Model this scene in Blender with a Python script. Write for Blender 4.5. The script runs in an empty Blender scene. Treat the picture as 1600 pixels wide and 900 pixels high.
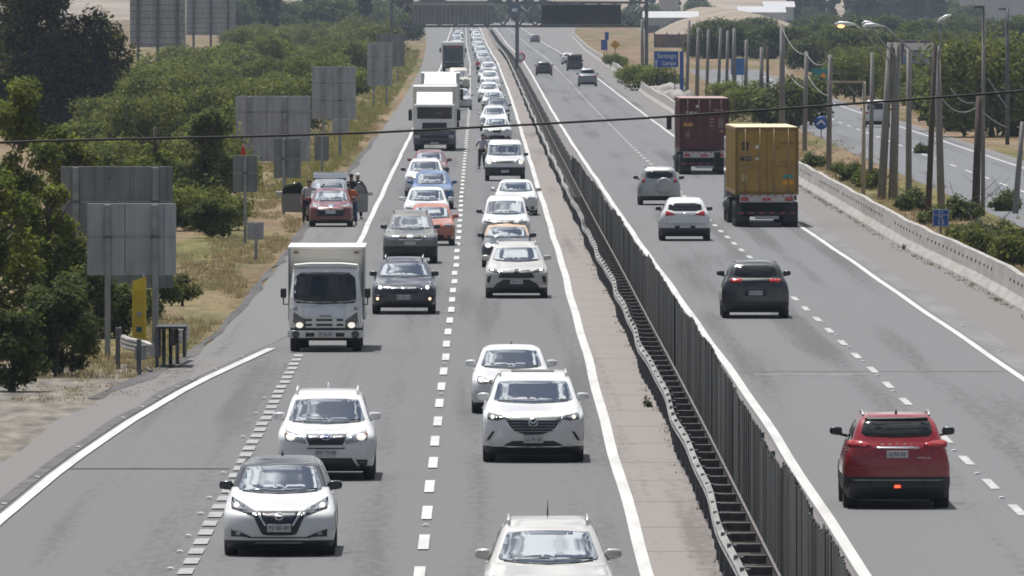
import bpy, bmesh, math, random
from mathutils import Vector, Matrix
R = math.radians
random.seed(7)
SC = bpy.context.scene
COL = SC.collection

# ------------------------------------------------------------------ camera, sky, sun, exposure
F, H, VX, VY = 20000.0, 9.07, 762.0, -12.0        # focal length in photo pixels, eye height, horizon point
cam_d = bpy.data.cameras.new("camera"); cam = bpy.data.objects.new("camera", cam_d); COL.objects.link(cam)
cam_d.sensor_width = 36.0; cam_d.lens = F / 1600 * 36
cam_d.clip_start = 1.0; cam_d.clip_end = 20000
cam.location = (0, 0, H)
cam.rotation_euler = (R(90) - math.atan((450 - VY) / F), 0, -math.atan((800 - VX) / F))
SC.camera = cam
SC.view_settings.view_transform = 'Standard'; SC.view_settings.look = 'None'
SC.view_settings.exposure = 0.12; SC.view_settings.gamma = 1; SC.view_settings.use_curve_mapping = False
SC.render.engine = 'CYCLES'
SC.cycles.use_denoising = True
SC.cycles.max_bounces = 6; SC.cycles.diffuse_bounces = 2; SC.cycles.glossy_bounces = 3
SC.cycles.transparent_max_bounces = 6; SC.cycles.volume_bounces = 0
SC.cycles.pixel_filter_type = 'BLACKMAN_HARRIS'; SC.cycles.filter_width = 1.75

HAZE_D = 6.2e-5
SUN_EL, SUN_AZ = 72.0, -28.0                       # azimuth clockwise from +Y: beyond the traffic, a little left
w = bpy.data.worlds.new("World"); SC.world = w; w.use_nodes = True
nt = w.node_tree; nt.nodes.clear()
out = nt.nodes.new('ShaderNodeOutputWorld'); bg = nt.nodes.new('ShaderNodeBackground')
sky = nt.nodes.new('ShaderNodeTexSky'); sky.sky_type = 'NISHITA'; sky.sun_disc = False
sky.sun_elevation = R(SUN_EL); sky.sun_rotation = R(SUN_AZ); sky.air_density = 1.0; sky.dust_density = 1.2
tc = nt.nodes.new('ShaderNodeTexCoord'); mp = nt.nodes.new('ShaderNodeMapping'); mp.inputs['Scale'].default_value = (1, 1, 1.9)
nz = nt.nodes.new('ShaderNodeTexNoise'); nz.inputs['Scale'].default_value = 13.0; nz.inputs['Detail'].default_value = 7; nz.inputs['Distortion'].default_value = 0.55
rp = nt.nodes.new('ShaderNodeValToRGB'); rp.color_ramp.elements[0].position = 0.485; rp.color_ramp.elements[1].position = 0.56
mx = nt.nodes.new('ShaderNodeMixRGB'); mx.inputs['Color2'].default_value = (27, 27, 27, 1)
L = nt.links.new
L(tc.outputs['Generated'], mp.inputs['Vector']); L(mp.outputs[0], nz.inputs['Vector']); L(nz.outputs[0], rp.inputs[0])
dt = nt.nodes.new('ShaderNodeVectorMath'); dt.operation = 'DOT_PRODUCT'; dt.inputs[1].default_value = (0, .62, .78); L(tc.outputs['Generated'], dt.inputs[0])
cm_ = nt.nodes.new('ShaderNodeMapRange'); cm_.inputs['From Min'].default_value = .55; cm_.inputs['From Max'].default_value = .86; cm_.inputs['To Min'].default_value = .22; L(dt.outputs['Value'], cm_.inputs['Value'])   # the cloud bank stands ahead, under the sun
cf = nt.nodes.new('ShaderNodeMath'); cf.operation = 'MULTIPLY'; L(rp.outputs[0], cf.inputs[0]); L(cm_.outputs[0], cf.inputs[1])
L(cf.outputs[0], mx.inputs['Fac']); L(sky.outputs[0], mx.inputs['Color1']); L(mx.outputs[0], bg.inputs['Color'])
bg.inputs['Strength'].default_value = 0.049
L(bg.outputs[0], out.inputs['Surface'])
sun_d = bpy.data.lights.new("sun", 'SUN'); sun_d.energy = 4.6; sun_d.angle = R(0.5); sun_d.color = (1.0, 0.975, 0.94)
sun = bpy.data.objects.new("sun", sun_d); COL.objects.link(sun); sun.location = (-40, 120, 90)
sd = Vector((math.sin(R(SUN_AZ)) * math.cos(R(SUN_EL)), math.cos(R(SUN_AZ)) * math.cos(R(SUN_EL)), math.sin(R(SUN_EL))))
sun.rotation_euler = sd.to_track_quat('Z', 'Y').to_euler()

# ------------------------------------------------------------------ little helpers
def S(y): return (y - VY) / H                       # photo pixels per metre for something standing at photo row y
def DIST(y): return F * H / (y - VY)
def GX(x, y): return (x - VX) / S(y)                # sideways metres of a ground point
def lerp(a, b, t): return a + (b - a) * t
def interp(x, pts):
    if x <= pts[0][0]: return pts[0][1]
    for (a, va), (b, vb) in zip(pts, pts[1:]):
        if x <= b:
            t = (x - a) / (b - a); return va + (vb - va) * t
    return pts[-1][1]
def pchip(pts):
    xs = [p[0] for p in pts]; ys = [p[1] for p in pts]; n = len(xs)
    d = [(ys[i+1]-ys[i])/(xs[i+1]-xs[i]) for i in range(n-1)]
    m = [d[0]] + [0 if d[i-1]*d[i] <= 0 else 2*d[i-1]*d[i]/(d[i-1]+d[i]) for i in range(1, n-1)] + [d[-1]]
    def f(x):
        if x <= xs[0]: return ys[0]
        if x >= xs[-1]: return ys[-1]
        i = 0
        while x > xs[i+1]: i += 1
        h = xs[i+1]-xs[i]; t = (x-xs[i])/h
        return ((1+2*t)*(1-t)**2)*ys[i] + h*t*(1-t)**2*m[i] + t*t*(3-2*t)*ys[i+1] + h*t*t*(t-1)*m[i+1]
    return f

def tag(o, label=None, cat=None, group=None, kind=None):
    if label: o["label"] = label
    if cat: o["category"] = cat
    if group: o["group"] = group
    if kind: o["kind"] = kind
    return o
def empty(name, loc, rz=0.0):
    o = bpy.data.objects.new(name, None); COL.objects.link(o); o.location = loc; o.rotation_euler = (0, 0, rz)
    o.empty_display_size = 0.3
    return o
def link_mesh(name, me, parent=None):
    o = bpy.data.objects.new(name, me); COL.objects.link(o)
    if parent: o.parent = parent
    return o
def copy_tree(o, parent=None):
    c = o.copy(); COL.objects.link(c)
    if parent: c.parent = parent
    for ch in [x for x in CH.get(o.name, [])]: copy_tree(ch, c)
    return c
CH = {}                                             # children by parent name, kept by build()

class MB:
    """collects shapes, then links them as ONE mesh object"""
    def __init__(s): s.v = []; s.f = []; s.m = []; s.mats = []; s.cur = 0; s.smooth = []
    def mat(s, m):
        if m not in s.mats: s.mats.append(m)
        s.cur = s.mats.index(m); return s
    def add(s, vs, fs, smooth=False):
        b = len(s.v); s.v += [tuple(v) for v in vs]
        for f in fs: s.f.append([b + i for i in f]); s.m.append(s.cur); s.smooth.append(smooth)
    def box(s, x0, x1, y0, y1, z0, z1, bev=0.0, M=None):
        bm = bmesh.new(); bmesh.ops.create_cube(bm, size=1)
        for v in bm.verts: v.co = Vector((lerp(x0, x1, v.co.x + .5), lerp(y0, y1, v.co.y + .5), lerp(z0, z1, v.co.z + .5)))
        if bev > 0: bmesh.ops.bevel(bm, geom=bm.edges[:], offset=bev, segments=2, profile=.5, affect='EDGES')
        if M is not None: bm.transform(M)
        bm.verts.index_update()
        s.add([v.co for v in bm.verts], [[v.index for v in f.verts] for f in bm.faces], False); bm.free(); return s
    def tube(s, pts, r, n=8, caps=True, smooth=True):
        pts = [Vector(p) for p in pts]; rs = r if isinstance(r, (list, tuple)) else [r] * len(pts)
        vs = []; fs = []
        for i, p in enumerate(pts):
            d = (pts[min(i+1, len(pts)-1)] - pts[max(i-1, 0)]).normalized()
            a = d.orthogonal() if abs(d.z) > .9 else Vector((0, 0, 1)).cross(d)
            if abs(d.z) > .9: a = Vector((1, 0, 0)) - d * d.x
            a.normalize(); b = d.cross(a)
            for k in range(n):
                t = 2 * math.pi * k / n; vs.append(p + (a * math.cos(t) + b * math.sin(t)) * rs[i])
        for i in range(len(pts) - 1):
            for k in range(n):
                fs.append([i*n+k, i*n+(k+1) % n, (i+1)*n+(k+1) % n, (i+1)*n+k])
        s.add(vs, fs, smooth)
        if caps: s.add(vs[:n], [list(range(n))[::-1]]); s.add(vs[-n:], [list(range(n))])
        return s
    def lathe(s, prof, c, axis='x', n=20, smooth=True):
        """prof: (along axis, radius)"""
        vs = []; fs = []
        for (a, r) in prof:
            for k in range(n):
                t = 2*math.pi*k/n; u, w_ = r*math.cos(t), r*math.sin(t)
                vs.append({'x': (c[0]+a, c[1]+u, c[2]+w_), 'y': (c[0]+u, c[1]+a, c[2]+w_), 'z': (c[0]+u, c[1]+w_, c[2]+a)}[axis])
        for i in range(len(prof)-1):
            for k in range(n): fs.append([i*n+k, i*n+(k+1) % n, (i+1)*n+(k+1) % n, (i+1)*n+k])
        s.add(vs, fs, smooth); return s
    def prism(s, poly, axis, a0, a1):
        """poly in the other two coordinates, extruded along axis"""
        n = len(poly)
        def P(u, v, a): return {'x': (a, u, v), 'y': (u, a, v), 'z': (u, v, a)}[axis]
        vs = [P(u, v, a0) for u, v in poly] + [P(u, v, a1) for u, v in poly]
        fs = [list(range(n)), list(range(2*n-1, n-1, -1))] + [[i, i+n, (i+1) % n+n, (i+1) % n] for i in range(n)]
        s.add(vs, fs); return s
    def sphere(s, c, r, nu=12, nv=8):
        rx, ry, rz = r if isinstance(r, (tuple, list)) else (r, r, r)
        vs = []; fs = []
        for j in range(nv+1):
            ph = math.pi*j/nv
            for i in range(nu):
                t = 2*math.pi*i/nu; vs.append((c[0]+rx*math.sin(ph)*math.cos(t), c[1]+ry*math.sin(ph)*math.sin(t), c[2]+rz*math.cos(ph)))
        for j in range(nv):
            for i in range(nu): fs.append([j*nu+i, (j+1)*nu+i, (j+1)*nu+(i+1) % nu, j*nu+(i+1) % nu])
        s.add(vs, fs, True); return s
    def mesh(s, name, m=None, recalc=True):
        me = bpy.data.meshes.new(name); me.from_pydata(s.v, [], s.f)
        ms = s.mats if s.mats else [m]
        for q in ms: me.materials.append(q)
        me.polygons.foreach_set('material_index', s.m); me.polygons.foreach_set('use_smooth', s.smooth)
        me.validate(); me.update()
        if recalc:
            bm = bmesh.new(); bm.from_mesh(me); bmesh.ops.remove_doubles(bm, verts=bm.verts, dist=1e-5)
            bmesh.ops.recalc_face_normals(bm, faces=bm.faces); bm.to_mesh(me); bm.free()
        return me
    def build(s, name, m=None, parent=None, recalc=True):
        o = link_mesh(name, s.mesh(name, m, recalc), parent)
        if parent: CH.setdefault(parent.name, []).append(o)
        return o

# ------------------------------------------------------------------ materials (all procedural)
MATS = {}
def mat(name, col, rough=.6, metal=0.0, var=.10, scale=3.0, bump=0.0, coat=0.0, spec=.5, emit=None, es=0.0, stretch=None, col2=None, ramp=(.35, .65), island=0.0):
    if name in MATS: return MATS[name]
    m = bpy.data.materials.new(name); m.use_nodes = True; n = m.node_tree; b = n.nodes['Principled BSDF']
    b.inputs['Roughness'].default_value = rough; b.inputs['Metallic'].default_value = metal
    b.inputs['Coat Weight'].default_value = coat; b.inputs['Coat Roughness'].default_value = .06
    b.inputs['Specular IOR Level'].default_value = spec
    t = n.nodes.new('ShaderNodeTexCoord'); q = n.nodes.new('ShaderNodeMapping'); z = n.nodes.new('ShaderNodeTexNoise')
    z.inputs['Scale'].default_value = scale; z.inputs['Detail'].default_value = 5
    if stretch: q.inputs['Scale'].default_value = stretch
    n.links.new(t.outputs['Object'], q.inputs['Vector']); n.links.new(q.outputs[0], z.inputs['Vector'])
    r = n.nodes.new('ShaderNodeValToRGB'); e = r.color_ramp.elements; e[0].position, e[1].position = ramp
    c = Vector(col)
    lo = c * (1 - var); hi = Vector(col2) if col2 else c * (1 + var)
    e[0].color = (*lo, 1); e[1].color = (*[min(1, x) for x in hi], 1)
    n.links.new(z.outputs[0], r.inputs[0]); last = r.outputs[0]
    if island > 0:
        g = n.nodes.new('ShaderNodeNewGeometry'); hs = n.nodes.new('ShaderNodeHueSaturation')
        mr = n.nodes.new('ShaderNodeMapRange'); mr.inputs['To Min'].default_value = 1 - island; mr.inputs['To Max'].default_value = 1 + island
        n.links.new(g.outputs['Random Per Island'], mr.inputs['Value']); n.links.new(mr.outputs[0], hs.inputs['Value'])
        n.links.new(last, hs.inputs['Color']); last = hs.outputs[0]
    n.links.new(last, b.inputs['Base Color'])
    if bump > 0:
        u = n.nodes.new('ShaderNodeBump'); u.inputs['Strength'].default_value = bump; u.inputs['Distance'].default_value = .02
        n.links.new(z.outputs[0], u.inputs['Height']); n.links.new(u.outputs[0], b.inputs['Normal'])
    if emit: b.inputs['Emission Color'].default_value = (*emit, 1); b.inputs['Emission Strength'].default_value = es
    MATS[name] = m; return m

def paint(name, col, metal=0.0, rough=.3):
    """car paint with road dust that thickens in patches towards the sills"""
    new = "paint_" + name not in MATS
    m = mat("paint_" + name, col, rough, metal, .05, 1.2, coat=.8)
    if new:
        n = m.node_tree; b = n.nodes['Principled BSDF']; src = b.inputs['Base Color'].links[0].from_socket
        t = n.nodes.new('ShaderNodeTexCoord'); sp = n.nodes.new('ShaderNodeSeparateXYZ'); n.links.new(t.outputs['Object'], sp.inputs[0])
        z = n.nodes.new('ShaderNodeTexNoise'); z.inputs['Scale'].default_value = 3.5; z.inputs['Detail'].default_value = 6; n.links.new(t.outputs['Object'], z.inputs['Vector'])
        mr = n.nodes.new('ShaderNodeMapRange'); mr.inputs['From Min'].default_value = .95; mr.inputs['From Max'].default_value = .15; mr.inputs['To Min'].default_value = .02; mr.inputs['To Max'].default_value = .75
        n.links.new(sp.outputs['Z'], mr.inputs['Value']); mu = n.nodes.new('ShaderNodeMath'); mu.operation = 'MULTIPLY'; n.links.new(mr.outputs[0], mu.inputs[0]); n.links.new(z.outputs[0], mu.inputs[1])
        x = n.nodes.new('ShaderNodeMixRGB'); x.inputs['Color2'].default_value = (.21, .185, .155, 1); n.links.new(mu.outputs[0], x.inputs['Fac']); n.links.new(src, x.inputs['Color1']); n.links.new(x.outputs[0], b.inputs['Base Color'])
    return m
M_GLASS = mat("glass", (.012, .016, .020), .03, 0, .2, 2, spec=1.0, coat=1.0)
M_GLASS.node_tree.nodes["Principled BSDF"].inputs["Specular Tint"].default_value = (.86, .94, 1, 1); M_GLASS.node_tree.nodes["Principled BSDF"].inputs["IOR"].default_value = 3.1; M_GLASS.node_tree.nodes["Principled BSDF"].inputs["Coat IOR"].default_value = 1.7
M_REARGLASS = mat("rear_glass", (.010, .012, .014), .05, 0, .2, 2, spec=.6)
M_TYRE = mat("tyre_rubber", (.022, .022, .023), .85, 0, .15, 8)
M_RIM = mat("rim_alloy", (.45, .46, .47), .35, .8, .1, 5)
M_BLACK = mat("black_plastic", (.022, .023, .025), .5, 0, .15, 6)
M_UNDER = mat("underbody", (.015, .015, .016), .9, 0, .2, 6)
M_GRILLE = mat("grille_dark", (.018, .019, .022), .45, 0, .3, 30)
M_CHROME = mat("chrome", (.75, .76, .78), .18, 1.0, .04, 4)
M_LAMP = mat("lamp_glass", (.34, .36, .38), .12, .6, .25, 25, coat=1.0)
M_LAMPDARK = mat("lamp_housing", (.05, .053, .058), .15, .3, .3, 20, coat=1.0)
M_LIT = mat("lit_headlamp", (.6, .59, .55), .2, 0, .02, 4, emit=(1, .93, .8), es=.75)
M_FOGLIT = mat("lit_fog_lamp", (.9, .7, .5), .2, 0, .02, 4, emit=(1, .72, .5), es=1.5)
M_TAIL = mat("tail_lamp_red", (.42, .015, .02), .15, 0, .2, 15, coat=1.0)
M_REDLIT = mat("lit_red_lamp", (.9, .05, .03), .2, 0, .02, 4, emit=(1, .08, .03), es=2.5)
M_PLATE = mat("plate_white", (.50, .51, .52), .5, 0, .05, 6)
M_INK = mat("plate_ink", (.03, .03, .035), .6)
M_AMBER = mat("amber_lens", (.6, .2, .02), .2, 0, .1, 8, coat=1)
M_STEEL = mat("galvanised_steel", (.30, .31, .32), .55, .5, .18, 3, bump=.05)
M_STEELDK = mat("weathered_steel", (.12, .125, .135), .6, .3, .25, 3)

# ------------------------------------------------------------------ lettering
def text_mesh(txt, h, depth=.006, align='CENTER', sx=1.0):
    cu = bpy.data.curves.new("lettering", 'FONT'); cu.body = txt; cu.size = h / .70; cu.extrude = depth / 2; cu.resolution_u = 3
    cu.align_x = align; cu.align_y = 'CENTER'
    o = bpy.data.objects.new("lettering_src", cu); COL.objects.link(o)
    me = bpy.data.meshes.new_from_object(o); bpy.data.objects.remove(o); bpy.data.curves.remove(cu)
    for v in me.vertices: v.co.x *= sx
    return me
def lettering(txt, h, pos, parent, m, face='front', depth=.006, sx=1.0, name='lettering', tilt=0.0):
    """front: read from -Y; rear: read from +Y"""
    me = text_mesh(txt, h, depth, sx=sx); me.materials.append(m)
    M = Matrix.Rotation(R(90), 4, 'X')
    if tilt: M = Matrix.Rotation(tilt, 4, 'X') @ M
    if face == 'rear': M = Matrix.Rotation(R(180), 4, 'Z') @ M
    me.transform(Matrix.Translation(pos) @ M)
    o = link_mesh(name, me, parent)
    CH.setdefault(parent.name, []).append(o)
    return o
# ------------------------------------------------------------------ vehicles: a shell of contour rings, parts wrapped onto it
class Shell:
    def __init__(s, p):
        s.p = p; hw = p['W'] / 2; zb, zh, zc, zt, Ht = p['zb'], p['zh'], p['zc'], p['zt'], p['Ht']
        yc, yt, Ln, kind = p['yc'], p['yt'], p['L'], p.get('rear', 'suv'); wb, wr = p['wb'], p['wr']
        s.zb, s.zt2 = zb, Ht - .035
        f = [(zb, .16), (zb+.09, .05), (max(.44, zb+.16), 0), (zh-.11, .03), (zh-.035, .085), (zh+.02, p.get('nose', .20)),
             (zh+(zc-zh)*.55, yc*.60), (zc, yc), (zc+.05, yc+.05*(yt-yc)/(zt-zc)), (zt-.06, yt-.06*(yt-yc)/(zt-zc)), (zt, yt), (Ht-.035, yt+.42)]
        s.yf = pchip(f)
        s.hw = pchip([(zb, hw*.93), (zb+.12, hw*.98), (max(.5, zb+.2), hw), (zh-.03, hw*.995), (zh+(zc-zh)*.4, hw*.965),
                      (zc, max(hw*.90, wb+.085)), (zc+.07, max(hw*.86, wb+.06)), (zt, wr+.055), (Ht-.035, wr-.05)])
        k = p.get('round', 1.0)
        s.bf = pchip([(zb, .30*k), (.45, .36*k), (zh, .42*k), (zh+(zc-zh)*.5, .46*k), (zc, .30*k), (zt, .20*k), (Ht-.035, .16)])
        if kind == 'sedan':
            r = [(zb, Ln-.14), (.45, Ln), (.78, Ln-.02), (zc-.05, Ln-.09), (zc, Ln-.30), (zc+.04, Ln-.62), (zt, Ln-1.35), (Ht-.035, Ln-1.65)]
        elif kind == 'pickup':
            r = [(zb, Ln-.14), (.45, Ln), (.78, Ln-.02), (zc-.03, Ln-.06), (zc+.02, yt+1.95), (zt, yt+1.75), (Ht-.035, yt+1.5)]
        elif kind == 'van':
            r = [(zb, Ln-.12), (.45, Ln), (.9, Ln-.02), (zc, Ln-.05), (zt, Ln-.16), (Ht-.035, Ln-.34)]
        else:
            r = [(zb, Ln-.16), (max(.45, zb+.15), Ln), (.80, Ln-.01), (zc-.05, Ln-.06), (zc+.05, Ln-.13), (zt, Ln-.42), (Ht-.035, Ln-.62)]
        s.yr = pchip(r)
        s.br = pchip([(zb, .22), (.5, .26), (zc, .24), (zt, .18), (Ht-.035, .16)])
        s.nf, s.nr = 2.6, 3.2
    def front(s, x, z):
        z = min(max(z, s.zb), s.zt2); q = min(abs(x) / s.hw(z), .992)
        return s.yf(z) + s.bf(z) * (1 - (1 - q**s.nf)**(1/s.nf))
    def back(s, x, z):
        z = min(max(z, s.zb), s.zt2); q = min(abs(x) / s.hw(z), .992)
        return s.yr(z) - s.br(z) * (1 - (1 - q**s.nr)**(1/s.nr))
    def side(s, y, z):
        z = min(max(z, s.zb), s.zt2); h = s.hw(z); a = s.yf(z) + s.bf(z); b = s.yr(z) - s.br(z)
        if y < a: t = min((a - y) / s.bf(z), 1); return h * (1 - t**s.nf)**(1/s.nf)
        if y > b: t = min((y - b) / s.br(z), 1); return h * (1 - t**s.nr)**(1/s.nr)
        return h
    def mesh(s, nl, K, slot, mats):
        zs = [lerp(s.zb, s.zt2, (i / nl)) for i in range(nl + 1)]
        vs = []; fs = []; N = None
        for z in zs:
            h, yf, bf, yr, br = s.hw(z), s.yf(z), s.bf(z), s.yr(z), s.br(z)
            half = []
            for k in range(K + 1):
                t = math.pi/2 * k / K; half.append((h * math.sin(t)**(2/s.nf) if k else 0, yf + bf * (1 - math.cos(t)**(2/s.nf) if k < K else bf and 1)))
            for k in range(1, 5): half.append((h, lerp(yf+bf, yr-br, k/5)))
            for k in range(K, -1, -1):
                t = math.pi/2 * k / K; half.append((h * math.sin(t)**(2/s.nr) if k else 0, yr - br * (1 - math.cos(t)**(2/s.nr) if k < K else 1)))
            ring = half + [(-x, y) for x, y in half[-2:0:-1]]
            N = len(ring); vs += [(x, y, z) for x, y in ring]
        for i in range(nl):
            for k in range(N): fs.append([i*N+k, i*N+(k+1) % N, (i+1)*N+(k+1) % N, (i+1)*N+k])
        top = vs[-N:]; cx = 0; cy = (top[0][1] + top[N//2][1]) / 2; base = nl * N
        rings = [.93, .75, .45]; prev = base
        for t in rings:
            b = len(vs); zz = s.zt2 + (s.p['Ht'] - s.zt2) * (1 - t*t)**.5 if t < .9 else s.zt2 + (s.p['Ht'] - s.zt2) * .45
            vs += [(x * t, cy + (y - cy) * t, zz) for x, y, _ in top]
            for k in range(N): fs.append([prev+k, prev+(k+1) % N, b+(k+1) % N, b+k])
            prev = b
        vs.append((0, cy, s.p['Ht'])); fs += [[prev+k, prev+(k+1) % N, len(vs)-1] for k in range(N)]
        vs.append((0, (vs[0][1]+vs[N//2][1])/2, s.zb)); fs += [[(k+1) % N, k, len(vs)-1] for k in range(N)]
        mb = MB()
        for m in mats: mb.mat(m)
        for f in fs:
            c = sum((Vector(vs[i]) for i in f), Vector()) / len(f); f_m = slot(c); mb.cur = f_m
            mb.f.append(f); mb.m.append(f_m); mb.smooth.append(True)
        mb.v = vs
        return mb

def chaikin(poly, n=1):
    for _ in range(n):
        q = []
        for i, a in enumerate(poly):
            b = poly[(i+1) % len(poly)]
            q += [(a[0]*.8+b[0]*.2, a[1]*.8+b[1]*.2), (a[0]*.2+b[0]*.8, a[1]*.2+b[1]*.8)]
        poly = q
    return poly
def ell(cx, cz, rx, rz, n=14): return [(cx + rx*math.cos(2*math.pi*i/n), cz + rz*math.sin(2*math.pi*i/n)) for i in range(n)]
def rect(x0, x1, z0, z1): return [(x0, z0), (x1, z0), (x1, z1), (x0, z1)]

def wrap(poly, fn, step, depth=.03):
    """a plate cut to poly (u,v), laid on the surface fn(u,v,inset)->xyz, its rim sunk in by depth"""
    bm = bmesh.new(); vs = [bm.verts.new((u, v, 0)) for u, v in poly]; bm.faces.new(vs)
    bmesh.ops.triangulate(bm, faces=bm.faces[:])
    us = [u for u, _ in poly]; ws = [v for _, v in poly]
    for lo, hi, no in ((min(us), max(us), (1, 0, 0)), (min(ws), max(ws), (0, 1, 0))):
        k = int((hi - lo) / step)
        for i in range(1, k + 1):
            co = Vector(no) * lerp(lo, hi, i / (k + 1))
            bmesh.ops.bisect_plane(bm, geom=bm.verts[:] + bm.edges[:] + bm.faces[:], plane_co=co, plane_no=no)
    bm.verts.index_update()
    vv = [fn(v.co.x, v.co.y, 0) for v in bm.verts]; ff = [[v.index for v in f.verts] for f in bm.faces]
    rim = [e for e in bm.edges if e.is_boundary]; base = len(vv); mp_ = {}
    for e in rim:
        for v in e.verts:
            if v.index not in mp_: mp_[v.index] = base + len(mp_); vv.append(fn(v.co.x, v.co.y, depth))
    for e in rim:
        a, b = e.verts[0].index, e.verts[1].index; ff.append([a, b, mp_[b], mp_[a]])
    bm.free(); return vv, ff

def make_wheel(root, x, y, r, wd, lod, name='wheel'):
    t = MB().mat(M_TYRE); h = wd/2; n = 22 if lod < 2 else 12
    t.lathe([(-h, r*.62), (-h, r*.90), (-h*.75, r*.985), (0, r), (h*.75, r*.985), (h, r*.90), (h, r*.62), (-h, r*.62)], (x, y, r), 'x', n)
    o = t.build(name, None, root)
    if lod < 2:
        q = MB().mat(M_RIM); sgn = 1 if x > 0 else -1
        q.lathe([(sgn*h*.70, 0.001), (sgn*h*.75, r*.2), (sgn*h*.55, r*.3), (sgn*h*.8, r*.58), (sgn*h*.98, r*.64), (sgn*h*.3, r*.61)], (x, y, r), 'x', n)
        q.build('rim', None, o)

def make_car(name, label, cat, loc, p, away=False, group=None, feats=(), lod=0, rz=0.0):
    """local y=0 is the front bumper; the root stands on the road under the axle nearest the camera"""
    sh = Shell(p); L_, hw = p['L'], p['W']/2
    ya, yb = p.get('fa', .88), L_ - p.get('ra', .92)
    anchor = yb if away else ya
    root = empty(name, (loc[0], loc[1], 0), (math.pi if away else 0) + rz)
    tag(root, label, cat, group)
    sub = type('o', (), {})
    off = Vector((0, -anchor, 0))
    def P(mb, nm, m=None, par=None):
        mb.v = [(a, b - anchor, c) for a, b, c in mb.v]; return mb.build(nm, m, par or root)
    pm = p['paint']; rm = p.get('roof_paint', pm); zcl = p.get('zclad', p['zb'] + .05)
    def slot(c):
        if c.z < zcl: return 1
        if c.z > p['zc'] + .05 and rm is not pm: return 2
        return 0
    nl, K = ((42, 10), (30, 8), (18, 5))[lod]
    body = P(sh.mesh(nl, K, slot, [pm, M_BLACK, rm]), 'body')
    step = (.07, .11, .25)[lod]
    def fr(o): return lambda u, v, d: (u, sh.front(u, v) - o + d, v)
    def bk(o): return lambda u, v, d: (u, sh.back(u, v) + o - d, v)
    def sd(o, sg): return lambda u, v, d: (sg * (sh.side(u, v) + o - d), u, v)
    def patch(nm, poly, m, fn, par=None, depth=.03, st=None):
        mb = MB().mat(m); v, f = wrap(poly, fn, st or step, depth); mb.add(v, f, True); return P(mb, nm, None, par)
    # underbody with wheel wells, wheels
    u = MB().mat(M_UNDER); u.box(-hw*.82, hw*.82, .30, L_-.30, p['zb']-.04, p['zb']+.25)
    r = p.get('wr_', .34)
    P(u, 'underbody')
    wd = p.get('tw', .215)
    for yy in (ya, yb):
        for sg in (1, -1):
            make_wheel(root, sg*(hw - wd/2 - .005), yy - anchor, r, wd, lod)
            if lod < 2:
                a = MB().mat(M_UNDER); pts = [(yy + (r+.05)*math.cos(t), r + (r+.05)*math.sin(t)) for t in [math.pi*i/14 for i in range(15)]]
                v, f = wrap(pts, sd(.004, sg), .12, .05); a.add(v, f, True); P(a, 'wheel_arch')
    # glass
    zc, zt, wb, wr = p['zc'], p['zt'], p['wb'], p['wr']
    e = .012 if lod < 2 else .02
    ws = [(-wb*.97, zc+.012), (-wb*.6, zc-.022), (0, zc-.035), (wb*.6, zc-.022), (wb*.97, zc+.012), (wb, zc+.04), (wr*1.0, zt-.06), (wr*.95, zt-.026), (wr*.5, zt-.010), (0, zt-.005), (-wr*.5, zt-.010), (-wr*.95, zt-.026), (-wr*1.0, zt-.06), (-wb, zc+.04)]
    if away or lod < 2 or True:
        wsp = patch('windscreen', ws, M_GLASS, fr(.016))
        if lod == 0 and not away:
            bd = MB().mat(M_BLACK); z0 = zc - .03
            v, f = wrap([(-wb*.9, zc-.008), (-wb*.5, zc-.034), (0, zc-.046), (wb*.5, zc-.034), (wb*.9, zc-.008), (wb*.86, zc+.014), (wb*.5, zc-.012), (0, zc-.022), (-wb*.5, zc-.012), (-wb*.86, zc+.014)], fr(.020), .15, .02)
            bd.add(v, f, True); P(bd, 'cowl_trim')
            for x0, x1 in ((-.52, .02), (.08, .62)):
                wp = MB().mat(M_BLACK); pts = []
                for i in range(6):
                    t = i/5; x = lerp(x0, x1, t)*wb/.7; z = zc + .005 + .028*t; pts.append((x, sh.front(x, z) - .022, z))
                wp.tube(pts, .011, 6); P(wp, 'wiper')
    yt_r = sh.yr(zt)
    if p.get('rear') == 'pickup': yq = p['yt'] + 1.55
    elif p.get('rear') == 'sedan': yq = L_ - 1.25
    else: yq = L_ - .62
    for sg in (1, -1):
        A = p['yc'] + .42; y1 = p['yt'] + .05
        mid = lerp(y1, yq, .47)
        for q in ([(A, zc+.04), (mid-.05, zc+.05), (mid-.05, zt-.0), (y1+.12, zt-.02)], [(mid+.04, zc+.05), (yq, zc+.07), (yq-.12, zt-.03), (mid+.04, zt)]):
            patch('side_window', q, M_REARGLASS, sd(.006, sg), st=.2)
        if lod < 2:   # door seams and handle
            for yy in (A-.05, mid):
                patch('door_seam', rect(yy-.006, yy+.006, p['zb']+.16, zc+.0), M_BLACK, sd(.003, sg), st=.4)
            for yy in (mid-.22, yq-.1):
                hd = MB().mat(pm); x = sh.side(yy, zc-.09)
                hd.box(sg*(x-.01) if sg > 0 else -x-.025, sg*(x+.025) if sg > 0 else -x+.01, yy-.09, yy+.09, zc-.11, zc-.085, .006); P(hd, 'door_handle')
    # mirrors
    mm = p.get('mirror', pm); mz = p.get('mz', zc+.05); mx_ = p.get('mx', hw+.14); ym = p['yc']+.52
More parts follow.
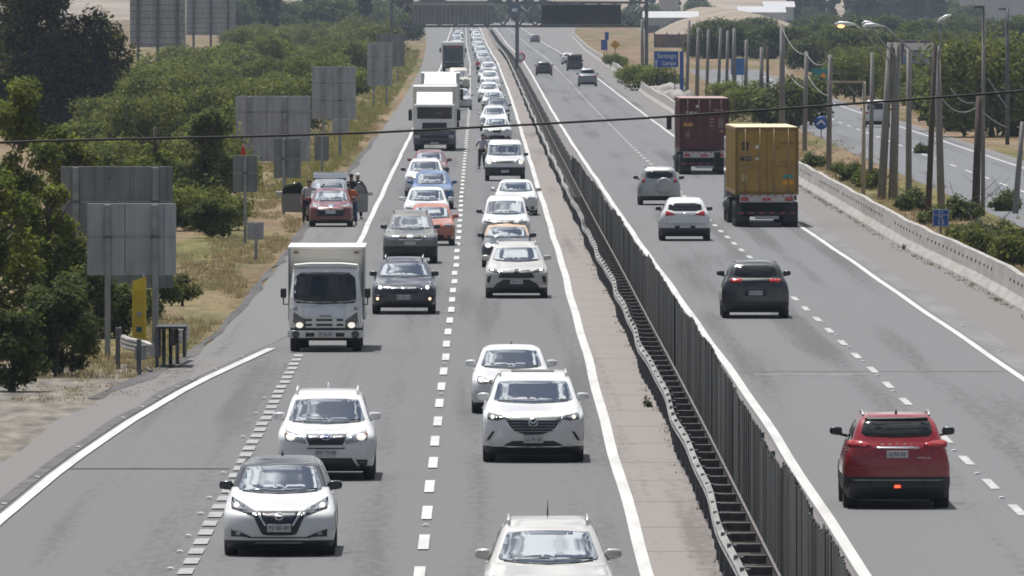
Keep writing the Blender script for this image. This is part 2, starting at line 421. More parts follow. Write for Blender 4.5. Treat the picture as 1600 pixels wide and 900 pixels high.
    for sg in (1, -1):
        mi = MB().mat(mm); c = (sg*(mx_-.105), ym, mz)
        xin = sg*(sh.side(ym, zc)-.03)
        bm = bmesh.new(); bmesh.ops.create_cube(bm, size=1); bmesh.ops.subdivide_edges(bm, edges=bm.edges[:], cuts=3, use_grid_fill=True)
        for v in bm.verts:
            d = v.co.normalized() * .5; v.co = v.co.lerp(d, .55); tx = v.co.x*sg
            v.co = Vector((c[0] + v.co.x*.235, c[1] + v.co.y*.17 + tx*.04, c[2] + v.co.z*(.155 - .035*tx) + .008*tx))
        mi.add([v.co for v in bm.verts], [[v.index for v in f.verts] for f in bm.faces], True); bm.free()
        mi.mat(M_BLACK); mi.tube([(xin, ym+.03, mz-.085), (c[0]-sg*.05, ym+.01, mz-.05)], .028, 6)
        mo = P(mi, 'wing_mirror')
        if lod < 2:
            g = MB().mat(M_REARGLASS); g.box(c[0]-.085, c[0]+.085, c[1]+.066, c[1]+.088, mz-.05, mz+.055, .008); P(g, 'mirror_glass', None, mo)
    # roof rails, aerial
    if p.get('rails'):
        rmz = p['rails']; 
        for sg in (1, -1):
            pts = []; xr = wr - .035
            for i in range(9):
                t = i/8; y = lerp(p['yt']+.30, L_-.75, t)
                pts.append((sg*xr, y, p['Ht'] - .045 + p.get('railh', .075)*min(1, 6*t, 6*(1-t))))
            rr = MB().mat(rmz); rr.tube(pts, .022, 8); P(rr, 'roof_rail')
    if p.get('aerial'):
        ax, ay, ah = p['aerial']; ae = MB().mat(p.get('aerial_m', M_BLACK))
        ae.tube([(ax, ay, p['Ht']-.02), (ax, ay+.04+ah*.3, p['Ht']+ah)], [.028 if ah < .2 else .012, .006], 6); P(ae, 'aerial')
    if p.get('sunroof'):
        sr = MB().mat(M_GLASS); y0 = p['yt']+.55; sr.box(-wr*.62, wr*.62, y0, y0+.85, p['Ht']-.015, p['Ht']+.012, .006); P(sr, 'sunroof')
    # wrapped features
    made = {}
    for ft in feats:
        nm, m, poly, o = ft[0], ft[1], ft[2], ft[3]; opt = ft[4] if len(ft) > 4 else {}
        sides = (1, -1) if opt.get('mirror') else (1,)
        for sg in sides:
            pl = [(sg*a, b) for a, b in poly]
            if opt.get('round'): pl = chaikin(pl, opt['round'])
            fn = (bk if (away ^ opt.get('other', False)) else fr)(o)
            par = made.get((opt.get('par'), sg), made.get((opt.get('par'), 1)))
            made[(nm, sg)] = patch(nm, pl, m, fn, par, opt.get('depth', .03))
            if opt.get('label'): made[(nm, sg)]['label'] = opt['label']
    # number plate
    if p.get('plate'):
        z0, txt = p['plate'][0], p['plate'][1]; ph, pw = (p['plate'][2:4] if len(p['plate']) > 3 else (.125, .19))
        y = (sh.back(0, z0) + .02) if away else (min(sh.front(0, z0-ph/2), sh.front(0, z0+ph/2)) - .02)
        pb = MB().mat(M_PLATE); pb.box(-pw, pw, y-.006, y+.006, z0-ph/2, z0+ph/2, .004); po = P(pb, 'number_plate')
        if txt and lod < 2:
            lettering(txt, ph*.56, (0, y - anchor + (.008 if away else -.008), z0), po, M_INK, 'rear' if away else 'front', .004, sx=.82)
    root['_sh'] = 0; del root['_sh']
    return root, sh, anchor

def std_feats(style=0, away=False, p=None):
    """lamps and grille for the vehicles too small in the picture for a face of their own"""
    hw, zh, zb, zc = p['W']/2, p['zh'], p['zb'], p['zc']
    if away:
        return [('tail_lamp', M_TAIL, [(hw*.60, zc-.22), (hw*.93, zc-.20), (hw*.92, zc-.06), (hw*.68, zc-.07)], .010, {'mirror': 1}),
                ('rear_window', M_REARGLASS, [(-p['wb']*.92, zc+.06), (p['wb']*.92, zc+.06), (p['wr']*.9, p['zt']-.02), (-p['wr']*.9, p['zt']-.02)], .008),
                ('rear_bumper', M_BLACK, rect(-hw*.92, hw*.92, zb+.02, zb+.22), .014)]
    g = [[(-.34, .02), (.34, .02), (.28, -.14), (-.28, -.14)], [(-.42, .0), (.42, .0), (.40, -.10), (-.40, -.10)], [(-.30, .03), (.30, .03), (.22, -.2), (-.22, -.2)]][style % 3]
    return [('headlamp', M_LAMP, [(hw*.52, zh-.10), (hw*.90, zh-.09), (hw*.90, zh+.07), (hw*.60, zh+.03)], .008, {'mirror': 1, 'round': 1}),
            ('grille', M_GRILLE, [(a*hw/.45*.5, zh-.02+b) for a, b in g], .008),
            ('lower_intake', M_BLACK, [(-hw*.62, zb+.03), (hw*.62, zb+.03), (hw*.5, zb+.19), (-hw*.5, zb+.19)], .008),
            ('fog_recess', M_BLACK, rect(hw*.70, hw*.88, zb+.06, zb+.17), .008, {'mirror': 1})]
# ------------------------------------------------------------------ the highway's plan: sideways drift with distance
K = F / 20000                                       # plan tables are kept in units of K metres
def KD(t): return [(a * K, b) for a, b in t]
CL = KD([(0, 0), (400, 0), (633, -.16), (900, -.32), (1117, -.50), (1375, -.85), (1640, -1.2), (1850, -1.75), (2212, -2.6), (2700, -3.5), (3200, -4.4), (5000, -9)])
CRr = KD([(0, 0), (250, 0), (400, -.25), (500, -.45), (620, -.6), (770, -.8), (1000, -.95), (1360, -1.0), (1710, -1.2), (2212, -2.4), (2740, -3.2), (3200, -4.0), (5000, -8)])
_cl, _cr = pchip(CL), pchip(CRr)
def cl(d): return _cl(d)
def cr(d): return _cr(d)
def cm(d): return (cl(d) + cr(d)) / 2
EXL = KD([(0, -9.4), (150, -8.95), (219, -8.36), (244, -8.07), (269, -7.55), (295, -6.8), (324, -5.54), (334, -5.05), (345, -4.75)])   # slip lane edge line
SHL = KD([(0, -12.4), (180, -11.0), (228, -9.6), (264, -9.15), (290, -8.55), (308, -7.66), (331, -7.15), (380, -6.95), (775, -6.75), (1117, -6.9), (1487, -7.3), (2160, -8.8), (2700, -11), (3280, -14), (5000, -22)])
CURB_R = KD([(0, 15.1), (395, 15.1), (452, 14.65), (600, 14.6), (780, 14.4), (900, 13.75), (1117, 13.6), (1300, 14.2), (1960, 14.9), (2600, 17), (3200, 22), (5000, 40)])
DS = [K * q for q in [0, 60, 100, 130, 155] + [170 + 10 * i for i in range(34)] + [520 + 25*i for i in range(44)] + [1650 + 80*i for i in range(24)] + [3600, 4200, 5000]]

def strip(name, x0, x1, z, m, d0=0, d1=5000, ds=None, skirt=0):
    vs = []; fs = []; d0 *= K; d1 *= K
    rows = [d for d in (ds or DS) if d0 <= d <= d1]
    if rows[0] > d0: rows = [d0] + rows
    if rows[-1] < d1: rows = rows + [d1]
    for d in rows: vs += [(x0(d), d, z), (x1(d), d, z)]
    for i in range(len(rows) - 1): fs.append([2*i, 2*i+1, 2*i+3, 2*i+2])
    mb = MB().mat(m); mb.add(vs, fs); o = mb.build(name, None, None, False); o['kind'] = 'structure'; return o

def road_mat(name, c, c2, scale=1.0, joints=0.0, fine=.5, rough=.85, track=None):
    m = bpy.data.materials.new(name); m.use_nodes = True; n = m.node_tree; b = n.nodes['Principled BSDF']; b.inputs['Roughness'].default_value = rough
    b.inputs['Specular IOR Level'].default_value = .25
    t = n.nodes.new('ShaderNodeTexCoord')
    def noise(sc, s3, det=4):
        q = n.nodes.new('ShaderNodeMapping'); q.inputs['Scale'].default_value = s3; z = n.nodes.new('ShaderNodeTexNoise'); z.inputs['Scale'].default_value = sc; z.inputs['Detail'].default_value = det
        n.links.new(t.outputs['Object'], q.inputs['Vector']); n.links.new(q.outputs[0], z.inputs['Vector']); return z.outputs[0]
    a = noise(scale, (1.1, .012, 1)); f = noise(1.0, (6, .9, 1), 6); pch = noise(.5, (.35, .03, 1), 2)
    mx1 = n.nodes.new('ShaderNodeMath'); mx1.operation = 'MULTIPLY_ADD'; mx1.inputs[1].default_value = fine; n.links.new(f, mx1.inputs[0]); n.links.new(a, mx1.inputs[2])
    mx2 = n.nodes.new('ShaderNodeMath'); mx2.operation = 'MULTIPLY_ADD'; mx2.inputs[1].default_value = .6; n.links.new(pch, mx2.inputs[0]); n.links.new(mx1.outputs[0], mx2.inputs[2])
    if track is not None:      # wheel paths worn along the lanes
        sx_ = n.nodes.new('ShaderNodeSeparateXYZ'); n.links.new(t.outputs['Object'], sx_.inputs[0])
        m1 = n.nodes.new('ShaderNodeMath'); m1.operation = 'MULTIPLY_ADD'; m1.inputs[1].default_value = 2*math.pi/1.77; m1.inputs[2].default_value = -track*2*math.pi/1.77; n.links.new(sx_.outputs['X'], m1.inputs[0])
        m2 = n.nodes.new('ShaderNodeMath'); m2.operation = 'COSINE'; n.links.new(m1.outputs[0], m2.inputs[0])
        m3 = n.nodes.new('ShaderNodeMath'); m3.operation = 'MULTIPLY'; n.links.new(m2.outputs[0], m3.inputs[0]); n.links.new(noise(.4, (.6, .01, 1), 2), m3.inputs[1])
        m4 = n.nodes.new('ShaderNodeMath'); m4.operation = 'MULTIPLY_ADD'; m4.inputs[1].default_value = .15; n.links.new(m3.outputs[0], m4.inputs[0]); n.links.new(mx2.outputs[0], m4.inputs[2]); mx2 = m4
    r = n.nodes.new('ShaderNodeValToRGB'); e = r.color_ramp.elements; e[0].position = .84; e[1].position = 1.24
    e[0].color = (*c, 1); e[1].color = (*c2, 1); n.links.new(mx2.outputs[0], r.inputs[0]); last = r.outputs[0]
    if joints:
        sp = n.nodes.new('ShaderNodeSeparateXYZ'); n.links.new(t.outputs['Object'], sp.inputs[0])
        wv = n.nodes.new('ShaderNodeMath'); wv.operation = 'MULTIPLY_ADD'; wv.inputs[1].default_value = 6.0; n.links.new(noise(.05, (0.02, 1, 1), 1), wv.inputs[0]); n.links.new(sp.outputs['Y'], wv.inputs[2])
        md = n.nodes.new('ShaderNodeMath'); md.operation = 'PINGPONG'; md.inputs[1].default_value = joints/2; n.links.new(wv.outputs[0], md.inputs[0])
        lt = n.nodes.new('ShaderNodeMath'); lt.operation = 'LESS_THAN'; lt.inputs[1].default_value = .14; n.links.new(md.outputs[0], lt.inputs[0])
        fc = n.nodes.new('ShaderNodeMath'); fc.operation = 'MULTIPLY'; fc.inputs[1].default_value = .7; n.links.new(lt.outputs[0], fc.inputs[0])
        mx3 = n.nodes.new('ShaderNodeMixRGB'); mx3.inputs['Color2'].default_value = (.10, .09, .08, 1); n.links.new(fc.outputs[0], mx3.inputs['Fac']); n.links.new(last, mx3.inputs['Color1']); last = mx3.outputs[0]
    n.links.new(last, b.inputs['Base Color']); return m
M_ASPH = road_mat("asphalt_oncoming", (0.105, 0.105, 0.106), (0.146, 0.146, 0.147), track=-2.8)
M_ASPH2 = road_mat("asphalt_outbound", (0.103, 0.103, 0.104), (0.156, 0.156, 0.159), .8, track=7.55)
M_ASPH3 = road_mat("asphalt_service", (0.107, 0.111, 0.119), (0.156, 0.160, 0.168))
M_ASPHL = road_mat("asphalt_shoulder", (0.119, 0.117, 0.116), (0.164, 0.162, 0.159), 1.0, fine=.6)
M_SHOULD = road_mat("shoulder_old_asphalt", (0.126, 0.116, 0.113), (0.179, 0.167, 0.163), 1.2, fine=.7)
M_CONC = road_mat("median_concrete", (0.156, 0.140, 0.130), (0.236, 0.214, 0.199), 1.0, 10.0)
M_LINE = mat("road_paint_white", (.52, .515, .50), .7, 0, .12, .8, stretch=(3, .2, 1))
M_LINEOLD = mat("road_paint_worn", (.40, .40, .395), .75, 0, .16, 2.2, stretch=(3, .3, 1))
M_DIRTDK = mat("tar_edge", (.075, .07, .068), .9, 0, .4, .7, stretch=(1, .1, 1))

# ground: one sheet with the drainage channel between guardrail and screen let into it
def ground_mat():
    m = bpy.data.materials.new("dry_ground"); m.use_nodes = True; n = m.node_tree; b = n.nodes['Principled BSDF']; b.inputs['Roughness'].default_value = .95; b.inputs['Specular IOR Level'].default_value = .1
    t = n.nodes.new('ShaderNodeTexCoord')
    def noise(sc, s3, det=5, dist=0):
        q = n.nodes.new('ShaderNodeMapping'); q.inputs['Scale'].default_value = s3; z = n.nodes.new('ShaderNodeTexNoise'); z.inputs['Scale'].default_value = sc; z.inputs['Detail'].default_value = det; z.inputs['Distortion'].default_value = dist
        n.links.new(t.outputs['Object'], q.inputs['Vector']); n.links.new(q.outputs[0], z.inputs['Vector']); return z.outputs[0]
    def ramp(src, cs):
        r = n.nodes.new('ShaderNodeValToRGB'); e = r.color_ramp.elements
        while len(e) < len(cs): e.new(.5)
        for k, (p_, c) in zip(e, cs): k.position = p_; k.color = (*c, 1)
        n.links.new(src, r.inputs[0]); return r.outputs[0]
    A = ramp(noise(.35, (1, .09, 1), 8, .6), [(.30, (.105, .075, .042)), (.45, (.19, .135, .085)), (.58, (.235, .172, .112)), (.72, (.26, .205, .15))])
    G = ramp(noise(.6, (1, .1, 1), 8, .8), [(.35, (.075, .088, .03)), (.65, (.19, .165, .07))])
    mk = ramp(noise(.16, (1, .05, 1), 4), [(.50, (0, 0, 0)), (.62, (1, 1, 1))])
    x = n.nodes.new('ShaderNodeMixRGB'); n.links.new(mk, x.inputs['Fac']); n.links.new(A, x.inputs['Color1']); n.links.new(G, x.inputs['Color2'])
    fr_ = ramp(noise(3.2, (1, .16, 1), 9, .3), [(.30, (.55, .53, .5)), (.52, (1, 1, 1)), (.72, (1.0, .97, .92))]); mm = n.nodes.new('ShaderNodeMixRGB'); mm.blend_type = 'MULTIPLY'; mm.inputs['Fac'].default_value = 1
    n.links.new(x.outputs[0], mm.inputs['Color1']); n.links.new(fr_, mm.inputs['Color2']); n.links.new(mm.outputs[0], b.inputs['Base Color'])
    u = n.nodes.new('ShaderNodeBump'); u.inputs['Strength'].default_value = .8; u.inputs['Distance'].default_value = .12; n.links.new(noise(2.2, (1, .4, 1), 8), u.inputs['Height']); n.links.new(u.outputs[0], b.inputs['Normal'])
    return m
M_GROUND = ground_mat()
DX0, DX1 = 4.02, 4.52
vs = []; fs = []; cols = [(-4000, 0), (-300, 0), (-40, 0), (-9, 0), (DX0, 0), (DX0+.02, -.55), (DX1-.02, -.55), (DX1, 0), (15, 0), (60, 0), (400, 0), (4000, 0)]
rows = [-200] + DS + [7000, 16000]
for d in rows:
    for k, (x, z) in enumerate(cols): vs.append((x + (cm(d) if 4 <= k <= 7 else 0), d, z))
nc = len(cols)
for i in range(len(rows)-1):
    for k in range(nc-1): fs.append([i*nc+k, i*nc+k+1, (i+1)*nc+k+1, (i+1)*nc+k])
g = MB().mat(M_GROUND); g.add(vs, fs); g.build('ground', None, None, False)['kind'] = 'structure'

# carriageways and shoulders
strip('oncoming_carriageway', lambda d: interp(d, EXL) - .45 if d < 345*K else -4.95 + cl(d), lambda d: 2.62 + cl(d), .012, M_ASPH)
strip('slip_shoulder', lambda d: interp(d, SHL) + cl(d)*.6 - .15*math.sin(d*.4), lambda d: interp(d, EXL)-.30, .020, M_SHOULD, 0, 318)
strip('oncoming_shoulder', lambda d: interp(d, SHL) + cl(d)*.6, lambda d: (interp(d, EXL)-.30 if d < 345*K else -4.85 + cl(d)), .020, M_ASPHL, 318, 5000)
M_GRAVEL = mat("gravel_grey", (.140, .122, .095), .95, 0, .38, 2.2, bump=.5, stretch=(1, .14, 1), col2=(.225, .205, .17))
strip('gravel_verge', lambda d: interp(d, SHL) - 6.5, lambda d: interp(d, SHL) + .1 - .15*math.sin(d*.4), .008, M_GRAVEL, 0, 312)
strip('median_strip', lambda d: 2.56 + cl(d), lambda d: DX0 - .03 + cm(d), .020, M_CONC)
strip('outbound_inner_shoulder', lambda d: DX1 - .01 + cm(d), lambda d: 5.82 + cr(d), .016, M_SHOULD)
strip('outbound_carriageway', lambda d: 5.72 + cr(d), lambda d: 13.15 + cr(d), .024, M_ASPH2)
strip('outbound_outer_shoulder', lambda d: 12.95 + cr(d), lambda d: interp(d, CURB_R) + .1, .012, M_SHOULD)
SVC = KD([(430, 0), (700, 0), (900, .2), (1200, 1.0), (1700, 4)])
strip('service_road', lambda d: 20.6 + interp(d, SVC), lambda d: 28.2 + interp(d, SVC), .012, M_ASPH3, 120, 1500)
strip('service_road_verge', lambda d: 28.2 + interp(d, SVC), lambda d: 28.9 + interp(d, SVC), .02, M_SHOULD, 120, 1500)

# painted lines
def line(name, xc, wd, z=.032, d0=0, d1=5000, m=None):
    return strip(name, lambda d: xc(d) - wd/2, lambda d: xc(d) + wd/2, z, m or M_LINE, d0, d1)
def jig(d, s): return .015*math.sin(d/K/7.1+s) + .012*math.sin(d/K/17.3+2*s)
FINE = [150 + 3*i for i in range(160)]
line('edge_line', lambda d: 2.47 + cl(d) + jig(d, 1), .21)
line('edge_line', lambda d: 5.86 + cr(d) + jig(d, 2), .20, .036)
line('edge_line', lambda d: -4.62 + cl(d) + jig(d, 3), .20, d0=392)
line('edge_line', lambda d: interp(d, EXL), .22, .036, 0, 325)
line('edge_line', lambda d: 12.55 + cr(d) + jig(d, 4), .17, .036, 0, 3400)
line('service_road_line', lambda d: 27.6 + interp(d, SVC), .16, .03, 120, 1400)
def dashes(name, xc, wd, period, dash, d0, d1, m, z=.034, ph=0):
    d0 *= K; d1 *= K; d = ph - period * int((ph - d0) / period); mb = MB().mat(m)
    while d < d1:
        pts = [d, d + dash/2, d + dash]; vs = []
        rr = random.uniform(-.015, .015)
        for q in pts: vs += [(xc(q) - wd/2 + rr, q, z), (xc(q) + wd/2 + rr, q, z)]
        mb.add(vs, [[0, 1, 3, 2], [2, 3, 5, 4]]); d += period
    mb.build(name, None, None, False)['kind'] = 'structure'
PER = 11.87 * K
dashes('lane_dashes', lambda d: -1.05 + cl(d), .175, PER, 5.6*K, 150, 1050, M_LINE, ph=DIST(861.5))
line('lane_line_far', lambda d: -1.05 + cl(d), .16, .034, 1050, 3300, M_LINEOLD)
dashes('lane_dashes', lambda d: 9.26 + cr(d), .17, PER, 4.7*K, 150, 1500, M_LINEOLD, .036, ph=DIST(800)-2.4*K)
line('lane_line_far', lambda d: 9.25 + cr(d), .13, .036, 1500, 3300, M_LINEOLD)
dashes('slip_lane_dashes', lambda d: -4.72, .235, 3.6*K, 2.1*K, 150, 320, mat('road_paint_faded', (.31, .31, .305), .8, 0, .25, 3), .034, 152)
dashes('service_road_dashes', lambda d: 24.3 + interp(d, SVC), .15, 22, 9, 130, 1400, M_LINE, .034, 444)
strip('tar_seam', lambda d: interp(d, SHL) + cl(d)*.6 - .22 - .12*math.sin(d*.55)*math.sin(d*.15), lambda d: interp(d, SHL) + cl(d)*.6 + .05 + .22*abs(math.sin(d*.13))*math.sin(d*.34), .026, M_DIRTDK, 285, 800)
strip('tar_seam', lambda d: interp(d, EXL) - .46 + .06*math.sin(d*.3), lambda d: interp(d, EXL)-.2, .028, mat("tar_patch", (.10, .095, .093), .9, 0, .3, 1), 150, 300)
strip('tar_seam', lambda d: 12.75 + cr(d), lambda d: 13.35 + cr(d) + .12*math.sin(d*.04) , .028, mat("tar_strip_grey", (.17, .165, .162), .9, 0, .15, 1, stretch=(1, .1, 1)), 150, 560)

# repairs, seams and stains on the asphalt
def patch_sheet(name, quads, m, z):
    mb = MB().mat(m)
    for x0, x1, d0, d1, sk in quads:
        n_ = 6; vs = []
        for i in range(n_+1):
            t = i/n_; d = lerp(d0, d1, t); vs += [(x0 + sk*t + random.uniform(-.03, .03), d, z), (x1 + sk*t + random.uniform(-.03, .03), d, z)]
        mb.add(vs, [[2*i, 2*i+1, 2*i+3, 2*i+2] for i in range(n_)])
    mb.build(name, None, None, False)['kind'] = 'structure'
patch_sheet('asphalt_seam', [(-8.0, -4.9, 243.0, 243.4, 0), (6.0, 12.4, 305, 305.4, 0)], mat('asphalt_seam', (.116, .115, .114), .9, 0, .3, 2), .0295)
patch_sheet('chalky_streak', [(6.3, 9.0, 302, 302.8, 0), (6.9, 8.3, 303.4, 303.8, 0)], mat('chalky_streak', (.24, .24, .235), .9, 0, .3, 2, stretch=(1, .3, 1)), .0310)
# raised reflective studs
st = MB().mat(mat("stud_white", (.80, .80, .79), .5)); st.prism([(-.055, 0), (.055, 0), (.030, .022), (-.030, .022)], 'y', -.10, .10)
sme = st.mesh('road_stud')
def stud(x, d, lab, grp):
    o = link_mesh('road_stud', sme); o.location = (x, d, .034); tag(o, lab, 'road stud', grp); return o
for py in (560, 579, 596, 607, 623, 639, 656, 702, 749, 791):
    stud(interp(DIST(py), EXL) - .27, DIST(py), 'small white stud beside the solid line of the slip lane', 'studs beside the slip lane line')
for py in (744, 783, 808, 843, 868, 895, 626, 650, 687): stud(-4.98, DIST(py) + .6, 'small white stud beside the broken line of the slip lane', 'studs on the broken slip lane line')
for py in (571, 618, 824): stud(-1.05, DIST(py), 'small white stud between dashes of the oncoming lane line', 'studs between oncoming dashes')
for py in (506, 526, 545, 567, 589, 614, 707, 743, 781): stud(9.2, DIST(py), 'small white stud between dashes of the outbound lane line', 'studs between outbound dashes')
for py in (511, 551): stud(12.9, DIST(py), 'small white stud on the outer edge of the outbound line', 'studs on the outbound edge line')

# ------------------------------------------------------------------ median guardrail, channel struts, glare screen
def gx(d): return 3.72 + cm(d) + .032*math.sin(d/K/8.3) + .024*math.sin(d/K/19.0+1) + .02*math.sin(d/K/4.1)
def gz(d): return .68 + .014*math.sin(d/K/11.0+.6) + .010*math.sin(d/K/5.3)
M_RAIL = mat("guardrail_zinc", (.40, .385, .36), .6, .15, .22, 1.5, stretch=(1, .3, 3), bump=.1)
gr = empty('guardrail', (3.72, 88, 0)); tag(gr, 'long wavy grey steel guardrail along the concrete median strip', 'guardrail')
prof = [(a, b * .78) for a, b in [(-.04, -.155), (-.045, -.12), (.04, -.075), (.04, -.045), (-.04, 0), (.04, .045), (.04, .075), (-.045, .12), (-.04, .155)]]
rail = MB().mat(M_RAIL); rows = [K*q for q in [158 + 2*i for i in range(300)] + [760 + 12*i for i in range(180)]]
vs = []; fs = []; npf = len(prof) * 2
for d in rows:
    ring = [(gx(d) - 3.72 - a - .06, d - 88, gz(d) + b) for a, b in prof] + [(gx(d) - 3.72 - a - .054, d - 88, gz(d) + b + .003) for a, b in prof[::-1]]
    vs += ring
for i in range(len(rows)-1):
    for k in range(npf): fs.append([i*npf+k, i*npf+(k+1) % npf, (i+1)*npf+(k+1) % npf, (i+1)*npf+k])
rail.add(vs, fs, True); rail.build('rail', None, gr)
pm_ = MB().mat(M_STEELDK); pm_.box(-.05, .05, -.07, .07, 0, .80, .008); pm_.box(-.10, -.02, -.08, .08, .58, .82); pme = pm_.mesh('post')
for i in range(96):
    d = K*(160 + 4*i); o = link_mesh('post', pme, gr); o.location = (gx(d) - 3.72 + .02, d - 88, -.02); CH.setdefault(gr.name, []).append(o)
far = MB().mat(M_STEELDK)
for i in range(180): d = K*(546 + 8*i); far.box(gx(d)-3.72-.04, gx(d)-3.72+.06, d-88-.06, d-88+.06, 0, .75)
far.build('distant_posts', None, gr)['kind'] = 'stuff'
ch = empty('drain_channel', (DX0, 88, 0)); tag(ch, 'open drainage channel with pale concrete struts beside the guardrail', 'drain'); ch['kind'] = 'structure'
lin = MB().mat(mat("channel_dark", (.045, .043, .04), .95, 0, .4, 2))
vs = []; fs = []
for i, d in enumerate(DS):
    q = cm(d) - DX0
    vs += [(DX0 + .025 + q, d-88, -.005), (DX0 + .035 + q, d-88, -.50), (DX1 - .035 + q, d-88, -.50), (DX1 - .025 + q, d-88, -.005)]
for i in range(len(DS)-1):
    for k in range(3): fs.append([4*i+k, 4*i+k+1, 4*i+k+5, 4*i+k+4])
lin.add(vs, fs); lin.build('channel_floor', None, ch, False)
cb = MB().mat(mat("strut_concrete", (.15, .14, .13), .9, 0, .3, 5)); cb.box(.01, DX1-DX0-.01, -.06, .06, -.14, .004, .01); cme = cb.mesh('strut')
for i in range(98):
    d = K*(160 + 4.2*i); o = link_mesh('strut', cme, ch); o.location = (cm(d), d - 88, .0)
    o.rotation_euler.z = random.uniform(-.04, .04); CH.setdefault(ch.name, []).append(o)
# screen: dark upright slats, ragged along the top
M_SLAT = mat("screen_slat", (.045, .046, .045), .75, 0, .5, 2.5, stretch=(1, 1, .25), island=.16)
sc = empty('glare_screen', (4.6, 88, 0)); tag(sc, 'dark ragged glare screen of upright slats between the carriageways', 'screen')
n_pan = 0; d = 158.0*K
def sh_h(d): return interp(d/K, [(0, 1.80), (260, 1.76), (300, 1.72), (420, 1.52), (520, 1.32), (632, 1.05)]) + .05*math.sin(d/K/13.) + .03*math.sin(d/K/3.7)
bevels = random.Random(4)
while d < 632*K:
    mb = MB().mat(M_SLAT); d1 = min(d + 8.0, 633*K); stp = bevels.choice([-.10, -.03, 0, 0, .04])
    y = d
    while y < d1:
        hh = sh_h(y) + (stp + bevels.choice([-.08, -.03, 0, 0, .02, .03])) * (1 if y < 600*K else .5)
        x = 4.565 + cm(y) - 4.6 + bevels.uniform(-.005, .005)
        M = Matrix.Translation((x, y - 88, 0)) @ Matrix.Rotation(bevels.uniform(-.035, .035), 4, 'Z')
        mb.box(-.010, .010, -.155, .155, .02, hh, 0, M); y += .30
    mb.mat(M_STEELDK); mb.box(cm(d)-.03, cm(d)+.03, d-88-.03, d-88+.03, 0, sh_h(d)-.05)
    mb.build('slat_panel', None, sc); d += 8.0
lo = MB().mat(M_SLAT); d = 634*K
while d < 3000*K: lo.box(cm(d)-.05, cm(d)+.05, d-88-.9-d*.0005, d-88+.9+d*.0005, .0, .66 + .05*math.sin(d), 0); d += 2.0 + d*.001
lo.build('low_screen', None, sc)['kind'] = 'stuff'

# right concrete barrier
M_BARR = mat("barrier_concrete", (.36, .34, .315), .9, 0, .14, 1.3, stretch=(1, .25, 2.5), bump=.15)
br = empty('concrete_barrier', (15, 165, 0)); tag(br, 'long pale concrete safety barrier with drain holes on the right shoulder', 'barrier')
def bx(d): return interp(d, CURB_R)
mb = MB().mat(M_BARR); pr = [(0, 0), (.02, .09), (.20, .34), (.30, .92), (.48, .92), (.58, .34), (.76, .09), (.78, 0)]
rows = [K*(156 + 8*i) for i in range(93)]; vs = []; fs = []; n = len(pr)
for d in rows:
    for a, b in pr: vs.append((bx(d) + a - 15, d - 165, b * (1 + .02*math.sin(d*.5)) + (.02*math.sin(d*.2) if b > .5 else 0)))
for i in range(len(rows)-1):
    for k in range(n): fs.append([i*n+k, i*n+(k+1) % n, (i+1)*n+(k+1) % n, (i+1)*n+k])
fs += [list(range(n)), list(range((len(rows)-1)*n, len(rows)*n))[::-1]]
mb.add(vs, fs); mb.build('barrier_wall', None, br)
hm = MB().mat(mat("drain_hole_dark", (.03, .028, .026), .95)); d = 330.0*K; k = 0
while d < 780*K:
    if not (18 <= k % 31 <= 21 or k % 31 == 8): hm.box(bx(d)-15+.225, bx(d)-15+.30, d-165-.10, d-165+.10, .60, .69)
    d += K*(2.6 + .004*(d/K-330)); k += 1
hm.build('drain_holes', None, br)['kind'] = 'stuff'
br2 = empty('concrete_barrier', (14, 495, 0)); tag(br2, 'far stretch of low pale barrier running past the blue destination sign', 'barrier')
mb = MB().mat(M_BARR); rows = [K*(905 + 20*i) for i in range(90)]; vs = []; fs = []
for d in rows:
    for a, b in pr: vs.append((bx(d) + a - 14, d - 495, b * .95 + (.05*math.sin(d*.07) if b > .5 else 0)))
for i in range(len(rows)-1):
    for k in range(n): fs.append([i*n+k, i*n+(k+1) % n, (i+1)*n+(k+1) % n, (i+1)*n+k])
fs += [list(range(n))]
mb.add(vs, fs); mb.build('barrier_wall', None, br2)
rb = MB().mat(mat("rubble_pale", (.30, .28, .26), .95, 0, .25, .6, bump=.4))
rng = random.Random(3)
for i in range(70):
    d = rng.uniform(505, 690)*K/.55; rb.sphere((bx(d) + 1.2 + rng.uniform(0, 2.2), d, .1), (rng.uniform(.5, 1.1), rng.uniform(1.5, 4), rng.uniform(.5, 1.05)), 7, 5)
o = rb.build('rubble_bank'); tag(o, None, None, None, 'stuff')
# ------------------------------------------------------------------ trees and shrubs
import numpy as np
def leaf_mat(name, c, c2, var=.45):
    m = mat(name, c, .75, 0, .25, .9, spec=.2, col2=c2, island=var); n = m.node_tree; b = n.nodes['Principled BSDF']
    src = b.inputs['Base Color'].links[0].from_socket
    tr = n.nodes.new('ShaderNodeBsdfTranslucent'); ms = n.nodes.new('ShaderNodeMixShader'); ms.inputs[0].default_value = .45
    n.links.new(src, tr.inputs['Color']); n.links.new(b.outputs[0], ms.inputs[1]); n.links.new(tr.outputs[0], ms.inputs[2])
    n.links.new(ms.outputs[0], n.nodes['Material Output'].inputs['Surface'])
    return m
L_EUC = leaf_mat("foliage_dark_olive", (.032, .036, .012), (.090, .080, .028), .5)
L_FRESH = leaf_mat("foliage_fresh_green", (.075, .125, .018), (.20, .225, .035), .5)
L_SCRUB = leaf_mat("foliage_scrub_green", (.105, .145, .024), (.205, .230, .045), .30)
L_SCRUB2 = leaf_mat("foliage_scrub_olive", (.085, .110, .027), (.165, .180, .048), .30)
L_HEDGE = leaf_mat("foliage_deep_green", (.050, .078, .024), (.115, .140, .042), .35)
L_DRY = leaf_mat("foliage_dry_tips", (.14, .11, .05), (.26, .21, .09), .3)
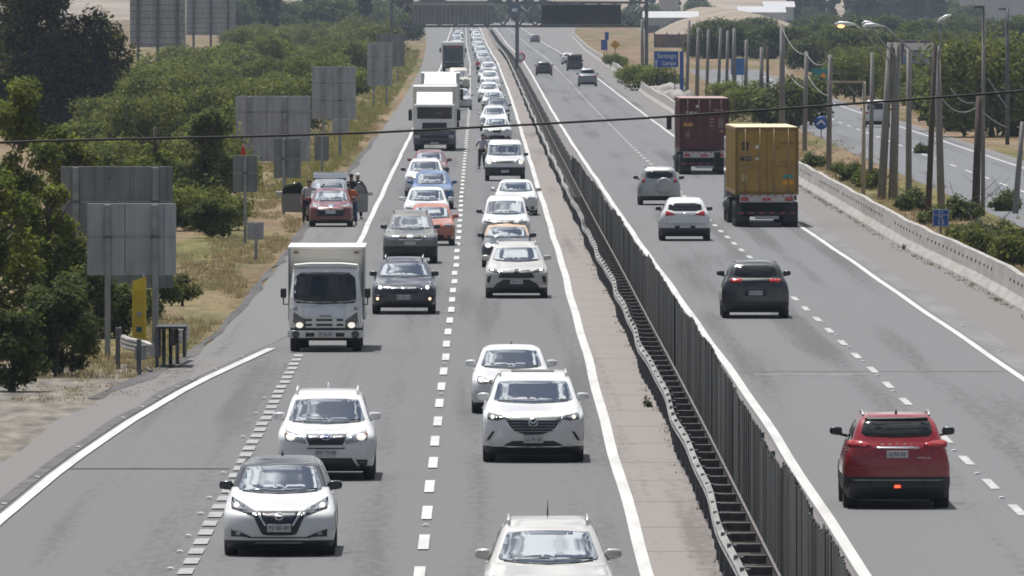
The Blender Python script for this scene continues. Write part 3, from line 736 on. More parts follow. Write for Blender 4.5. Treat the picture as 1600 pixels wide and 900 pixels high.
M_BARK = mat("bark", (.09, .07, .05), .95, 0, .3, 4, stretch=(1, 1, .3), bump=.3)

def crown_mesh(name, blobs, n, leaf, m, seed=1, flat=.35, m2=None, frac2=.0, shell=.5):
    g = np.random.default_rng(seed); B = np.array(blobs, float)
    wgt = (B[:, 3]*B[:, 4] + B[:, 4]*B[:, 5] + B[:, 3]*B[:, 5]); k = g.choice(len(B), n, p=wgt/wgt.sum())
    d = g.normal(size=(n, 3)); d /= np.linalg.norm(d, axis=1)[:, None]
    rad = shell + (1-shell) * g.random(n)**.6; rad *= 1 + .16*np.sin(d[:, 0]*7+k) * np.sin(d[:, 2]*6+2*k) + .10*g.normal(size=n)
    p = B[k, :3] + d * rad[:, None] * B[k, 3:6]
    p[:, 2] = np.maximum(p[:, 2], .04 + .3*leaf*g.random(n))
    nrm = d * .7 + g.normal(size=(n, 3)) * .65; nrm[:, 2] += flat + .35; nrm /= np.linalg.norm(nrm, axis=1)[:, None]
    t = np.cross(nrm, g.normal(size=(n, 3))); t /= np.linalg.norm(t, axis=1)[:, None]; b = np.cross(nrm, t)
    s = leaf * (.55 + .9*g.random(n))[:, None]
    v = np.empty((n, 4, 3)); v[:, 0] = p - t*s; v[:, 1] = p + b*s*.48 + nrm*s*.12; v[:, 2] = p + t*s; v[:, 3] = p - b*s*.48 + nrm*s*.12
    me = bpy.data.meshes.new(name); me.vertices.add(n*4); me.vertices.foreach_set('co', v.reshape(-1).astype(np.float32))
    me.loops.add(n*4); me.loops.foreach_set('vertex_index', np.arange(n*4, dtype=np.int32))
    me.polygons.add(n); me.polygons.foreach_set('loop_start', np.arange(0, n*4, 4, dtype=np.int32)); me.polygons.foreach_set('loop_total', np.full(n, 4, np.int32))
    me.materials.append(m)
    if m2:
        me.materials.append(m2); me.polygons.foreach_set('material_index', (g.random(n) < frac2).astype(np.int32))
    me.update(calc_edges=True); me.validate(); return me
def trunk_mesh(h, r, limbs, seed=1, rad=2.0):
    g = random.Random(seed); mb = MB().mat(M_BARK); pts = [(0, 0, -.1)]
    for i in range(1, 5): pts.append((g.uniform(-.1, .1)*h*.3, g.uniform(-.1, .1)*h*.3, h*i/4))
    mb.tube(pts, [r*1.25, r, r*.85, r*.7, r*.45], 8)
    for _ in range(limbs):
        z = g.uniform(.35, .95)*h; a = g.uniform(0, 6.28); l = rad*g.uniform(.5, .95)
        mb.tube([(0, 0, z), (l*.5*math.cos(a), l*.5*math.sin(a), z+l*.28), (l*math.cos(a), l*math.sin(a), z+l*.7)], [r*.45, r*.3, r*.12], 6)
    return mb.mesh('trunk')
PROTO = {}
def proto(key, blobs, n, leaf, m, trunk, seed, **kw):
    PROTO[key] = (crown_mesh('crown', blobs, n, leaf, m, seed, **kw), trunk_mesh(*trunk, seed=seed))
def blobset(seed, n, R_, h, z0, flat=.75, r0=.42):
    g = random.Random(seed); out = []
    for i in range(n):
        a = g.uniform(0, 6.28); q = math.sqrt(g.random())*R_*(1-r0*.7); r = R_*r0*g.uniform(.7, 1.25)
        zc = z0 + (h - z0 - r*.6) * g.uniform(.15, 1) * (1 - .45*(q/R_)**2)
        out.append((q*math.cos(a), q*math.sin(a), zc, r, r, r*flat))
    return out
proto('scrub_a', blobset(1, 15, 2.6, 3.3, .3), 5200, .13, L_SCRUB, (1.6, .08, 3), 1, shell=.62, m2=L_SCRUB2, frac2=.3)
proto('scrub_b', blobset(2, 17, 2.9, 3.9, .4), 6000, .13, L_SCRUB2, (1.9, .09, 3), 2, shell=.62, m2=L_SCRUB, frac2=.35)
proto('scrub_c', blobset(3, 13, 2.2, 2.7, .2), 4600, .12, L_SCRUB, (1.3, .08, 3), 3, shell=.62, m2=L_FRESH, frac2=.15)
proto('hedge_a', blobset(4, 14, 3.0, 4.6, .4), 3000, .24, L_HEDGE, (2.2, .14, 6), 4, m2=L_SCRUB2, frac2=.25)
proto('hedge_b', blobset(5, 16, 3.6, 5.6, .6), 3400, .26, L_HEDGE, (2.6, .16, 6), 5, m2=L_SCRUB, frac2=.18)
proto('bush_a', blobset(6, 9, .95, 1.25, .05, r0=.45), 2400, .075, L_SCRUB2, (.6, .04, 4), 6, m2=L_FRESH, frac2=.35)
proto('bush_b', blobset(7, 8, .8, .95, .05, r0=.45), 1900, .07, L_HEDGE, (.5, .04, 4), 7, m2=L_SCRUB, frac2=.3)
proto('tall_a', blobset(8, 18, 3.2, 11, 1.2, flat=1.1, r0=.36), 4200, .30, L_EUC, (7, .25, 8), 8, m2=L_HEDGE, frac2=.3)
proto('tall_b', blobset(9, 14, 2.2, 9.5, 1.5, flat=1.3, r0=.36), 3200, .28, L_HEDGE, (6, .22, 7), 9, m2=L_EUC, frac2=.4)
def tree(key, x, d, sc=1.0, label='', group=None, name='scrub_tree', cat='tree', sz=None, first=None):
    c, t = PROTO[key]; r = empty(name, (x, d, 0), random.uniform(0, 6.28)); r.scale = (sc, sc, sz or sc*random.uniform(.9, 1.1))
    link_mesh('crown', c, r); link_mesh('trunk', t, r); tag(r, label, cat, group); return r
rt = random.Random(12)

# the big dark tree and the fresh green ones at the left edge
gq = []
for i in range(80):
    z = rt.uniform(.5, 12.5) if i % 3 else rt.uniform(.5, 6); w_ = interp(z, [(0, 3.9), (3, 4.8), (5.5, 5.0), (9, 4.6), (13, 3.9)])
    a = rt.uniform(0, 6.28); q = w_*math.sqrt(rt.random())*.84; r = rt.uniform(.8, 1.5); gq.append((q*math.cos(a), q*math.sin(a), z, r, r, r*1.15))
PROTO['giant'] = (crown_mesh('crown', gq, 42000, .19, L_EUC, 21, m2=L_FRESH, frac2=.10, shell=.45), trunk_mesh(9, .34, 3, 21, 1.5))
r = tree('giant', GX(88, 212), DIST(212), 1.0, 'huge dark olive tree rising out of frame at upper left', None, 'broadleaf_tree', sz=1.0); r.rotation_euler.z = 0
PROTO['giant2'] = (crown_mesh('crown', [(a*.8, b*.8, c*.8, d_, e, f_) for a, b, c, d_, e, f_ in gq[:40]], 18000, .2, L_EUC, 23, m2=L_HEDGE, frac2=.2), trunk_mesh(7, .35, 10, 23, 4))
tree('giant2', GX(-40, 200), DIST(200), 1.15, 'second dark tree cut by the left edge beside the huge olive one', None, 'broadleaf_tree')
def near_tree(px, py, blobs, n, leaf, label, seed, m=L_FRESH, m2=L_DRY, f2=.05, tr=(3.5, .12, 7)):
    PROTO['n%d' % seed] = (crown_mesh('crown', blobs, n, leaf, m, seed, m2=m2, frac2=f2, shell=.4), trunk_mesh(*tr, seed=seed, rad=1.2))
    r = tree('n%d' % seed, GX(px, py), DIST(py), 1, label, None, 'broadleaf_tree', sz=1.0); r.rotation_euler.z = 0; return r
def stackblobs(seed, n, prof, r0, r1):
    g = random.Random(seed); zmax = prof[-1][0]; out = []
    for i in range(n):
        z = g.uniform(.25, zmax-.3); w_ = interp(z, prof); a = g.uniform(0, 6.28); q = w_*math.sqrt(g.random())*.85; r = g.uniform(r0, r1)
        out.append((q*math.cos(a), q*math.sin(a), z, r, r, r*.9))
    return out
near_tree(30, 440, stackblobs(31, 34, [(0, 1.3), (2, 2.2), (4, 2.0), (5.6, 1.1), (6.3, .35)], .32, .62), 20000, .075, 'fresh green tree with pale tips below the dark olive tree', 31)
near_tree(78, 520, stackblobs(32, 26, [(0, .8), (1.6, 1.0), (3.0, .85), (4.1, .3)], .28, .5), 13000, .065, 'leafy green tree just left of the large sign back', 32)
near_tree(-10, 560, stackblobs(33, 26, [(0, 1.2), (2, 1.5), (3.6, 1.2), (4.6, .3)], .3, .6), 8000, .08, 'green tree cut by the left edge above the gravel', 33)
near_tree(88, 588, stackblobs(34, 34, [(0, .95), (.9, 1.25), (1.8, .9), (2.4, .25)], .25, .42), 14000, .06, 'dark bushy shrub spreading over the gravel near the sign posts', 34, L_HEDGE, L_SCRUB2, .3, (1, .06, 5))
near_tree(20, 612, stackblobs(35, 18, [(0, .6), (.8, .8), (1.7, .5), (2.0, .2)], .25, .4), 7000, .06, 'dark shrub at the left edge where gravel begins', 35, L_HEDGE, L_FRESH, .2, (1, .06, 5))
near_tree(285, 478, stackblobs(36, 9, [(0, .35), (.6, .45), (1.2, .2)], .16, .28), 2600, .05, 'small olive bush behind the right edge of the front sign back', 36, L_SCRUB2, L_DRY, .1, (.7, .04, 4))
near_tree(215, 500, stackblobs(37, 20, [(0, 1.3), (.8, 1.5), (1.5, .6)], .25, .45), 6000, .06, 'low dark shrub behind the yellow post', 37, L_HEDGE, L_SCRUB, .3, (.8, .05, 5))
near_tree(165, 528, stackblobs(42, 30, [(0, 1.3), (.8, 1.5), (1.5, .9), (1.9, .3)], .25, .45), 9000, .06, 'dark shrub filling the gap left of the sign posts', 42, L_HEDGE, L_SCRUB, .3, (.8, .05, 4))
near_tree(112, 380, stackblobs(38, 20, [(0, .9), (1.5, 1.2), (3.0, .8), (3.9, .25)], .3, .5), 6000, .09, 'yellow tipped tree peeking over the large sign back', 38, L_FRESH, L_DRY, .18)
near_tree(330, 372, stackblobs(39, 20, [(0, .75), (.8, 1.05), (1.5, .5)], .22, .4), 6000, .065, 'rounded dark olive bush left of the small square sign', 39, L_SCRUB2, L_HEDGE, .5, (.8, .05, 5))
near_tree(320, 330, stackblobs(40, 26, [(0, 1.2), (2.0, 1.6), (3.6, .9), (4.2, .3)], .35, .6), 8000, .09, 'tall deep green tree behind the small square sign', 40, L_SCRUB2, L_HEDGE, .45)
near_tree(242, 330, stackblobs(41, 22, [(0, 1.3), (1.6, 1.6), (2.8, .6)], .35, .6), 6500, .09, 'pale green bush rising behind the large sign back', 41, L_SCRUB, L_FRESH, .3)

# thicket left of the road
GL = 'scrub trees of the thicket on the left'
n_t = 0
for py, sc_ in ((352, .62), (318, .72), (288, .82), (258, .92), (230, 1.0), (205, 1.0), (182, 1.05), (162, 1.1), (143, 1.1), (127, 1.15), (113, 1.2), (100, 1.2), (89, 1.3), (79, 1.3), (70, 1.3)):
    s_ = S(py); d0_ = DIST(py); xl = interp(py, [(70, 372), (89, 360), (100, 350), (115, 300), (143, 235), (165, 205), (230, 150), (400, 110)]); xr = VX + s_ * (interp(d0_, SHL) + cl(d0_) - interp(d0_, [(500, 3.0), (700, 5.0), (1000, 4.6), (1500, 4.2), (2500, 4.5)]))
    step = 2.5 * sc_ * s_; x_ = xl + rt.uniform(0, .5) * step
    while x_ < xr + .2*step:
        q = py + rt.uniform(-.3, .3) * (py * .09); d = DIST(q); near = q > 120
        tree(['scrub_a', 'scrub_b', 'scrub_c'][n_t % 3], (min(x_, xr) - VX) / S(q), d, sc_ * rt.uniform(.72, 1.2), 'rounded green scrub tree in the dense thicket left of the road' if near else 'hazy green scrub tree far back in the left thicket', GL if near else 'distant scrub trees on the left')
        n_t += 1; x_ += step * rt.uniform(.8, 1.2)
for i in range(52):
    d = K*rt.uniform(2300, 3700); x = rt.uniform(-.0205, -.0060) * d
    tree(['hedge_a', 'hedge_b', 'tall_b', 'hedge_b'][i % 4], x, d, rt.uniform(.8, 1.25), 'hazy dark tree on the far left skyline behind the thicket', 'far trees behind the left thicket', 'broadleaf_tree')
for i in range(46):
    py = rt.choice([64, 58, 53, 48]); px = rt.uniform(372, 648 - (66-py)*.5)
    tree(['hedge_a', 'hedge_b', 'scrub_b'][i % 3], GX(px, py), DIST(py), rt.uniform(1.1, 1.7), 'hazy bluish tree of the wood beyond the left thicket', 'far wood on the left', 'broadleaf_tree')
for i in range(34):
    px = rt.choice([rt.uniform(640, 1010), rt.uniform(980, 1120)]); d = K*rt.uniform(3500, 4000)
    tree(['hedge_a', 'hedge_b', 'tall_b'][i % 3], (px - VX)*d/F, d, rt.uniform(.8, 1.3), 'hazy tree of the far wood seen around the gantry', 'far wood behind the gantry', 'broadleaf_tree')
for i in range(30):
    px = rt.uniform(1235, 1620); d = K*rt.uniform(3150, 3600)
    tree(['tall_a', 'tall_b', 'hedge_b'][i % 3], (px - VX)*d/F, d, rt.uniform(.9, 1.3), 'tall hazy tree of the skyline wood at the top right', 'skyline wood at top right', 'broadleaf_tree')
# dry grass tufts on the verges (uncountable)
def grass(name, pts, h, m, seed, n=13):
    g = np.random.default_rng(seed); P_ = np.repeat(np.array(pts), n, axis=0); N = len(P_)
    off = g.normal(size=(N, 2)) * np.array([.10, .25]); a = g.random(N)*6.28; hh = h*(.5+g.random(N)); wv = .007 + .010*g.random(N)
    base = np.c_[P_ + off, np.zeros(N)]; tip = base + np.c_[np.cos(a)*hh*.45, np.sin(a)*hh*.45, hh]; sd_ = np.c_[-np.sin(a)*wv, np.cos(a)*wv, np.zeros(N)]
    sd_[:, 0] = np.where(abs(sd_[:, 0]) < wv*.6, wv, sd_[:, 0])
    v = np.empty((N, 3, 3)); v[:, 0] = base - sd_; v[:, 1] = base + sd_; v[:, 2] = tip
    me = bpy.data.meshes.new(name); me.vertices.add(N*3); me.vertices.foreach_set('co', v.reshape(-1).astype(np.float32)); me.loops.add(N*3); me.loops.foreach_set('vertex_index', np.arange(N*3, dtype=np.int32))
    me.polygons.add(N); me.polygons.foreach_set('loop_start', np.arange(0, N*3, 3, dtype=np.int32)); me.polygons.foreach_set('loop_total', np.full(N, 3, np.int32)); me.materials.append(m); me.update(calc_edges=True); me.validate()
    o = link_mesh(name, me); o['kind'] = 'stuff'; return o
L_STRAW = leaf_mat("dry_grass_straw", (.25, .20, .10), (.38, .31, .17), .3)
L_YEL = leaf_mat("yellow_green_grass", (.16, .17, .05), (.27, .26, .08), .3)
L_GRN = leaf_mat("roadside_weeds", (.09, .11, .04), (.16, .17, .06), .3)
pts = []; pt2 = []
for _ in range(4200):
    d = K*300 * (1000/300)**rt.random(); e = interp(d, SHL) + cl(d)*.6
    q = (e - .35 - abs(rt.gauss(0, 2.4)), d)
    if math.sin(q[0]*1.3 + q[1]*.11) + math.sin(q[1]*.047 - q[0]*.7) > -.35: pts.append(q)
grass('dry_grass', pts, .13, L_STRAW, 1)
for _ in range(2200):
    d = K*560 * (2000/560)**rt.random(); e = interp(d, SHL) + cl(d)*.6
    pt2.append((e - .8 - abs(rt.gauss(0, 2.0)), d))
grass('yellow_grass', pt2, .28, L_YEL, 2)
pts = [(bx(d_) + .9 + abs(rt.gauss(0, 2.4)), d_) for d_ in [K*320 * (1000/320)**rt.random() for _ in range(1600)]]
grass('dry_grass', pts, .18, L_STRAW, 3)
pts = []
for _ in range(170): d = K*rt.uniform(330, 620); pts.append((bx(d) - .06 + rt.uniform(-.10, .04), d))
for _ in range(110): d = K*rt.uniform(170, 480); pts.append((gx(d) - .02 + rt.uniform(-.05, .12), d))
grass('roadside_weed', pts, .07, L_GRN, 4, 8)
pts = [(rt.gauss(-9.4, 1.0), K*rt.uniform(283, 330)) for _ in range(260)]
grass('dry_grass', pts, .055, L_STRAW, 5, 9)
wd = MB(); 
def weed(px, py, h, lab):
    c = crown_mesh('leaves', [(0, 0, h*.5, h*.35, h*.35, h*.5), (h*.3, 0, h*.25, h*.25, h*.25, h*.3)], 130, .035, L_GRN, int(px)); o = link_mesh('weed_tuft', c); o.location = (GX(px, py), DIST(py), .0); tag(o, lab, 'weed', None)
weed(1010, 638, .26, 'grey green weed growing in the median concrete near the white sedan')
weed(1413, 391, .22, 'small green weed at the foot of the concrete barrier')
weed(975, 512, .14, 'low weed beside the foot of the guardrail')

# right side: shrubs, trees, far hedges
for px, py, key, sc_, lab in [(1548, 407, 'bush_a', 1.12, 'broad pale green shrub behind the barrier at the right edge'), (1597, 418, 'bush_a', 1.15, 'leafy shrub cut by the right edge behind the barrier'), (1512, 391, 'bush_a', .95, 'pale green shrub just right of the blue kilometre sign'), (1580, 394, 'bush_b', 1.25, 'deeper green shrub in front of the leaning pole'), (1536, 378, 'bush_b', 1.0, 'shrub at the back of the clump behind the barrier'),
        (1428, 330, 'bush_b', 1.15, 'dark shrub between concrete poles beside the barrier'), (1500, 345, 'bush_b', 1.3, 'dark shrub at the foot of the brown wooden pole'), (1460, 352, 'bush_b', .9, 'small dark bush left of the blue kilometre sign'), (1365, 296, 'bush_a', 1.05, 'green bush left of the paired concrete poles'),
        (1270, 262, 'bush_b', 1.05, 'dark bush just beyond the yellow container truck'), (1325, 284, 'bush_a', .95, 'small green bush between slender poles'), (1575, 330, 'bush_b', 1.1, 'dark bush beside the service road at right'), (1440, 240, 'bush_b', .8, 'dark bush near the service road verge'),
        (1312, 272, 'bush_b', .8, 'low olive bush near the pale angled pole')]:
    tree(key, GX(px, py), DIST(py), sc_, lab, None, 'shrub', 'shrub')
for px, py, key, sc_, lab in [(1548, 214, 'scrub_b', 1.65, 'round green tree beyond the service road at right'), (1500, 205, 'hedge_a', 1.1, 'dark tree behind the tall lamp poles'), (1600, 212, 'hedge_a', 1.1, 'dark green tree cut by the right edge beyond the service road'),
        (1222, 200, 'hedge_a', .85, 'dark green tree above the yellow container'), (1258, 196, 'hedge_a', .72, 'dark tree between poles right of the yellow container'), (1180, 190, 'scrub_a', .95, 'green tree between the two container trucks'), (1380, 150, 'scrub_a', 1.2, 'green tree behind the paired concrete poles'), (1335, 160, 'scrub_b', 1.05, 'olive tree above the small teal sign'),
        (1150, 172, 'scrub_c', 1.0, 'low green tree behind the maroon container'), (1005, 142, 'scrub_c', .95, 'green bush left of the blue destination sign'), (1035, 146, 'scrub_c', 1.1, 'dense green bush below the blue destination sign'), (985, 132, 'scrub_c', .7, 'small bush at the bend of the far barrier'), (965, 108, 'scrub_c', .8, 'bush behind the yellow diamond sign'),
        (1420, 165, 'scrub_b', 1.0, 'olive tree below the framed billboard'), (1455, 175, 'scrub_a', .95, 'shadowy tree right of the framed billboard')]:
    tree(key, GX(px, py), DIST(py), sc_, lab, None, 'roadside_tree')
hs = []
for k in range(44):
    px = rt.uniform(1100, 1640); py = rt.choice([118, 112, 105, 98, 90, 84]) + rt.uniform(-3, 3)
    if px < 1250: py = min(py, 92)
    tree(['hedge_a', 'hedge_b', 'scrub_b'][k % 3], GX(px, py), DIST(py), rt.uniform(.75, 1.05), 'dark green tree in the broad belt beyond the service road', 'trees of the belt on the right')
for k in range(26):
    px = rt.uniform(1130, 1640); py = rt.uniform(60, 76)
    tree(['hedge_a', 'hedge_b'][k % 2], GX(px, py), DIST(py), rt.uniform(.75, 1.1), 'hazy tree in the far green belt below the skyline trees', 'far belt trees on the right')
for k in range(15):
    px = 1250 + 18*k + rt.uniform(-6, 6)
    tree(['tall_a', 'tall_b'][k % 2], (px - VX)*3300*K/F, 3300*K + rt.uniform(-40, 40), rt.uniform(.75, 1.0), 'tall dark skyline tree at the top right', 'tall skyline trees at top right', 'broadleaf_tree')
for k in range(9):
    px = 950 + 16*k
    tree('hedge_b', (px - VX)*3350*K/F, 3350*K + 12*k, .8, 'hazy green tree behind the white roofed shed', 'trees behind the far shed', 'broadleaf_tree')
for k in range(24):
    px = 560 + 13*k
    tree(['tall_b', 'hedge_b'][k % 2], (px - VX)*3900*K/F, 3900*K, rt.uniform(.8, 1.3), 'very distant hazy tree seen above the gantry', 'distant trees above the gantry', 'broadleaf_tree')

# far hills
hm_ = mat("hill_sand", (.24, .185, .13), .95, 0, .2, .02, bump=.0, col2=(.32, .26, .20))
vs = []; fs = []; nx, ny = 60, 10
for j in range(ny+1):
    for i in range(nx+1):
        x = lerp(-1500, 1500, i/nx); y = K*(4300 + 700*j)
        z = (math.sin(min(j/ny, 1)*1.57)) * (70 + 25*math.sin(x*.006+.8) + 10*math.sin(x*.021)) * (1 if j else 0) - .2
        vs.append((x, y + 120*math.sin(x*.01), z))
for j in range(ny):
    for i in range(nx): fs.append([j*(nx+1)+i, j*(nx+1)+i+1, (j+1)*(nx+1)+i+1, (j+1)*(nx+1)+i])
hb = MB().mat(hm_); hb.add(vs, fs, True); hb.build('hill', None, None, False)['kind'] = 'structure'
vs = []; fs = []
for j in range(9):
    for i in range(25):
        u = i/24; x = lerp(36, 72, u); y = K*(2350 + 90*j); z = math.sin(u*3.14)*math.sin(j/8*1.57)*5.6 + .3*math.sin(x*.5+j) - .1
        vs.append((x, y, z))
for j in range(8):
    for i in range(24): fs.append([j*25+i, j*25+i+1, (j+1)*25+i+1, (j+1)*25+i])
hb = MB().mat(hm_); hb.add(vs, fs, True); hb.build('dirt_mound', None, None, False)['kind'] = 'structure'

# ------------------------------------------------------------------ sign backs on the left, posts, gantry
M_SIGNBK = mat("sign_back_grey", (.195, .212, .218), .55, .25, .22, 1.3, stretch=(3, 1, .5))
M_SIGNBK2 = mat("sign_back_pale", (.37, .385, .41), .55, .2, .16, 1.3, stretch=(3, 1, .5))
M_BLUE = mat("sign_blue", (.012, .085, .36), .45, 0, .06, 2)
M_WHITE = mat("sign_white", (.72, .73, .74), .5, 0, .04, 2)
def sign_back(px0, px1, py0, py1, pyb, posts, label, mt=M_SIGNBK, ribs=(), cols=(), thick=.04, group=None, bolts=()):
    """board spans photo columns px0..px1 and rows py0..py1, its posts stand on row pyb"""
    s = S(pyb); d = DIST(pyb); X = lambda p_: (p_ - VX)/s; Z = lambda q: (pyb - q)/s
    r = empty('road_sign', (X((px0+px1)/2), d, 0)); cx = r.location.x; tag(r, label, 'road sign', group)
    b = MB().mat(mt); x0, x1, z0, z1 = X(px0)-cx, X(px1)-cx, Z(py1), Z(py0)
    b.box(x0, x1, .03, .03+thick, z0, z1, .008)
    b.mat(M_STEELDK)
    for q in cols: x = X(q)-cx; b.box(x-.008, x+.008, .020, .03, z0+.02, z1-.02)
    for q in bolts: b.box(X(q[0])-cx-.035, X(q[0])-cx+.035, .012, .03, Z(q[1])-.035, Z(q[1])+.035, .01)
    b.build('board', None, r)
    rb_ = MB().mat(M_STEEL)
    for q in ribs: z = Z(q); rb_.box(x0+.01, x1-.01, .0, .03, z-.022, z+.022)
    if ribs: rb_.build('rib', None, r)
    for q in posts:
        po = MB().mat(M_STEEL); x = X(q)-cx; wd_ = .045 + .012*(x1-x0); po.box(x-wd_, x+wd_, -.075, -.002, -.05, z1-.03, .01); pp = po.build('post', None, r)
        ck = MB().mat(M_STEELDK)
        for q2 in ribs: ck.box(x-wd_-.035, x+wd_+.035, -.085, .0, Z(q2)-.035, Z(q2)+.035, .006)
        if ribs: ck.build('clamp', None, pp)
    return r
sign_back(95, 270, 260, 450, 510, (118, 243), 'large dark grey sign back behind the paler one by the yellow post', M_SIGNBK, (315, 358, 398), (148, 203, 261), bolts=((171, 279),))
sign_back(136, 275, 318, 430, 558, (168, 242), 'pale grey sign back on two posts in front of the larger board', M_SIGNBK2, (370,), (195, 256))
sign_back(368, 485, 150, 252, 292, (390, 445), 'wide grey sign back left of the tall square board', M_SIGNBK2, (175,), (417, 450))
sign_back(428, 470, 216, 278, 335, (443,), 'narrow upright grey sign back on one post', M_SIGNBK, (248,), ())
sign_back(487, 556, 104, 186, 246, (505, 531), 'tall square grey sign back beside the truck', M_SIGNBK2, (130, 157), (520,))
sign_back(519, 546, 186, 208, 240, (532,), 'small grey plate hung below the tall square board', M_SIGNBK2)
sign_back(574, 613, 67, 134, 166, (584, 604), 'distant upright grey sign back with three panels', M_SIGNBK2, (88, 110), (590,))
sign_back(588, 632, 54, 104, 128, (598, 622), 'hazy grey sign back behind the three panel one', M_SIGNBK, (78,), ())
sign_back(491, 514, 212, 251, 273, (503,), 'small upright grey sign back in the dry grass', M_SIGNBK)
sign_back(386, 412, 347, 374, 408, (400,), 'small low grey plate on a thin post near the shoulder', M_SIGNBK2)
r = sign_back(364, 402, 243, 300, 380, (383,), 'square grey sign back with a small red flag on top', M_SIGNBK, (270,))
fl = MB().mat(mat("flag_red", (.55, .03, .02), .7)); fl.tube([(-.05, -.04, 3.18), (-.06, -.04, 3.62)], .014, 6); fl.prism([(-.17, 3.20), (.05, 3.20), (-.03, 3.48), (-.12, 3.48)], 'y', -.05, -.03); fl.build('flag', None, r)
for px0, px1, py1, pyb, lab in ((203, 290, 74, 118, 'tall lattice billboard back at upper left above the thicket'), (291, 368, 55, 86, 'second lattice billboard back right of the taller one')):
    s = S(pyb); d = DIST(pyb); X = lambda p_: (p_-VX)/s; r = empty('billboard', (X((px0+px1)/2), d, 0)); tag(r, lab, 'billboard', None); cx = r.location.x
    z0 = (pyb-py1)/s; b = MB().mat(M_SIGNBK2); b.box(X(px0)-cx, X(px1)-cx, .3, .42, z0, z0+7, .02); b.build('board', None, r)
    bt = MB().mat(M_STEELDK)
    for k in range(9): bt.box(X(px0)-cx+.02, X(px1)-cx-.02, .24, .3, z0+.3+k*.72, z0+.36+k*.72)
    bt.build('batten', None, r)
    for k in range(3):
        q = MB().mat(M_STEELDK); x = lerp(X(px0), X(px1), (.15, .5, .85)[k])-cx; q.box(x-.16, x+.16, -.12, .22, 0, z0+7, .02); q.build('post', None, r)

# yellow help post and end terminal of the side guardrail
d = DIST(562); s = S(562); x = GX(214, 562)
M_YEL = mat("post_yellow", (.62, .45, .02), .5, 0, .08, 3)
r = empty('help_post', (x, d + 2, 0)); tag(r, 'yellow roadside help post with slanted top behind the guardrail end', 'help post')
b = MB().mat(M_YEL); b.prism([(-.17, .18), (.17, .18), (.17, 1.98), (.12, 2.00), (-.17, 1.89)], 'y', -.13, .13); b.build('cabinet', None, r)
b = MB().mat(mat("post_yellow_door", (.52, .37, .015), .5, 0, .1, 3)); b.box(-.125, .125, -.145, -.128, .52, 1.66, .008); b.build('door', None, r)
b = MB().mat(M_STEEL); b.box(-.055, .055, -.16, -.142, 1.02, 1.14, .01); b.build('call_panel', None, r)
b = MB().mat(mat("panel_teal", (.02, .09, .11), .4)); b.box(-.07, .07, -.158, -.142, .63, .76, .008); b.build('info_plate', None, r)
b = MB().mat(M_STEELDK); b.box(-.09, .0, -.07, .07, 0, .2); b.build('foot', None, r)
b = MB().mat(M_WHITE); b.tube([(.11, 0, 1.98), (.11, 0, 2.08)], [.03, .012], 6); b.build('aerial', None, r)
r = empty('guardrail_end', (GX(225, 575), DIST(575), 0)); tag(r, 'dented steel guardrail end standing before the yellow post', 'guardrail')
for px, pyb, py0 in ((184, 577, 512), (217, 587, 530)):
    o = MB().mat(M_STEELDK); xx = GX(px, pyb) - r.location.x; hh = (pyb-py0)/S(pyb); o.box(xx-.055, xx+.055, DIST(pyb)-DIST(575)-.08, DIST(pyb)-DIST(575)+.08, -.05, hh, .008); o.build('post', None, r)
b = MB().mat(M_RAIL); pts = [(GX(184, 577)-r.location.x+.06, 1, .62), (GX(200, 577)-r.location.x, -.5, .60), (GX(225, 583)-r.location.x, -2.6, .57), (GX(234, 585)-r.location.x, -3.1, .50)]
for dz in (-.10, .0, .10): b.tube([(q[0], q[1], q[2]+dz) for q in pts], .065, 7)
b.build('rail', None, r)
b = MB().mat(M_STEEL); b.box(-.12, .16, -3.7, -3.62, .30, .66, .02); b.build('end_plate', None, r)
b = MB().mat(M_STEELDK); b.sphere((GX(184, 577)-r.location.x+.0, .9, .86), (.05, .05, .12), 8, 6); b.build('reflector', None, r)
b = MB().mat(M_STEELDK); b.tube([(.05, -3.5, .05), (.18, -3.9, .10), (.28, -4.2, .03)], .045, 6); b.build('broken_bracket', None, r)
r = empty('guardrail_end', (GX(268, 575), DIST(575), 0)); tag(r, 'guardrail stub with dark top plate right of the yellow post', 'guardrail')
b = MB().mat(M_STEELDK)
for k in range(4): o = MB().mat(M_STEELDK); o.box(-.35 + .14*k-.05, -.35 + .14*k+.04, 1*k-.08, 1*k+.08, -.05, .96 - .02*k, .01); o.build('post', None, r)
b = MB().mat(M_BLACK); b.box(-.38, .36, -.3, 2.2, .95, 1.01, .01); b.box(-.36, -.30, 0, 2, .25, .9); b.box(.26, .32, .2, 2, .25, .9); b.build('top_plate', None, r)
b = MB().mat(M_RAIL)
for dz in (-.12, 0, .12): b.tube([(.0, 1, .70+dz), (.12, 3, .70+dz), (.22, 6, .70+dz)], .075, 7)
b.build('rail', None, r)

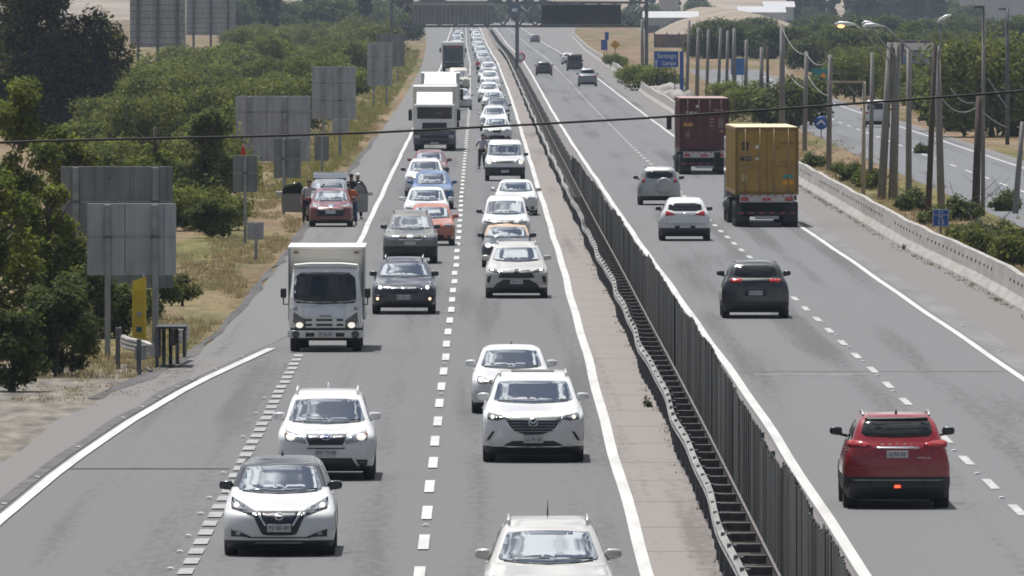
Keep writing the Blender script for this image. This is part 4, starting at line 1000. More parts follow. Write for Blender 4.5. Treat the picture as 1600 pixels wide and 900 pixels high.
# gantry across both carriageways
dg = DIST(107); sg_ = F/dg
gx0, gx1, gxm = (612-VX)/sg_, (1010-VX)/sg_, (808-VX)/sg_
r = empty('sign_gantry', (gxm, dg, 0)); tag(r, 'steel lattice sign gantry spanning both carriageways at the top', 'gantry')
zb_, zt_ = H - (41+12)/sg_, H - (4+12)/sg_
M_GAN = mat("gantry_steel", (.17, .18, .19), .6, .3, .15, .4)
for xx in (gx0, gxm, gx1):
    b = MB().mat(M_GAN); b.box(xx-gxm-.22, xx-gxm+.22, -.22, .22, 0, zt_+.6, .02); b.build('post', None, r)
b = MB().mat(M_GAN)
for zz in (zb_, zt_):
    for yy in (-.5, .5): b.box(gx0-gxm, gx1-gxm, yy-.14, yy+.14, zz-.14, zz+.14)
b.build('chord', None, r)
b = MB().mat(M_GAN); n = 16
for i in range(n):
    xa, xb = lerp(gx0, gx1, i/n)-gxm, lerp(gx0, gx1, (i+1)/n)-gxm
    b.tube([(xa, -.5, zb_ if i % 2 else zt_), (xb, -.5, zt_ if i % 2 else zb_)], .11, 5); b.tube([(xa, .5, zt_ if i % 2 else zb_), (xb, .5, zb_ if i % 2 else zt_)], .11, 5)
b.build('lattice', None, r)
r2 = empty('gantry_sign', ((695-VX)/sg_, dg-.9, 0)); tag(r2, 'long grey ribbed back of a gantry sign above oncoming traffic', 'sign panel')
b = MB().mat(M_SIGNBK); x0, x1 = (644-695)/sg_, (770-695)/sg_; b.box(x0, x1, -.06, .06, H-50/sg_, H-20/sg_, .01); b.build('board', None, r2)
b = MB().mat(M_STEEL)
for i in range(20): x_ = lerp(x0, x1, (i+.5)/20); b.box(x_-.05, x_+.05, -.10, -.06, H-50/sg_, H-20/sg_)
b.build('rib', None, r2)
b = MB().mat(mat("panel_edge_pale", (.42, .41, .39), .6)); b.box(x0-.05, x1+.05, -.12, .3, H-20/sg_, H-17/sg_); b.build('walkway', None, r2)
r2 = empty('message_board', ((908-VX)/sg_, dg-.9, 0)); tag(r2, 'black electronic message board hung on the gantry, unlit', 'message board')
b = MB().mat(mat("led_panel_dark", (.022, .026, .030), .35, 0, .3, 40)); b.box(-62/sg_, 62/sg_, -.2, .3, H-49/sg_, H-20/sg_, .02); b.build('display', None, r2)
b = MB().mat(M_GAN); b.box(-64/sg_, 64/sg_, -.25, .35, H-20/sg_, H-18.5/sg_); b.box(-64/sg_, 64/sg_, -.25, .35, H-51.5/sg_, H-49/sg_); b.build('frame', None, r2)
b = MB().mat(M_GAN); b.tube([(-64/sg_, 0, H-48/sg_), (-96/sg_, 0, H-22/sg_)], .1, 6); b.tube([(64/sg_, 0, H-45/sg_), (92/sg_, 0, H-22/sg_)], .1, 6); b.build('brace', None, r2)
r2 = empty('lane_signal', ((804-VX)/sg_, dg-.9, 0)); tag(r2, 'small blue grey sign box at the top of the gantry middle post', 'sign')
b = MB().mat(mat("signal_box", (.13, .17, .23), .5)); b.box(-9/sg_, 9/sg_, -.15, .15, H-37/sg_, H-18/sg_, .03); b.build('box', None, r2)
b = MB().mat(M_WHITE); b.box(-4/sg_, 4/sg_, -.17, -.15, H-30/sg_, H-25/sg_); b.build('face', None, r2)
# speed roundel in the median
d = DIST(101); r = empty('speed_sign', ((813-VX)*d/F, d-1, 0)); tag(r, 'round red rimmed speed sign on the median by the gantry post', 'road sign')
zc_ = H - (89+12)*d/F; b = MB().mat(M_GAN); b.tube([(0, .06, 0), (0, .06, zc_+.4)], .05, 6); b.build('post', None, r)
b = MB().mat(mat("roundel_red", (.5, .03, .03), .5)); b.lathe([(-.03, .001), (-.03, .62), (.03, .62), (.03, .001)], (0, 0, zc_), 'y', 24); b.build('rim', None, r)
b = MB().mat(M_WHITE); b.lathe([(-.05, .001), (-.05, .44), (-.03, .44)], (0, 0, zc_), 'y', 24); b.build('face', None, r)

# signs on the right
def panel_sign(px0, px1, py0, py1, pyb, posts, m, label, name='road_sign', face=()):
    s = S(pyb); d = DIST(pyb); cx = (px0+px1)/2; r = empty(name, ((cx-VX)/s, d, 0)); tag(r, label, 'road sign')
    b = MB().mat(m); b.box((px0-cx)/s, (px1-cx)/s, -.05, -.01, (pyb-py1)/s, (pyb-py0)/s, .006); b.build('panel', None, r)
    for q in posts: o = MB().mat(M_STEELDK if m is not M_BLUE or True else m); o.box((q-cx)/s-.04, (q-cx)/s+.04, 0, .07, -.05, (pyb-py0)/s-.03); o.build('post', None, r)
    return r, s, (pyb-(py0+py1)/2)/s
r, s, zc_ = panel_sign(1457, 1483, 327, 354, 376, (1470,), M_BLUE, 'small blue kilometre sign reading 15 behind the barrier')
b = MB().mat(M_WHITE)
hw_, hh_ = 13/s, 13.5/s
for a in ((-hw_+.012, hw_-.012, hh_-.028, hh_-.012), (-hw_+.012, hw_-.012, -hh_+.012, -hh_+.028), (-hw_+.012, -hw_+.028, -hh_+.012, hh_-.012), (hw_-.028, hw_-.012, -hh_+.012, hh_-.012), (-hw_+.03, hw_-.03, hh_-.215, hh_-.20)):
    b.box(a[0], a[1], -.056, -.049, zc_+a[2], zc_+a[3])
b.build('border', None, r)
lettering('15', .19, (0, -.056, zc_-.155), r, M_WHITE); lettering('KM', .085, (0, -.056, zc_+.025), r, M_WHITE); lettering('R 5', .09, (0, -.056, zc_+.19), r, M_WHITE)
r, s, zc_ = panel_sign(1022, 1060, 80, 105, 150, (1030, 1054), M_BLUE, 'large blue destination sign reading Santiago above the green bushes')
lettering('Santiago', .40, (.05, -.056, zc_+.28), r, M_WHITE, sx=.9); lettering('Lampa', .36, (.25, -.056, zc_-.35), r, M_WHITE, sx=.9)
b = MB().mat(M_WHITE); b.box(-.92, -.84, -.058, -.049, zc_-.62, zc_-.22); b.prism([(-1.0, zc_-.24), (-.76, zc_-.24), (-.88, zc_-.04)], 'y', -.058, -.049); b.build('arrow', None, r)
r, s, zc_ = panel_sign(1062, 1068, 80, 150, 153, (1065,), M_BLUE, 'narrow blue upright panel right of the destination sign')
r, s, zc_ = panel_sign(939, 949, 62, 78, 92, (944,), M_BLUE, 'tiny blue sign far away beside the outbound road')
r, s, zc_ = panel_sign(945, 951, 50, 62, 91, (948,), M_BLUE, 'tiny tall blue sign behind the tiny blue one')
d = DIST(100); r = empty('warning_sign', ((961-VX)*d/F, d, 0)); tag(r, 'yellow diamond warning sign on a post by the far barrier', 'road sign')
b = MB().mat(mat("sign_amber", (.62, .30, .02), .5)); z_ = H-(70+12)*d/F; q = .62; b.prism([(-q, z_), (0, z_-q), (q, z_), (0, z_+q)], 'y', -.04, 0); b.build('panel', None, r)
b = MB().mat(M_STEELDK); b.box(-.05, .05, 0, .08, 0, z_); b.build('post', None, r)
d = DIST(215); s = F/d; r = empty('keep_sign', ((1283-VX)/s, d, 0)); tag(r, 'round blue sign with a white chevron beside the service road', 'road sign')
z_ = (215-192)/s; b = MB().mat(M_BLUE); b.lathe([(-.03, .001), (-.03, .42), (.0, .42), (.0, .001)], (0, 0, z_), 'y', 26); b.build('disc', None, r)
b = MB().mat(M_WHITE); b.prism([(-.26, z_-.16), (0, z_+.06), (.26, z_-.16), (.26, z_-.02), (0, z_+.22), (-.26, z_-.02)], 'y', -.045, -.031); b.build('chevron', None, r)
b = MB().mat(M_STEELDK); b.box(-.03, .03, .0, .05, 0, z_+.3); b.build('post', None, r)
d = DIST(175); s = F/d; r = empty('turn_sign', ((1281-VX)/s, d, 0)); tag(r, 'teal sign with an orange diamond above the service road', 'road sign')
z_ = (175-117)/s; b = MB().mat(mat("sign_teal", (.02, .24, .22), .5)); b.box(-13/s, 13/s, -.05, 0, z_-10/s, z_+10/s); b.build('panel', None, r)
b = MB().mat(mat("sign_orange", (.75, .28, .02), .5)); b.prism([(.0, z_-.1), (.26, z_-.42), (.52, z_-.1), (.26, z_+.22)], 'y', -.07, -.05); b.build('diamond', None, r)
b = MB().mat(M_STEELDK)
b.box(-11/s, -11/s+.1, 0, .1, 0, z_+.5); b.build('post', None, r)
d = DIST(172); s = F/d; r = empty('billboard', ((1437-VX)/s, d, 0)); tag(r, 'framed billboard with a blue and white picture behind the concrete poles', 'billboard')
z0, z1 = (172-101)/s, (172-63)/s; b = MB().mat(mat("billboard_frame", (.12, .10, .13), .6)); b.box(-29/s, 29/s, -.02, .25, z0, z1, .02); b.build('frame', None, r)
b = MB().mat(mat("billboard_blue", (.16, .26, .36), .5, 0, .3, .7, col2=(.4, .46, .52))); b.box(-26/s, 26/s, -.05, -.02, z0+.1, z1-.9); b.build('picture', None, r)
b = MB().mat(M_WHITE); b.box(-24/s, 22/s, -.055, -.02, z1-.75, z1-.2); b.build('banner', None, r)
for k in (-.7, .7): o = MB().mat(M_STEELDK); o.box(k-.12, k+.12, .05, .25, 0, z0+.1); o.build('post', None, r)
r, s, zc_ = panel_sign(1465, 1484, 101, 130, 178, (1470, 1480), mat("sign_plain_pale", (.45, .46, .52), .6), 'plain pale rectangular sign right of the framed billboard')
r, s, zc_ = panel_sign(1142, 1164, 91, 117, 140, (1150, 1160), mat('board_light_blue', (.04, .17, .42), .5), 'plain blue signboard between poles above the maroon container')

# buildings in the haze
def shed(px0, px1, py0, py1, d, dep, label, wallc, roofc, name='warehouse'):
    x0, x1 = (px0-VX)*d/F, (px1-VX)*d/F; d *= K; x0 *= K; x1 *= K; zt = H - (py0+12)*d/F; r = empty(name, ((x0+x1)/2, d, 0)); tag(r, label, 'warehouse' if name == 'warehouse' else 'building')
    hw_ = (x1-x0)/2; b = MB().mat(mat("wall_"+name+str(px0), wallc, .8, 0, .08, .3)); b.box(-hw_, hw_, 0, dep, 0, zt-.8); b.build('wall', None, r)
    b = MB().mat(mat("roof_"+name+str(px0), roofc, .5, 0, .06, .3)); b.prism([(-.5, zt-.8), (dep+.5, zt-.8), (dep*.5, zt+.6)], 'x', -hw_-.4, hw_+.4); b.build('roof', None, r)
    for k in range(3):
        o = MB().mat(M_STEELDK); x_ = lerp(-hw_, hw_, (k+.5)/3); o.box(x_-1.2, x_+1.2, -.05, .01, 0, min(2.2, max(.5, zt*.4))); o.build('door', None, r)
    return r
shed(1008, 1090, 22, 44, 2850, 30, 'long shed with a bright white roof behind the right gantry post', (.36, .37, .39), (.46, .46, .46))
shed(1155, 1226, 14, 38, 3050, 25, 'pale box shaped warehouse on the sandy slope', (.55, .55, .57), (.45, .45, .46))
shed(1500, 1640, -8, 42, 3200, 40, 'large pale grey warehouse at the top right corner', (.50, .51, .55), (.58, .59, .62))
shed(1195, 1240, 6, 36, 3150, 20, 'small white shed left of the skyline trees', (.5, .5, .52), (.45, .45, .45))
r = empty('boundary_wall', ((1075-VX)*2100*K/F, 2100*K, 0)); tag(r, 'reddish brown boundary wall beyond the poles below the shed', 'wall')
b = MB().mat(mat("wall_reddish", (.20, .12, .10), .9, 0, .25, .4)); b.box(-5.5, 6.5, 0, .3, 0, 2.2); b.build('wall', None, r)
b = MB().mat(M_STEELDK)
for k in range(7): b.box(-5.5+2*k-.1, -5.5+2*k+.1, -.1, 0, 0, 2.5)
b.build('pier', None, r)
# small far houses above gantry
for i, (px0, px1, py0, py1) in enumerate(((700, 760, -4, 14), (1030, 1060, -6, 12))):
    shed(px0, px1, py0, py1, 3600+40*i, 12, ('far pale house just above the gantry sign', 'far pale house above the white roofed shed')[i], (.55, .53, .5), (.45, .36, .32), 'house')

# ------------------------------------------------------------------ poles, street lamps and wires on the right
M_PCON = mat("pole_concrete", (.22, .208, .195), .9, 0, .15, 2, stretch=(1, 1, .3))
M_PWOOD = mat("pole_wood", (.075, .055, .045), .9, 0, .25, 3, stretch=(1, 1, .2))
M_PPALE = mat("pole_pale", (.42, .36, .27), .8, 0, .1, 2)
def pole(xb, yb, xt, yt, wpx, m, label, name='utility_pole', cat='utility pole', group=None, arm=None):
    s = S(yb); r = empty(name, (GX(xb, yb), DIST(yb), 0)); tag(r, label, cat, group); hgt = (yb-yt)/s; dx = (xt-xb)/s; rr = wpx/s/2
    b = MB().mat(m); b.tube([(0, 0, -.1), (dx*.5, 0, hgt*.5), (dx, 0, hgt)], [rr*1.12, rr*.98, rr*.80], 10); b.build('shaft', None, r)
    if arm:
        for a in arm:
            o = MB().mat(M_STEELDK if m is not M_PPALE else M_PPALE); o.box(dx + a[0]/s, dx + a[1]/s, -.06, .06, hgt-a[2]/s-.05, hgt-a[2]/s+.05); o.build('crossarm', None, r)
    return r, s, hgt, dx
POLES = {}
for key, a in {'a': (1295, 268, 1297, 85, 8, M_PCON, 'concrete pole just right of the round blue chevron sign'),
    'b': (1377, 312, 1391, 66, 12, M_PCON, 'leaning concrete pole, left one of the thick close pair'), 'c': (1395, 312, 1402, 66, 13, M_PCON, 'thick concrete pole, right one of the close pair'),
    'd': (1420, 301, 1420, 73, 9, M_PCON, 'slim concrete pole right of the thick close pair'), 'e': (1450, 338, 1461, 70, 9, M_PWOOD, 'dark brown wooden pole left of the blue kilometre sign'),
    'f': (1471, 325, 1464, 72, 11, M_PCON, 'concrete pole behind the blue kilometre sign'), 'g': (1524, 341, 1530, 150, 12, M_PWOOD, 'short dark wooden pole right of the kilometre sign'),
    'h': (1586, 334, 1598, 190, 9, M_PCON, 'concrete pole leaning right at the picture edge'), 'i': (1257, 236, 1260, 80, 7, M_PCON, 'grey pole between yellow container and round blue sign'),
    'j': (1222, 205, 1222, 40, 9, M_PCON, 'thick grey pole rising behind the yellow container'), 'k': (1200, 192, 1199, 72, 5, M_PWOOD, 'thin dark pole rising between the container trucks'),
    'l': (1189, 190, 1190, 74, 7, M_PCON, 'pale concrete pole left of the thin dark one'), 'm': (1147, 160, 1147, 44, 6, M_PCON, 'far pole above the maroon container'),
    'n': (1122, 158, 1126, 44, 5, M_PCON, 'far slender pole right of the blue destination sign'), 'o': (1104, 157, 1107, 46, 5, M_PCON, 'second far slender pole right of the blue sign'),
    'p': (1089, 152, 1091, 43, 6, M_PCON, 'far dark tipped pole beside the narrow blue panel'), 'q': (1073, 150, 1077, 32, 5, M_PCON, 'far pole just right of the narrow blue panel'),
    'r': (1135, 160, 1137, 48, 5, M_PCON, 'far pole left of the one above the maroon container'), 's': (1165, 178, 1166, 62, 6, M_PCON, 'far pole in front of the plain blue signboard'), 't': (1360, 296, 1363, 82, 7, M_PCON, 'slim grey pole left of the thick close pair'),
    'u': (1574, 226, 1574, 12, 6, M_STEELDK, 'dark tall lamp pole with a short arm near the right edge'), 'v': (1004, 112, 1003, 30, 5, M_PCON, 'far pole beside the right gantry post')}.items():
    arm = None
    if key == 'u': arm = [(-14, 2, 2)]
    if key in 'ap': arm = [(-5, 5, 8)]
    POLES[key] = pole(*a, arm=arm)
POLES['w'] = pole(1536, 338, 1537, 10, 6, M_PCON, 'tall slender lamp pole with a short arm right of the wooden pole', 'street_lamp', 'street lamp', arm=[(-16, 1, 1)])
POLES['x'] = pole(1349, 311, 1350, 127, 6, M_PPALE, 'pale pole with a long flat arm reaching left', 'utility_pole', arm=[(-60, 0, 1)])
M_LAMPW = mat("lamp_head_white", (.70, .71, .72), .4, .1, .05, 3)
def lamp_arm(pk, pts, head, lit, label):
    r, s, hgt, dx = POLES[pk]; yb = r.location.y; f_ = F/yb
    Q = lambda q: (((q[0]-VX)/f_) - r.location.x, 0, H - (q[1]-VY)/f_)
    lr = empty('street_lamp', (r.location.x, r.location.y - .3, 0)); tag(lr, label, 'street lamp')
    b = MB().mat(M_STEEL); b.tube([Q(q) for q in pts], .035, 7); b.build('arm', None, lr)
    h0, h1 = Q(head[0]), Q(head[1]); b = MB().mat(M_LAMPW)
    b.tube([h0, (lerp(h0[0], h1[0], .25), 0, lerp(h0[2], h1[2], .25)+.05), (lerp(h0[0], h1[0], .6), 0, lerp(h0[2], h1[2], .6)+.05), h1], [.04, .10, .09, .04], 10); b.build('head', None, lr)
    c = ((h0[0]*.7+h1[0]*.3), 0, h0[2]*.7+h1[2]*.3-.06)
    b = MB().mat(mat("lamp_lit_amber", (.9, .6, .3), .3, emit=(1, .55, .2), es=2.2) if lit else M_LAMP); b.sphere(c, (.16, .11, .09), 10, 6); b.build('lens', None, lr)
lamp_arm('b', [(1335, 39), (1348, 48), (1389, 95)], [(1303, 38), (1338, 39)], True, 'leftmost curved street lamp glowing amber')
lamp_arm('c', [(1364, 40), (1372, 58), (1401, 90)], [(1346, 37), (1366, 38)], False, 'middle street lamp with white head behind the amber one')
lamp_arm('e', [(1372, 40), (1383, 42), (1460, 112)], [(1347, 42), (1375, 40)], False, 'rightmost of the three street lamps on the longest straight arm')
lamp_arm('f', [(1466, 38), (1470, 60), (1466, 100)], [(1464, 36), (1486, 23)], False, 'street lamp tilted upward to the right above the pale sign')
def wire(a, b, sag, label, r=.022, m=None):
    def T(k):
        if isinstance(k, str): q = POLES[k]; return (q[0].location.x + q[3], q[0].location.y, q[2]-.15)
        return k
    A, B = Vector(T(a)), Vector(T(b)); pts = []
    for i in range(13): t = i/12; p_ = A.lerp(B, t); p_.z -= sag*4*t*(1-t); pts.append(p_)
    w_ = MB().mat(m or M_WIREL); w_.tube(pts, r, 5); o = w_.build('overhead_wire'); tag(o, label, 'wire'); return o
M_WIREL = mat("wire_pale", (.30, .30, .30), .6); M_WIREB = mat("cable_black", (.02, .018, .016), .7, 0, .3, 20)
def P3(px, py, d):
    d = d * K; return ((px-VX)*d/F, d, H-(py-VY)*d/F)
wire(P3(1401, 128, 560), P3(1421, 155, 560), .03, 'short pale wire at the thick concrete pair')
wire(P3(1458, 134, 520), P3(1525, 168, 520), .55, 'pale drooping wire between brown pole and wooden pole')
wire(P3(1524, 163, 515), P3(1573, 199, 515), .12, 'pale wire running down from the wooden pole')
wire(P3(1222, 100, 840), P3(1262, 140, 800), .3, 'faint wire at the thick grey pole')
wire(P3(1258, 110, 810), P3(1298, 150, 760), .4, 'faint wire right of the grey pole')
wire(P3(1326, 135, 640), P3(1368, 168, 640), .15, 'pale stay wire beside the flat arm pole')
wire(P3(1485, 138, 700), P3(1522, 160, 700), .3, 'faint curved wire behind the wooden pole')
wire(P3(1544, 122, 600), P3(1574, 168, 600), .05, 'faint stay wire at the slender lamp pole')
wire('j', 'i', .5, 'long sagging wire joining two grey poles')
wire('i', 'a', .5, 'long sagging wire right of the yellow container')
# the black cable across the view
cb_ = MB().mat(M_WIREB); pts = []
for i in range(61):
    px = -2400 + 6400*i/60; d = 120.0
    y = interp(px, [(-2400, 330), (0, 222), (200, 217), (400, 213), (600, 206.5), (800, 196), (1000, 185), (1200, 171.5), (1400, 157), (1600, 142), (4000, -60)])
    pts.append(P3(px, y, d))
cb_.tube(pts, .0125, 6); o = cb_.build('overhead_cable'); tag(o, 'thin black cable strung across the whole view', 'cable')
# ------------------------------------------------------------------ the traffic
WHITE = paint("white", (.74, .74, .735)); SILVER = paint("silver", (.44, .445, .45), .35, .33); NAVY = paint("navy", (.018, .022, .045), .2, .25)
GREYBR = paint("grey_brown", (.17, .165, .15), .3, .35); RED = paint("red", (.30, .012, .018), .1, .25); DKGREY = paint("dark_grey", (.035, .038, .042), .2, .28)
ORANGE = paint("orange", (.48, .14, .07), .1); BLUEP = paint("blue", (.055, .14, .33), .15); MAROON = paint("maroon", (.16, .02, .025), .1); BLACKP = paint("black", (.015, .016, .018), .1, .22)
PEARL = paint("pearl_silver", (.56, .545, .515), .3, .32); TEAL = paint("pale_green", (.30, .40, .38), .2); GREYP = paint("mid_grey", (.20, .21, .23), .3); CREAM = paint("cream", (.60, .56, .46))
def at(px, py): return (GX(px, py), DIST(py))
def P_(**k):
    d = dict(W=1.80, L=4.4, Ht=1.55, zb=.22, zh=.80, zc=1.05, yc=1.15, zt=1.42, yt=1.95, wb=.68, wr=.58, paint=WHITE); d.update(k); return d
def bars(xw, zs, h, m, o, nm='grille_bar'):
    return [(nm, m, rect(-xw(z), xw(z), z-h/2, z+h/2), o, {'depth': .012}) for z in zs]

# 1 white hatchback with black roof, front
x, d = at(437, 868)
p = P_(W=1.79, L=4.48, Ht=1.53, zb=.15, zh=.74, zc=1.03, yc=1.22, zt=1.415, yt=2.02, wb=.675, wr=.575, roof_paint=BLACKP, mirror=BLACKP, mz=1.10, mx=.99, plate=(.475, 'PZ BK-80'), zclad=.265, aerial=(0, 3.5, .07), nose=.24)
hf = [('lamp_strip', M_BLACK, [(.40, .745), (.43, .72), (.29, .40), (.26, .37), (.20, .36), (0, .355), (-.20, .36), (-.26, .37), (-.29, .40), (-.43, .72), (-.40, .745)], .010),
      ('grille', mat("grille_blue_black", (.018, .020, .034), .35, 0, .3, 40), [(.315, .735), (.18, .50), (-.18, .50), (-.315, .735)], .016),
      ('grille_trim', M_CHROME, [(.375, .742), (.345, .742), (.195, .505), (.225, .500)], .020, {'mirror': 1, 'depth': .012}),
      ('headlamp', M_LAMPDARK, [(.775, .945), (.786, .85), (.77, .775), (.66, .745), (.50, .70), (.38, .665), (.30, .60), (.36, .73), (.42, .765), (.58, .85)], .014, {'mirror': 1}),
      ('headlamp_lens', M_LAMP, [(.755, .90), (.765, .80), (.64, .765), (.55, .745), (.60, .80)], .020, {'mirror': 1, 'depth': .012, 'par': 'headlamp'}),
      ('lit_bulb', M_LIT, ell(.69, .825, .045, .038), .026, {'mirror': 1, 'depth': .012, 'par': 'headlamp'}),
      ('fog_recess', M_BLACK, [(.775, .46), (.77, .335), (.60, .335), (.45, .315), (.45, .335), (.60, .40)], .010, {'mirror': 1}),
      ('fog_lamp', M_LAMP, ell(.655, .385, .045, .03), .016, {'mirror': 1, 'depth': .012}),
      ('bumper_slot', M_BLACK, rect(-.50, .50, .312, .330), .010),
      ('badge', M_CHROME, ell(0, .665, .072, .068, 20), .026, {'depth': .012}), ('badge_centre', M_GRILLE, ell(0, .665, .052, .048, 18), .030, {'depth': .012}),
      ('badge_bar', M_CHROME, rect(-.085, .085, .652, .678), .034, {'depth': .01}), ('lower_trim', M_STEEL, rect(-.38, .38, .225, .245), .010)]
make_car('hatchback', 'white hatchback with black roof and V shaped grille, nearest car at lower left', 'car', (x, d), p, feats=hf)

# 2 white crossover with rails and lit lamps
x, d = at(510, 750)
p = P_(W=1.80, L=4.6, Ht=1.63, zb=.22, zh=.88, zc=1.08, yc=1.15, zt=1.49, yt=1.95, wb=.71, wr=.60, rails=WHITE, railh=.085, mz=1.16, mx=1.0, plate=(.535, 'GW TH-85'), aerial=(0, 3.7, .10), aerial_m=WHITE, nose=.22)
hf = [('grille_surround', M_CHROME, [(-.40, .885), (.40, .885), (.37, .74), (.33, .655), (-.33, .655), (-.37, .74)], .008),
      ('grille', M_GRILLE, [(-.375, .87), (.375, .87), (.345, .74), (.31, .675), (-.31, .675), (-.345, .74)], .014),
      ('grille_wing', M_CHROME, [(.36, .855), (.10, .835), (.10, .80), (.35, .825)], .020, {'mirror': 1, 'depth': .012}),
      ('badge', M_CHROME, ell(0, .825, .095, .055, 20), .022, {'depth': .012}), ('badge_centre', mat("badge_blue", (.02, .06, .2), .3), ell(0, .825, .08, .042, 20), .027, {'depth': .012}),
      ('badge_star', M_CHROME, ell(-.03, .83, .014, .012, 8), .031, {'depth': .008}),
      ('headlamp', M_LAMP, [(.755, .955), (.775, .86), (.765, .765), (.59, .735), (.43, .705), (.37, .70), (.39, .80), (.52, .87), (.64, .905)], .010, {'mirror': 1}),
      ('lit_bulb', M_LIT, ell(.655, .825, .085, .065), .018, {'mirror': 1, 'depth': .012, 'par': 'headlamp'}),
      ('amber_corner', M_AMBER, [(.755, .93), (.775, .86), (.74, .87), (.73, .92)], .016, {'mirror': 1, 'depth': .012, 'par': 'headlamp'}),
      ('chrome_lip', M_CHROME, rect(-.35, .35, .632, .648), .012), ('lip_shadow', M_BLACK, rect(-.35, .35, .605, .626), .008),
      ('lower_intake', M_BLACK, [(-.48, .435), (.48, .435), (.60, .25), (.58, .225), (-.58, .225), (-.60, .25)], .010),
      ('fog_recess', M_BLACK, [(.55, .41), (.775, .40), (.76, .30), (.64, .27)], .010, {'mirror': 1}), ('fog_lamp', M_LAMPDARK, ell(.67, .345, .055, .045), .016, {'mirror': 1, 'depth': .012})]
make_car('crossover', 'white crossover with roof rails and lit lamps behind the black roofed hatchback', 'car', (x, d), p, feats=hf)

# 3 large white SUV
x, d = at(833, 722)
p = P_(W=1.955, L=5.06, Ht=1.70, zb=.20, zh=.94, zc=1.165, yc=1.35, zt=1.545, yt=2.2, wb=.765, wr=.675, rails=WHITE, railh=.05, sunroof=1, mz=1.235, mx=1.07, plate=(.46, 'LG PK-60'), zclad=.345, tw=.25, wr_=.38, round=1.1)
gw = pchip([(.55, .17), (.62, .36), (.70, .44), (.80, .49), (.895, .53)])
hf = [('grille_surround', M_CHROME, [(-.55, .91), (.55, .91), (.57, .86), (.47, .69), (.38, .61), (.18, .545), (-.18, .545), (-.38, .61), (-.47, .69), (-.57, .86)], .008),
      ('grille', M_GRILLE, [(-.53, .895), (.53, .895), (.535, .86), (.44, .70), (.36, .625), (.17, .562), (-.17, .562), (-.36, .625), (-.44, .70), (-.535, .86)], .014)]
hf += bars(lambda z: gw(z)-.015, (.62, .675, .73, .785, .84), .014, M_STEEL, .020)
hf += [('badge', M_CHROME, ell(0, .80, .095, .090, 22), .026, {'depth': .012}), ('badge_centre', M_GRILLE, ell(0, .80, .078, .073, 20), .031, {'depth': .012}),
       ('badge_wing', M_CHROME, [(-.075, .83), (-.045, .825), (0, .785), (.045, .825), (.075, .83), (.05, .79), (0, .762), (-.05, .79)], .036, {'depth': .01}),
       ('headlamp', M_LAMPDARK, [(.885, .985), (.885, .86), (.80, .835), (.70, .825), (.53, .875), (.60, .925), (.74, .95)], .012, {'mirror': 1}),
       ('lit_bulb', M_LIT, ell(.785, .895, .038, .040), .020, {'mirror': 1, 'depth': .012, 'par': 'headlamp'}),
       ('headlamp_lens', M_LAMP, [(.86, .95), (.86, .88), (.68, .865), (.66, .90)], .016, {'mirror': 1, 'depth': .012, 'par': 'headlamp'}),
       ('side_vent', M_BLACK, [(.74, .62), (.80, .61), (.875, .50), (.90, .43), (.84, .46), (.79, .54)], .010, {'mirror': 1}),
       ('lower_intake', M_BLACK, [(-.40, .435), (.40, .435), (.56, .36), (.52, .335), (-.52, .335), (-.56, .36)], .010),
       ('lower_trim', M_CHROME, [(-.90, .405), (-.82, .355), (-.5, .335), (0, .325), (.5, .335), (.82, .355), (.90, .405), (.88, .375), (.82, .335), (.5, .312), (0, .302), (-.5, .312), (-.82, .335), (-.88, .375)], .016)]
make_car('suv', 'large white SUV with barred shield grille and sunroof in the inner lane', 'car', (x, d), p, feats=hf)

# 4 white saloon behind it
x, d = at(799, 646)
p = P_(W=1.72, L=4.35, Ht=1.45, zb=.20, zh=.76, zc=1.00, yc=1.12, zt=1.36, yt=1.85, wb=.655, wr=.56, rear='sedan', mz=1.06, mx=.985, aerial=(0, 2.9, .05), plate=(.46, ''))
hf = [('grille', M_GRILLE, [(-.50, .72), (-.45, .75), (.45, .75), (.50, .72), (.42, .635), (-.42, .635)], .010), ('grille_trim', M_CHROME, rect(-.45, .45, .728, .742), .016),
      ('headlamp', M_LAMP, [(.72, .83), (.75, .72), (.70, .665), (.55, .655), (.46, .70), (.55, .79)], .012, {'mirror': 1, 'round': 1}), ('lit_bulb', M_LIT, ell(.645, .745, .07, .055), .020, {'mirror': 1, 'depth': .012, 'par': 'headlamp'}),
      ('badge', M_CHROME, [(0, .69), (.045, .63), (0, .57), (-.045, .63)], .018, {'depth': .012}), ('lower_intake', M_BLACK, [(-.60, .47), (.60, .47), (.55, .31), (-.55, .31)], .010),
      ('fog_recess', M_BLACK, [(.56, .49), (.74, .485), (.73, .34), (.60, .31)], .012, {'mirror': 1})]
make_car('saloon', 'white saloon partly hidden behind the large white SUV', 'car', (x, d), p, feats=hf)

# 5 pale silver car cut by the lower edge
x, d = (GX(857, 1003), DIST(1003))
p = P_(W=1.83, L=4.45, Ht=1.66, zb=.22, zh=.88, zc=1.12, yc=1.15, zt=1.52, yt=1.9, wb=.70, wr=.59, paint=PEARL, rails=PEARL, railh=.06, mz=1.19, mx=1.02, aerial=(0, 3.4, .22), plate=(.5, ''))
make_car('crossover', 'pale silver crossover with an aerial cut off by the lower edge', 'car', (x, d), p, feats=std_feats(0, False, p))

